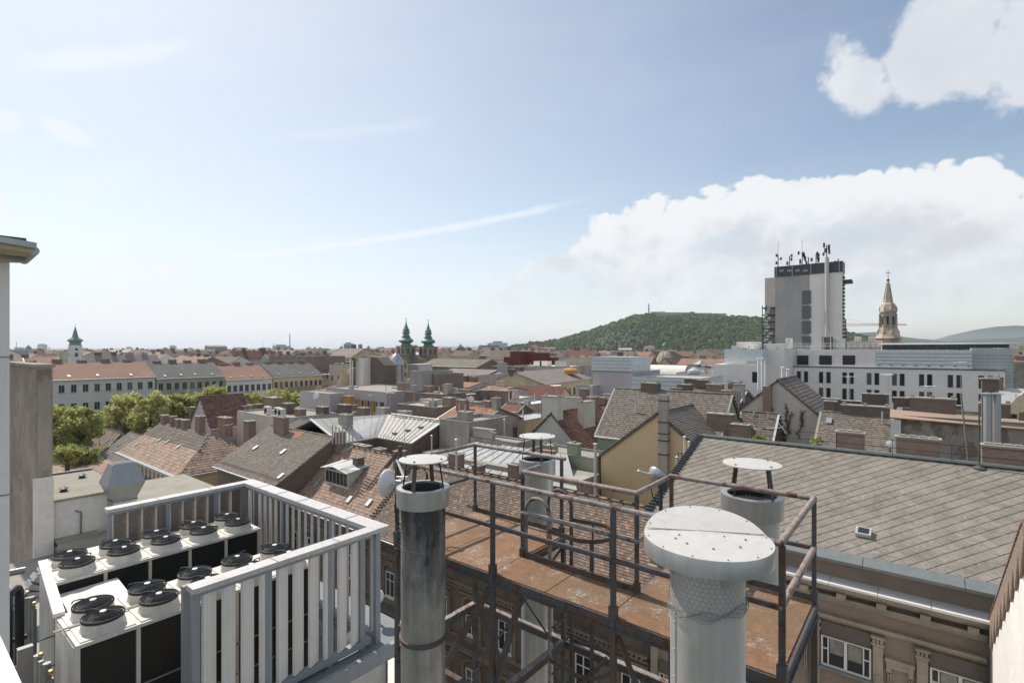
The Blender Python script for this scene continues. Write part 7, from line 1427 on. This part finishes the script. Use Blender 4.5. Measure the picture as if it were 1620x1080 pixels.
tp('big fresh green tree at the left edge behind the party wall', 112, 636, 725, 78, 92, 'leaf1', 13000, 1, .5); tp('low dark green bush tree below the big tree at the left', 125, 700, 745, 72, 60, 'leaf3', 5000, 2, .3); tp('low bright shrub crown between the big tree and the grey tiled roofs', 105, 702, 735, 66, 46, 'leaf1', 4000, 12, .3)
tp('wide yellow green tree before the orange roofed avenue house', 203, 617, 690, 98, 62, 'leaf2', 8000, 3, .52); tp('tall feathery yellow green tree left of the lilac gable', 238, 612, 700, 95, 64, 'leaf2', 9000, 4, .5); tp('leafy tree directly behind the lilac gable', 283, 617, 672, 108, 50, 'leaf1', 6000, 5, .52)
tp('thin leafed tree in the gap of the avenue, before the grey roofed house', 312, 618, 660, 116, 60, 'leaf2', 3500, 6, .5); tp('rounded bright tree above the flat extension', 340, 610, 628, 112, 42, 'leaf1', 3500, 7, .4); tp('pale green tree right of the air conditioners', 398, 618, 662, 112, 54, 'leaf1', 5000, 8, .5); tp('bright green tree before the white blue avenue house', 432, 614, 660, 114, 60, 'leaf1', 5000, 9, .5); tp('tree at the right end of the avenue beside the orange hip roof', 462, 618, 655, 116, 44, 'leaf2', 3500, 10, .5)
tp('thin brownish tree between the two green ones at left', 146, 640, 695, 100, 30, 'leaf2', 700, 11, .34)
tp('small tuft of green growing on the top of the white firewall', 560, 563, 572, 112, 12, 'leaf1', 700, 13, .3, None)
for k, (px_, py_, lb) in enumerate(((1193, 692, 'leafy plant in a box behind the diamond roof beside the dark door'), (1291, 694, 'yellow green potted plant behind the diamond roof ridge'), (1204, 693, 'small leafy plant in a red box behind the diamond roof ridge'))):
    p_ = atd(px_, py_, 37); T = thing('potted_plant', lb, 'plant', (p_.x, p_.y, p_.z-.4)); b = crown_mesh(1.0, .8, 260, 'leaf1', 30+k, .16, 3); c = b.build('leaves', M['leaf1'], T, local=True); c.location = (0, 0, .35); b = MB(); b.box(-.35, -.2, -1.6, .35, .2, 0); b.build('planter', M['brick'], T, local=True)
# ================================================================ the wooded hill
prof = [(640, 553), (760, 553), (805, 551), (825, 547), (855, 541.5), (895, 536), (931, 525), (952, 516.5), (964, 511.5), (990, 504.5), (1009, 500), (1030, 498), (1090, 498), (1130, 498.5), (1160, 500.5), (1205, 504), (1240, 508), (1300, 518), (1345, 528), (1400, 537), (1470, 543), (1560, 546)]
def pf(px):
    if px <= prof[0][0]: return prof[0][1]
    for (a, ya), (c, yc) in zip(prof, prof[1:]):
        if px <= c: t = (px-a)/(c-a); return ya+(yc-ya)*t
    return prof[-1][1]
Zr = 1450.; Zn = 1020.; rows = 26; cols = 150; V = []; Fh = []; hv = {}
from mathutils import noise as mn
def hillz(px, k):
    """k 0 at the foot (near), 1 on the ridge, up to 1.6 behind"""
    ridge = (552-pf(px)+.5)/FP*Zr+H-4; 
    if k <= 1: s = k**.8; s = s*s*(3-2*s)*.55+s*.45; return ridge*s
    return ridge*max(0, 1-(k-1)*1.1)
for j in range(rows+1):
    k = j/rows*1.6
    for i in range(cols+1):
        px = 640+(1620-640)*i/cols; Zd = Zn+(Zr-Zn)*k; r = ray(px, 552); z_ = hillz(px, k)+mn.noise(Vector((px*.02, k*6, 0)))*6*min(1, k*3)+mn.noise(Vector((px*.11, k*14, 3)))*4.5*min(1, k*3); V.append((r[0]*Zd, r[1]*Zd, max(.0, z_)))
for j in range(rows):
    for i in range(cols): a = j*(cols+1)+i; Fh.append((a, a+1, a+cols+2, a+cols+1))
b = MB(); b.mesh(V, Fh); struct(b, 'hill', M['forest'], smooth='all')
b = MB(); r_ = random.Random(5); ico = []
import bmesh
bm = bmesh.new(); bmesh.ops.create_icosphere(bm, subdivisions=2, radius=1); iv = [v_.co.copy() for v_ in bm.verts]; fv = [tuple(x.index for x in f.verts) for f in bm.faces]; bm.free()
def rocky(px, k): return mn.noise(Vector((px*.035+3, k*3.2, 4)))+.7*math.exp(-((px-975)/48)**2-((k-.36)/.2)**2)+.35*math.exp(-((px-945)/25)**2-((k-.62)/.15)**2)
cnt = 0
for _ in range(11000):
    px = r_.uniform(800, 1400); k = r_.random()**.8*1.04
    if rocky(px, k) > .5 and k < .8 and r_.random() < .6: continue
    if hillz(px, k) < 3: continue
    Zd = Zn+(Zr-Zn)*k; r = ray(px, 552); zz = hillz(px, k)+mn.noise(Vector((px*.02, k*6, 0)))*6*min(1, k*3)+mn.noise(Vector((px*.11, k*14, 3)))*4.5*min(1, k*3)
    s = r_.uniform(2.4, 6.2)*(1.0 if k < .93 else .95); c = Vector((r[0]*Zd, r[1]*Zd, zz+s*.35)); sd = r_.random()*99
    V2 = []
    for v_ in iv: f = 1+.6*mn.noise(v_*1.7+Vector((sd, 0, 0))); V2.append(c+Vector((v_.x*s*f, v_.y*s*f, v_.z*s*.95*f)))
    b.mesh(V2, fv); cnt += 1
struct_ = b.build('woods', M['forest'], kind='stuff'); struct_['label'] = 'dense spring woods covering the hill'
b = MB()
for _ in range(170):
    px = r_.gauss(972, 30); k = r_.gauss(.34, .14)
    if rocky(px, k) < .35 or not 0 < k < .9: continue
    Zd = Zn+(Zr-Zn)*k-2; r = ray(px, 552); zz = hillz(px, k); s = r_.uniform(3, 7); c = Vector((r[0]*Zd, r[1]*Zd, zz+1.5)); sd = r_.random()*99
    b.mesh([c+Vector((v_.x*s*.6*(1+.5*mn.noise(v_*2+Vector((sd, 0, 0)))), v_.y*s*.6, v_.z*s*1.1*(1+.5*mn.noise(v_*2+Vector((0, sd, 0)))))) for v_ in iv], fv)
b.build('cliffs', M['rock'], kind='structure')
T = thing('fortress', 'long low pale fortress wall along the top of the wooded hill', 'fortress', tuple(atd(1080, 500, 1440))); 
def wallseg(a, c, pt, pb, Z0, Z1, mt='stone'):
    b = MB(); p, q = atd(a, pt, Z0), atd(c, pt, Z1); z0 = atd(a, pb, Z0).z; b.beam((p.x, p.y, (p.z+z0)/2), (q.x, q.y, (q.z+z0)/2), 6, p.z-z0); b.build('rampart', M[mt], T)
wallseg(1030, 1052, 493.2, 500, 1446, 1430); wallseg(1052, 1090, 494.0, 500, 1430, 1440); wallseg(1090, 1126, 495.0, 501, 1445, 1450, 'cement'); wallseg(1124, 1149, 496, 503, 1450, 1435, 'cement'); b = MB(); p = atd(1095, 494, 1440); b.box(p.x-5, p.y-5, p.z-8, p.x+5, p.y+5, p.z+1.5); b.build('bastion', M['stonebrown'], T)
T = thing('monument', 'slender statue with raised arms on a tall pedestal on the hilltop', 'statue', tuple(atd(1026.5, 500, 1425))); p = atd(1026.5, 498, 1425); b = MB(); b.lathe((p.x, p.y, p.z-6), [(5, 0), (5, 4), (2.6, 6), (2.2, 20)], 8); b.build('pedestal', M['stone'], T)
b = MB(); b.lathe((p.x, p.y, p.z+14), [(1.6, 0), (1.9, 2), (1.3, 7), (1.7, 10), (1.5, 11.5), (.6, 12.2), (.9, 13.3), (.5, 14.3), (0, 14.6)], 8); b.tube([(p.x-1, p.y, p.z+25.4), (p.x-1.2, p.y, p.z+28.5), (p.x-.6, p.y, p.z+31)], [.6, .45, .35], 6); b.tube([(p.x+1, p.y, p.z+25.4), (p.x+1.0, p.y, p.z+28.5), (p.x-.2, p.y, p.z+31)], [.6, .45, .35], 6); b.tube([(p.x-2.4, p.y, p.z+31.2), (p.x+1.6, p.y, p.z+31.2)], [.4, .2], 5); b.build('figure', M['postpaint'], T, True)
# far ridges
def ridge(name, pts, Z, mt, depth=900):
    b = MB(); n_ = len(pts)
    for (a, ya), (c, yc) in zip(pts, pts[1:]):
        for s in range(6):
            t0, t1 = s/6, (s+1)/6; pa, pc = a+(c-a)*t0, a+(c-a)*t1; j0 = mn.noise(Vector((pa*.05, 1, 0)))*.9; j1 = mn.noise(Vector((pc*.05, 1, 0)))*.9; y_0, y_1 = ya+(yc-ya)*t0+j0, ya+(yc-ya)*t1+j1
            p0_, p1_ = atd(pa, y_0, Z), atd(pc, y_1, Z); f0, f1 = ray(pa, 552), ray(pc, 552)
            b.face([(f0[0]*(Z-depth), f0[1]*(Z-depth), 0), (f1[0]*(Z-depth), f1[1]*(Z-depth), 0), p1_, p0_]); b.face([p0_, p1_, (f1[0]*(Z+depth), f1[1]*(Z+depth), 0), (f0[0]*(Z+depth), f0[1]*(Z+depth), 0)])
    return struct(b, name, M[mt], smooth='all')
ridge('far_ridge', [(1440, 548), (1500, 531), (1540, 522), (1575, 516.5), (1600, 515), (1640, 516), (1760, 520), (1900, 540)], 7000, 'farhill', 2500); ridge('suburb_slope', [(1330, 534), (1350, 527), (1385, 525), (1430, 533), (1500, 540), (1560, 536), (1640, 532), (1720, 528), (1900, 545)], 3200, 'farhill', 1300)
ridge('low_hills', [(560, 551.5), (640, 549.5), (700, 548), (770, 548.5), (850, 549)], 7500, 'farhill', 1500); ridge('horizon_ridge', [(-200, 551), (100, 550.5), (300, 551), (560, 551.2)], 9000, 'farhill', 1500)
# ================================================================ the city beyond, house by house, then as one mass
SEEN = set()
zones = [(-60, 260, 'beyond the orange roof'), (260, 430, 'behind the grey roof'), (430, 600, 'left of the twin church towers'), (600, 700, 'near the twin towers'), (700, 830, 'between nave and hill'), (830, 1010, 'below the wooded hill'), (1010, 1210, 'near the cream dome'), (1330, 1640, 'beyond the modern complex')]
far = []
for band, (Za, Zb, nb_) in enumerate(((175, 260, 46), (260, 380, 58), (380, 560, 70))):
    for k in range(nb_):
        px = -60+1690*(k+rnd.uniform(.1, .9))/nb_; Zd = rnd.uniform(Za, Zb)
        if 1130 < px < 1400: continue
        if band == 0 and 560 < px < 790: continue
        if band == 0 and 1020 < px < 1090: continue
        far.append((Zd, px))
far.sort()
RF = [('far_orange', 'orange'), ('far_brown', 'brown'), ('far_grey', 'grey'), ('far_taupe', 'taupe'), ('far_red', 'dark red'), ('zinc_light', 'pale metal'), ('far_orange', 'orange'), ('far_brown', 'brown')]; WL = [('cream', 'cream'), ('pale', 'pale'), ('white', 'white'), ('avenue2', 'grey'), ('pink', 'pinkish'), ('brickbrown', 'brown')]
for Zd, px in far:
    r = ray(px, 552); x, y = r[0]*Zd, r[1]*Zd
    if x > -150 and y < 84 and px < 560: continue
    if x > -135 and y < 125 and px < 560: continue
    if 92 < px < 150 and Zd < 340: continue
    if 985 < px < 1040 and Zd < 300: continue
    if 560 < px < 700 and Zd < 300: continue
    if 1025 < px < 1100 and Zd < 330: continue
    rf, wl = rnd.choice(RF), rnd.choice(WL)
    if rf[0] == 'zinc_light' and (Zd < 300 or px > 780): rf = RF[3]
    w = rnd.uniform(14, 30); d = rnd.uniform(10, 14); top = H-rnd.uniform(.4, 3.4)-(1.5 if Zd < 240 else 0)+(rnd.random() < .08)*2.5; ze = top-rnd.uniform(2.6, 4.2); ax = rnd.choice('xyx')
    zn = next((s for a, c, s in zones if a <= px < c), 'in the far city'); nch = rnd.randint(1, 4)
    ch = tuple((-.85+1.7*(i+.5)/nch, .05, rnd.uniform(1.2, 3), .9, rnd.uniform(.7, 1.6), rnd.choice(('brick', 'brickdark', 'cement')), 1) for i in range(nch))
    flat = rnd.random() < .16
    lab = f'distant flat roofed {wl[1]} block {zn}' if flat else f'{wl[1]} house with {rf[1]} roof and {("one chimney", "two chimneys", "three chimneys", "four chimneys")[nch-1]} {zn}'
    for ex_ in ('', 'broad ', 'narrow ', 'farther ', 'nearer ', 'plain '):
        if ex_+lab not in SEEN: break
    lab = ex_+lab; SEEN.add(lab)
    if flat: block(lab, x-w/2, x+w/2, y-d/2, y+d/2, top-1, wl[0], 'bitumen', auto=Zd < 300, group='distant buildings of the city', chims=ch[:2])
    else:
        if ax == 'y': w, d = d, w
        house(lab, x-w/2, x+w/2, y-d/2, y+d/2, ze, top, ax, wl[0], rf[0], group='distant buildings of the city', chims=ch, gutter=False, wins=(('f', (ze-2.6,), int(w/3.2), 1.1, 1.7, 'none'),) if (Zd < 230 and ax == 'x') else (), winargs={'fm': 'frame_grey', 'sill': False}, auto=Zd < 250)
wb, rb2 = MB(), MB()
for _ in range(5200):
    Zd = 560+(3600-560)*rnd.random()**1.25; px = rnd.uniform(-120, 1740)
    if 800 < px < 1440 and Zd > 1000: continue
    r = ray(px, 552); x, y = r[0]*Zd+rnd.uniform(-3, 3), r[1]*Zd; w, d = rnd.uniform(9, 26), rnd.uniform(9, 15); a = rnd.choice((0, PI/2, .3, .5)); h = rnd.uniform(13, 23)+(rnd.random() < .05)*rnd.uniform(3, 12); ca, sa = math.cos(a), math.sin(a)
    if px > 1330 and Zd > 2000: h = 14+rnd.uniform(0, 8)+(Zd-2000)*.02
    q = lambda dx, dy, z: (x+dx*ca-dy*sa, y+dx*sa+dy*ca, z)
    wb.cbox((x, y, h/2), w, d, h, a); e = .4; rh = rnd.uniform(2, 5)
    if rnd.random() < .25: rb2.cbox((x, y, h+.2), w+.4, d+.4, .35, a)
    else: rb2.mesh([q(-w/2-e, -d/2-e, h), q(w/2+e, -d/2-e, h), q(w/2+e, d/2+e, h), q(-w/2-e, d/2+e, h), q(-w/2, 0, h+rh), q(w/2, 0, h+rh)], [(0, 1, 5, 4), (2, 3, 4, 5), (3, 0, 4), (1, 2, 5), (0, 3, 2, 1)])
T = thing('city_mass', 'mass of far city roofs reaching to the horizon', 'city', (0, 0, 0), 0, None, 'stuff'); wb.build('walls', M['citywall'], T, kind='stuff', local=True); rb2.build('roofs', M['cityroof'], T, kind='stuff', local=True)
b = MB()
for _ in range(520):
    Zd = rnd.uniform(330, 2600); px = rnd.uniform(-100, 1700)
    if rnd.random() < .4: px = rnd.uniform(1330, 1640); Zd = rnd.uniform(600, 3000)
    if rnd.random() < .2: px = rnd.uniform(760, 900); Zd = rnd.uniform(700, 1100)
    if 1130 < px < 1330 and Zd < 500: continue
    r = ray(px, 552); s = rnd.uniform(4, 8); c = Vector((r[0]*Zd, r[1]*Zd, 12+rnd.uniform(0, 8)+(Zd > 2000 and px > 1330)*(Zd-2000)*.02)); sd = rnd.random()*99
    b.mesh([c+Vector((v_.x*s, v_.y*s, v_.z*s*.9))*(1+.4*mn.noise(v_*1.7+Vector((sd, 0, 0)))) for v_ in iv], fv)
b.build('distant_woods', M['forest'], kind='stuff')['label'] = 'scattered crowns of far trees among the city roofs'
# skyline pieces
def sky_block(label, a, c, pt, Z, mt, name='high_rise', cat='high rise', dep=25):
    p, q = atd(a, pt, Z), atd(c, pt, Z); T = thing(name, label, cat, ((p.x+q.x)/2, (p.y+q.y)/2, 0), math.atan2(CR[1], CR[0])); w = (q-p).length; b = MB(); b.box(-w/2, 0, 0, w/2, dep, p.z); b.build('wall', M[mt], T, local=True)
    b = MB(); b.box(-w*.3, 3, p.z, w*.2, dep-5, p.z+4); b.build('roof_house', M['lead'], T, local=True); b = MB()
    for i in range(int(w/6)): b.box(-w/2+2+i*6, -.4, p.z*.3, -w/2+5+i*6, -.01, p.z-3)
    b.build('window_bands', M['duct'], T, local=True)
sky_block('blue glass high rise on the far left horizon', 59, 68, 545, 2600, 'fencegrey'); sky_block('broad blue grey high rise left of the church towers', 543.5, 557, 543.5, 1700, 'fencegrey'); sky_block('blue grey factory block with chimneys on the left horizon', 431, 455, 547, 1600, 'fencegrey', 'power_station', 'power station'); sky_block('long blue grey slab building at the left foot of the hill', 774, 803, 542, 1500, 'modblue', 'slab_building', 'building'); sky_block('lower wing of the long slab building at the foot of the hill', 770, 776, 545.5, 1490, 'modblue', 'slab_building', 'building')
sky_block('pale round topped block on the horizon right of the white tower', 199, 205, 549.5, 2900, 'fencegrey'); sky_block('low blue industrial hall on the left horizon', 268, 275, 547, 3000, 'fencegrey', 'hall', 'hall')
for k, (px, pt, Zd, r0, lb) in enumerate(((458.5, 528, 1500, 1.3, 'tall factory chimney on the left horizon'), (433, 543, 1600, 1.0, 'short factory chimney beside the blue grey factory'), (26, 541, 1500, .6, 'thin mast at the far left horizon'), (78, 548, 1500, .8, 'short mast right of the blue glass high rise'), (339, 548, 1500, .6, 'thin horizon mast behind the grey avenue roof'), (416, 541, 1500, .5, 'crane like mast left of the factory'))):
    p = atd(px, pt, Zd); T = thing('mast' if k > 1 else 'factory_chimney', lb, 'mast' if k > 1 else 'factory chimney', (p.x, p.y, 0)); b = MB(); b.tube([(0, 0, 0), (0, 0, p.z)], [r0*1.4, r0], 8); b.build('shaft', M['fencegrey'], T, True, local=True)
for k, (px, pt, Zd, w_, lb) in enumerate(((45, 545, 900, 9, 'dark cupola roof on the far left horizon'), (271, 548, 1300, 10, 'dark round treetop like dome on the left horizon'), (728, 543, 700, 8, 'pointed far church turret right of the church nave'), (762, 545, 900, 9, 'small far dome left of the hill foot'), (583, 546, 800, 5, 'small dark pointed turret left of the church towers'), (540, 546, 900, 6, 'dark spire turret before the broad high rise'))):
    p = atd(px, pt, Zd); T = thing('turret', lb, 'turret', (p.x, p.y, 0)); b = MB(); b.box(-w_*.5, -w_*.5, 0, w_*.5, w_*.5, p.z-w_*.9); b.build('shaft', M['citywall'], T, local=True); b = MB(); b.lathe((0, 0, p.z-w_*.9), [(w_*.6, 0), (w_*.45, w_*.35), (w_*.12, w_*.7), (0, w_*.9)], 8); b.build('roof', M['copper'], T, local=True)
# ================================================================ small roof clutter in the middle distance
AL = ['above the brown roof with the chimney row', 'over the roof with the white verge', 'on the sooty firewall', 'behind the pale metal roof, left one', 'behind the pale metal roof, right one', 'on the yellow avenue house', 'above the bright orange roof', 'beside the boxed skylight roof', 'on the dark red plain roof', 'on the light blue box building', 'on the long light blue wall', 'behind the yellow gable chimneys', 'behind the white roof window', 'on the long dark chimney wall', 'above the fallen render wall', 'before the modern facade right end', 'above the metal roofed house at far right', 'over the long low rubble roof', 'beside the white verge roof, left side', 'on the orange house with grouped pipes', 'between pink gable and lilac block', 'before the cement firewall block', 'on the blue sheet roof', 'over the narrow roof behind the tall square chimney']
CL = ['behind the tall square chimney', 'left of the steep brown roof', 'behind the white verge roof', 'right of the white verge roof', 'before the yellow attic building, left one', 'before the yellow attic building, middle one', 'before the yellow attic building, right one', 'behind the pale metal roof', 'at the top corner of the pale metal roof', 'painted yellow before the attic windows', 'below the bright orange roof', 'between the salmon roofs', 'left of the big dark red roof', 'on the orange tiled house', 'below the plain dark red roof end', 'left of the pink gable', 'behind the pink gable', 'left of the lilac block', 'below the light blue wall', 'at the left of the group above the yellow gable', 'in the middle of the group above the yellow gable', 'near the blue clad annex', 'behind the dark door of the beige gable', 'right of the beige gable', 'before the third window pair of the modern facade', 'before the fourth window pair of the modern facade']
def aerial(px, py, Z, h, lb):
    p = atd(px, py, Z); T = thing('aerial', lb, 'aerial', tuple(p), rnd.uniform(0, 3), 'television aerials on the middle roofs'); b = MB(); b.tube([(0, 0, -.3), (0, 0, h)], .02*Z/50, 5)
    b.tube([(-.6, 0, h-.1), (.6, 0, h-.1)], .015*Z/50, 4)
    for q in range(5): b.tube([(-.5+q*.25, -.35+.03*q, h-.1), (-.5+q*.25, .35-.03*q, h-.1)], .012*Z/50, 4)
    b.build('rods', M['duct'], T, local=True)
for k, (px, py, Z, h) in enumerate(((362, 700, 60, 2.2), (497, 640, 84, 2.5), (560, 600, 110, 2.5), (586, 655, 62, 2.4), (617, 650, 60, 2.2), (470, 608, 120, 3), (706, 612, 95, 3), (655, 640, 66, 2.6), (820, 612, 96, 3), (955, 600, 86, 2.6), (1010, 595, 86, 2.2), (1148, 640, 50, 2.2), (1345, 640, 44, 2.5), (1405, 640, 46, 2.8), (1470, 655, 44, 2.5), (1520, 620, 50, 3), (1580, 590, 60, 3), (388, 668, 78, 2.6), (436, 650, 80, 2.4), (745, 655, 58, 2.4), (880, 640, 56, 2.2), (640, 700, 44, 2.2), (780, 720, 42, 2.0), (300, 668, 78, 2.4))): aerial(px, py, Z, h, 'thin grey television aerial '+AL[k])
for k, (px, py, Z, w_, h_, mt) in enumerate(((356, 672, 70, 2.6, 1.6, 'brick'), (395, 680, 64, 1.4, 1.7, 'brick'), (475, 655, 72, 1.6, 1.3, 'brick'), (510, 650, 74, 2.0, 1.2, 'brickdark'), (545, 648, 72, 2.2, 1.3, 'brickdark'), (575, 652, 70, 1.6, 1.2, 'brick'), (606, 655, 66, 1.8, 1.4, 'cement'), (640, 664, 60, 1.6, 1.6, 'cement'), (552, 632, 86, 2.0, 1.2, 'orange_panel'), (735, 622, 86, 2.6, 1.2, 'brick'), (765, 625, 84, 2.2, 1.4, 'brickbrown'), (790, 626, 82, 3.0, 1.4, 'brick'), (752, 643, 66, 1.8, 1.2, 'cement'), (868, 645, 62, 1.6, 1.4, 'brick'), (905, 640, 66, 2.4, 1.5, 'pale'), (925, 622, 74, 1.2, 1.2, 'brick'), (962, 628, 74, 1.2, 1.0, 'pink'), (1072, 622, 62, 1.4, 1.2, 'brickbrown'), (1098, 612, 66, 2.2, 1.6, 'brickdark'), (1128, 618, 62, 1.4, 1.5, 'brick'), (1156, 628, 52, 1.6, 1.2, 'brick'), (1300, 640, 50, 3.0, 1.2, 'brickdark'), (1385, 636, 52, 2.2, 1.4, 'brickdark'), (1440, 640, 50, 2.6, 1.2, 'brickdark'), (1478, 648, 48, 1.8, 1.3, 'brickdark'))):
    p = atd(px, py, Z); stack(({'brick': 'red brick', 'brickdark': 'sooty brick', 'brickbrown': 'brown brick', 'cement': 'plastered', 'orange_panel': 'yellow', 'pale': 'pale', 'pink': 'pinkish'}[mt])+' chimney stack '+CL[k], p.x, p.y, p.z-1.5, p.z+h_-.6, w_, .9, mt, 0, 2, 'chimney stacks among the middle roofs')

# ================================================================ air
b = MB(); b.box(-16900, -5000, -1, 9900, 16900, 182)
hm = bpy.data.materials.new('thin spring haze'); hm.use_nodes = True; ht = hm.node_tree; ht.nodes.remove(ht.nodes['Principled BSDF'])
pv = ht.nodes.new('ShaderNodeVolumePrincipled'); pv.inputs['Color'].default_value = (.86, .91, .98, 1); pv.inputs['Density'].default_value = .00010; pv.inputs['Anisotropy'].default_value = .35
ht.links.new(pv.outputs[0], ht.nodes['Material Output'].inputs['Volume']); b.build('haze', hm, kind='stuff')

# small dishes on the roofs
for k, (px, py, Z, lb) in enumerate(((1142, 622, 60, 'white satellite dish on the dark roof left of the beige gable'), (1610, 650, 50, 'grey satellite dish at the far right by the metal roof'), (1408, 702, 27.5, 'small white dish seen edge on at the diamond roof ridge'), (500, 626, 84, 'white satellite dish beside the purple grey end wall'), (438, 636, 78, 'round dish on the brick shaft of the flat extension'), (632, 658, 60, 'small dish on the cement firewall block'), (745, 632, 80, 'white dish on the chimney row behind the orange tiles'), (868, 652, 60, 'dish on the pink gable chimney'))):
    p = atd(px, py, Z); T = thing('satellite_dish', lb, 'satellite dish', tuple(p), 0, 'satellite dishes on the roofs'); dish(T, p, Vector((.3, -.9, .35)).normalized(), .012*Z*.55, 'white_paint', .1)
    b = MB(); b.tube([p, p+Vector((0, .2, -1.0))], .03, 5); b.build('bracket', M['darkmetal'], T)
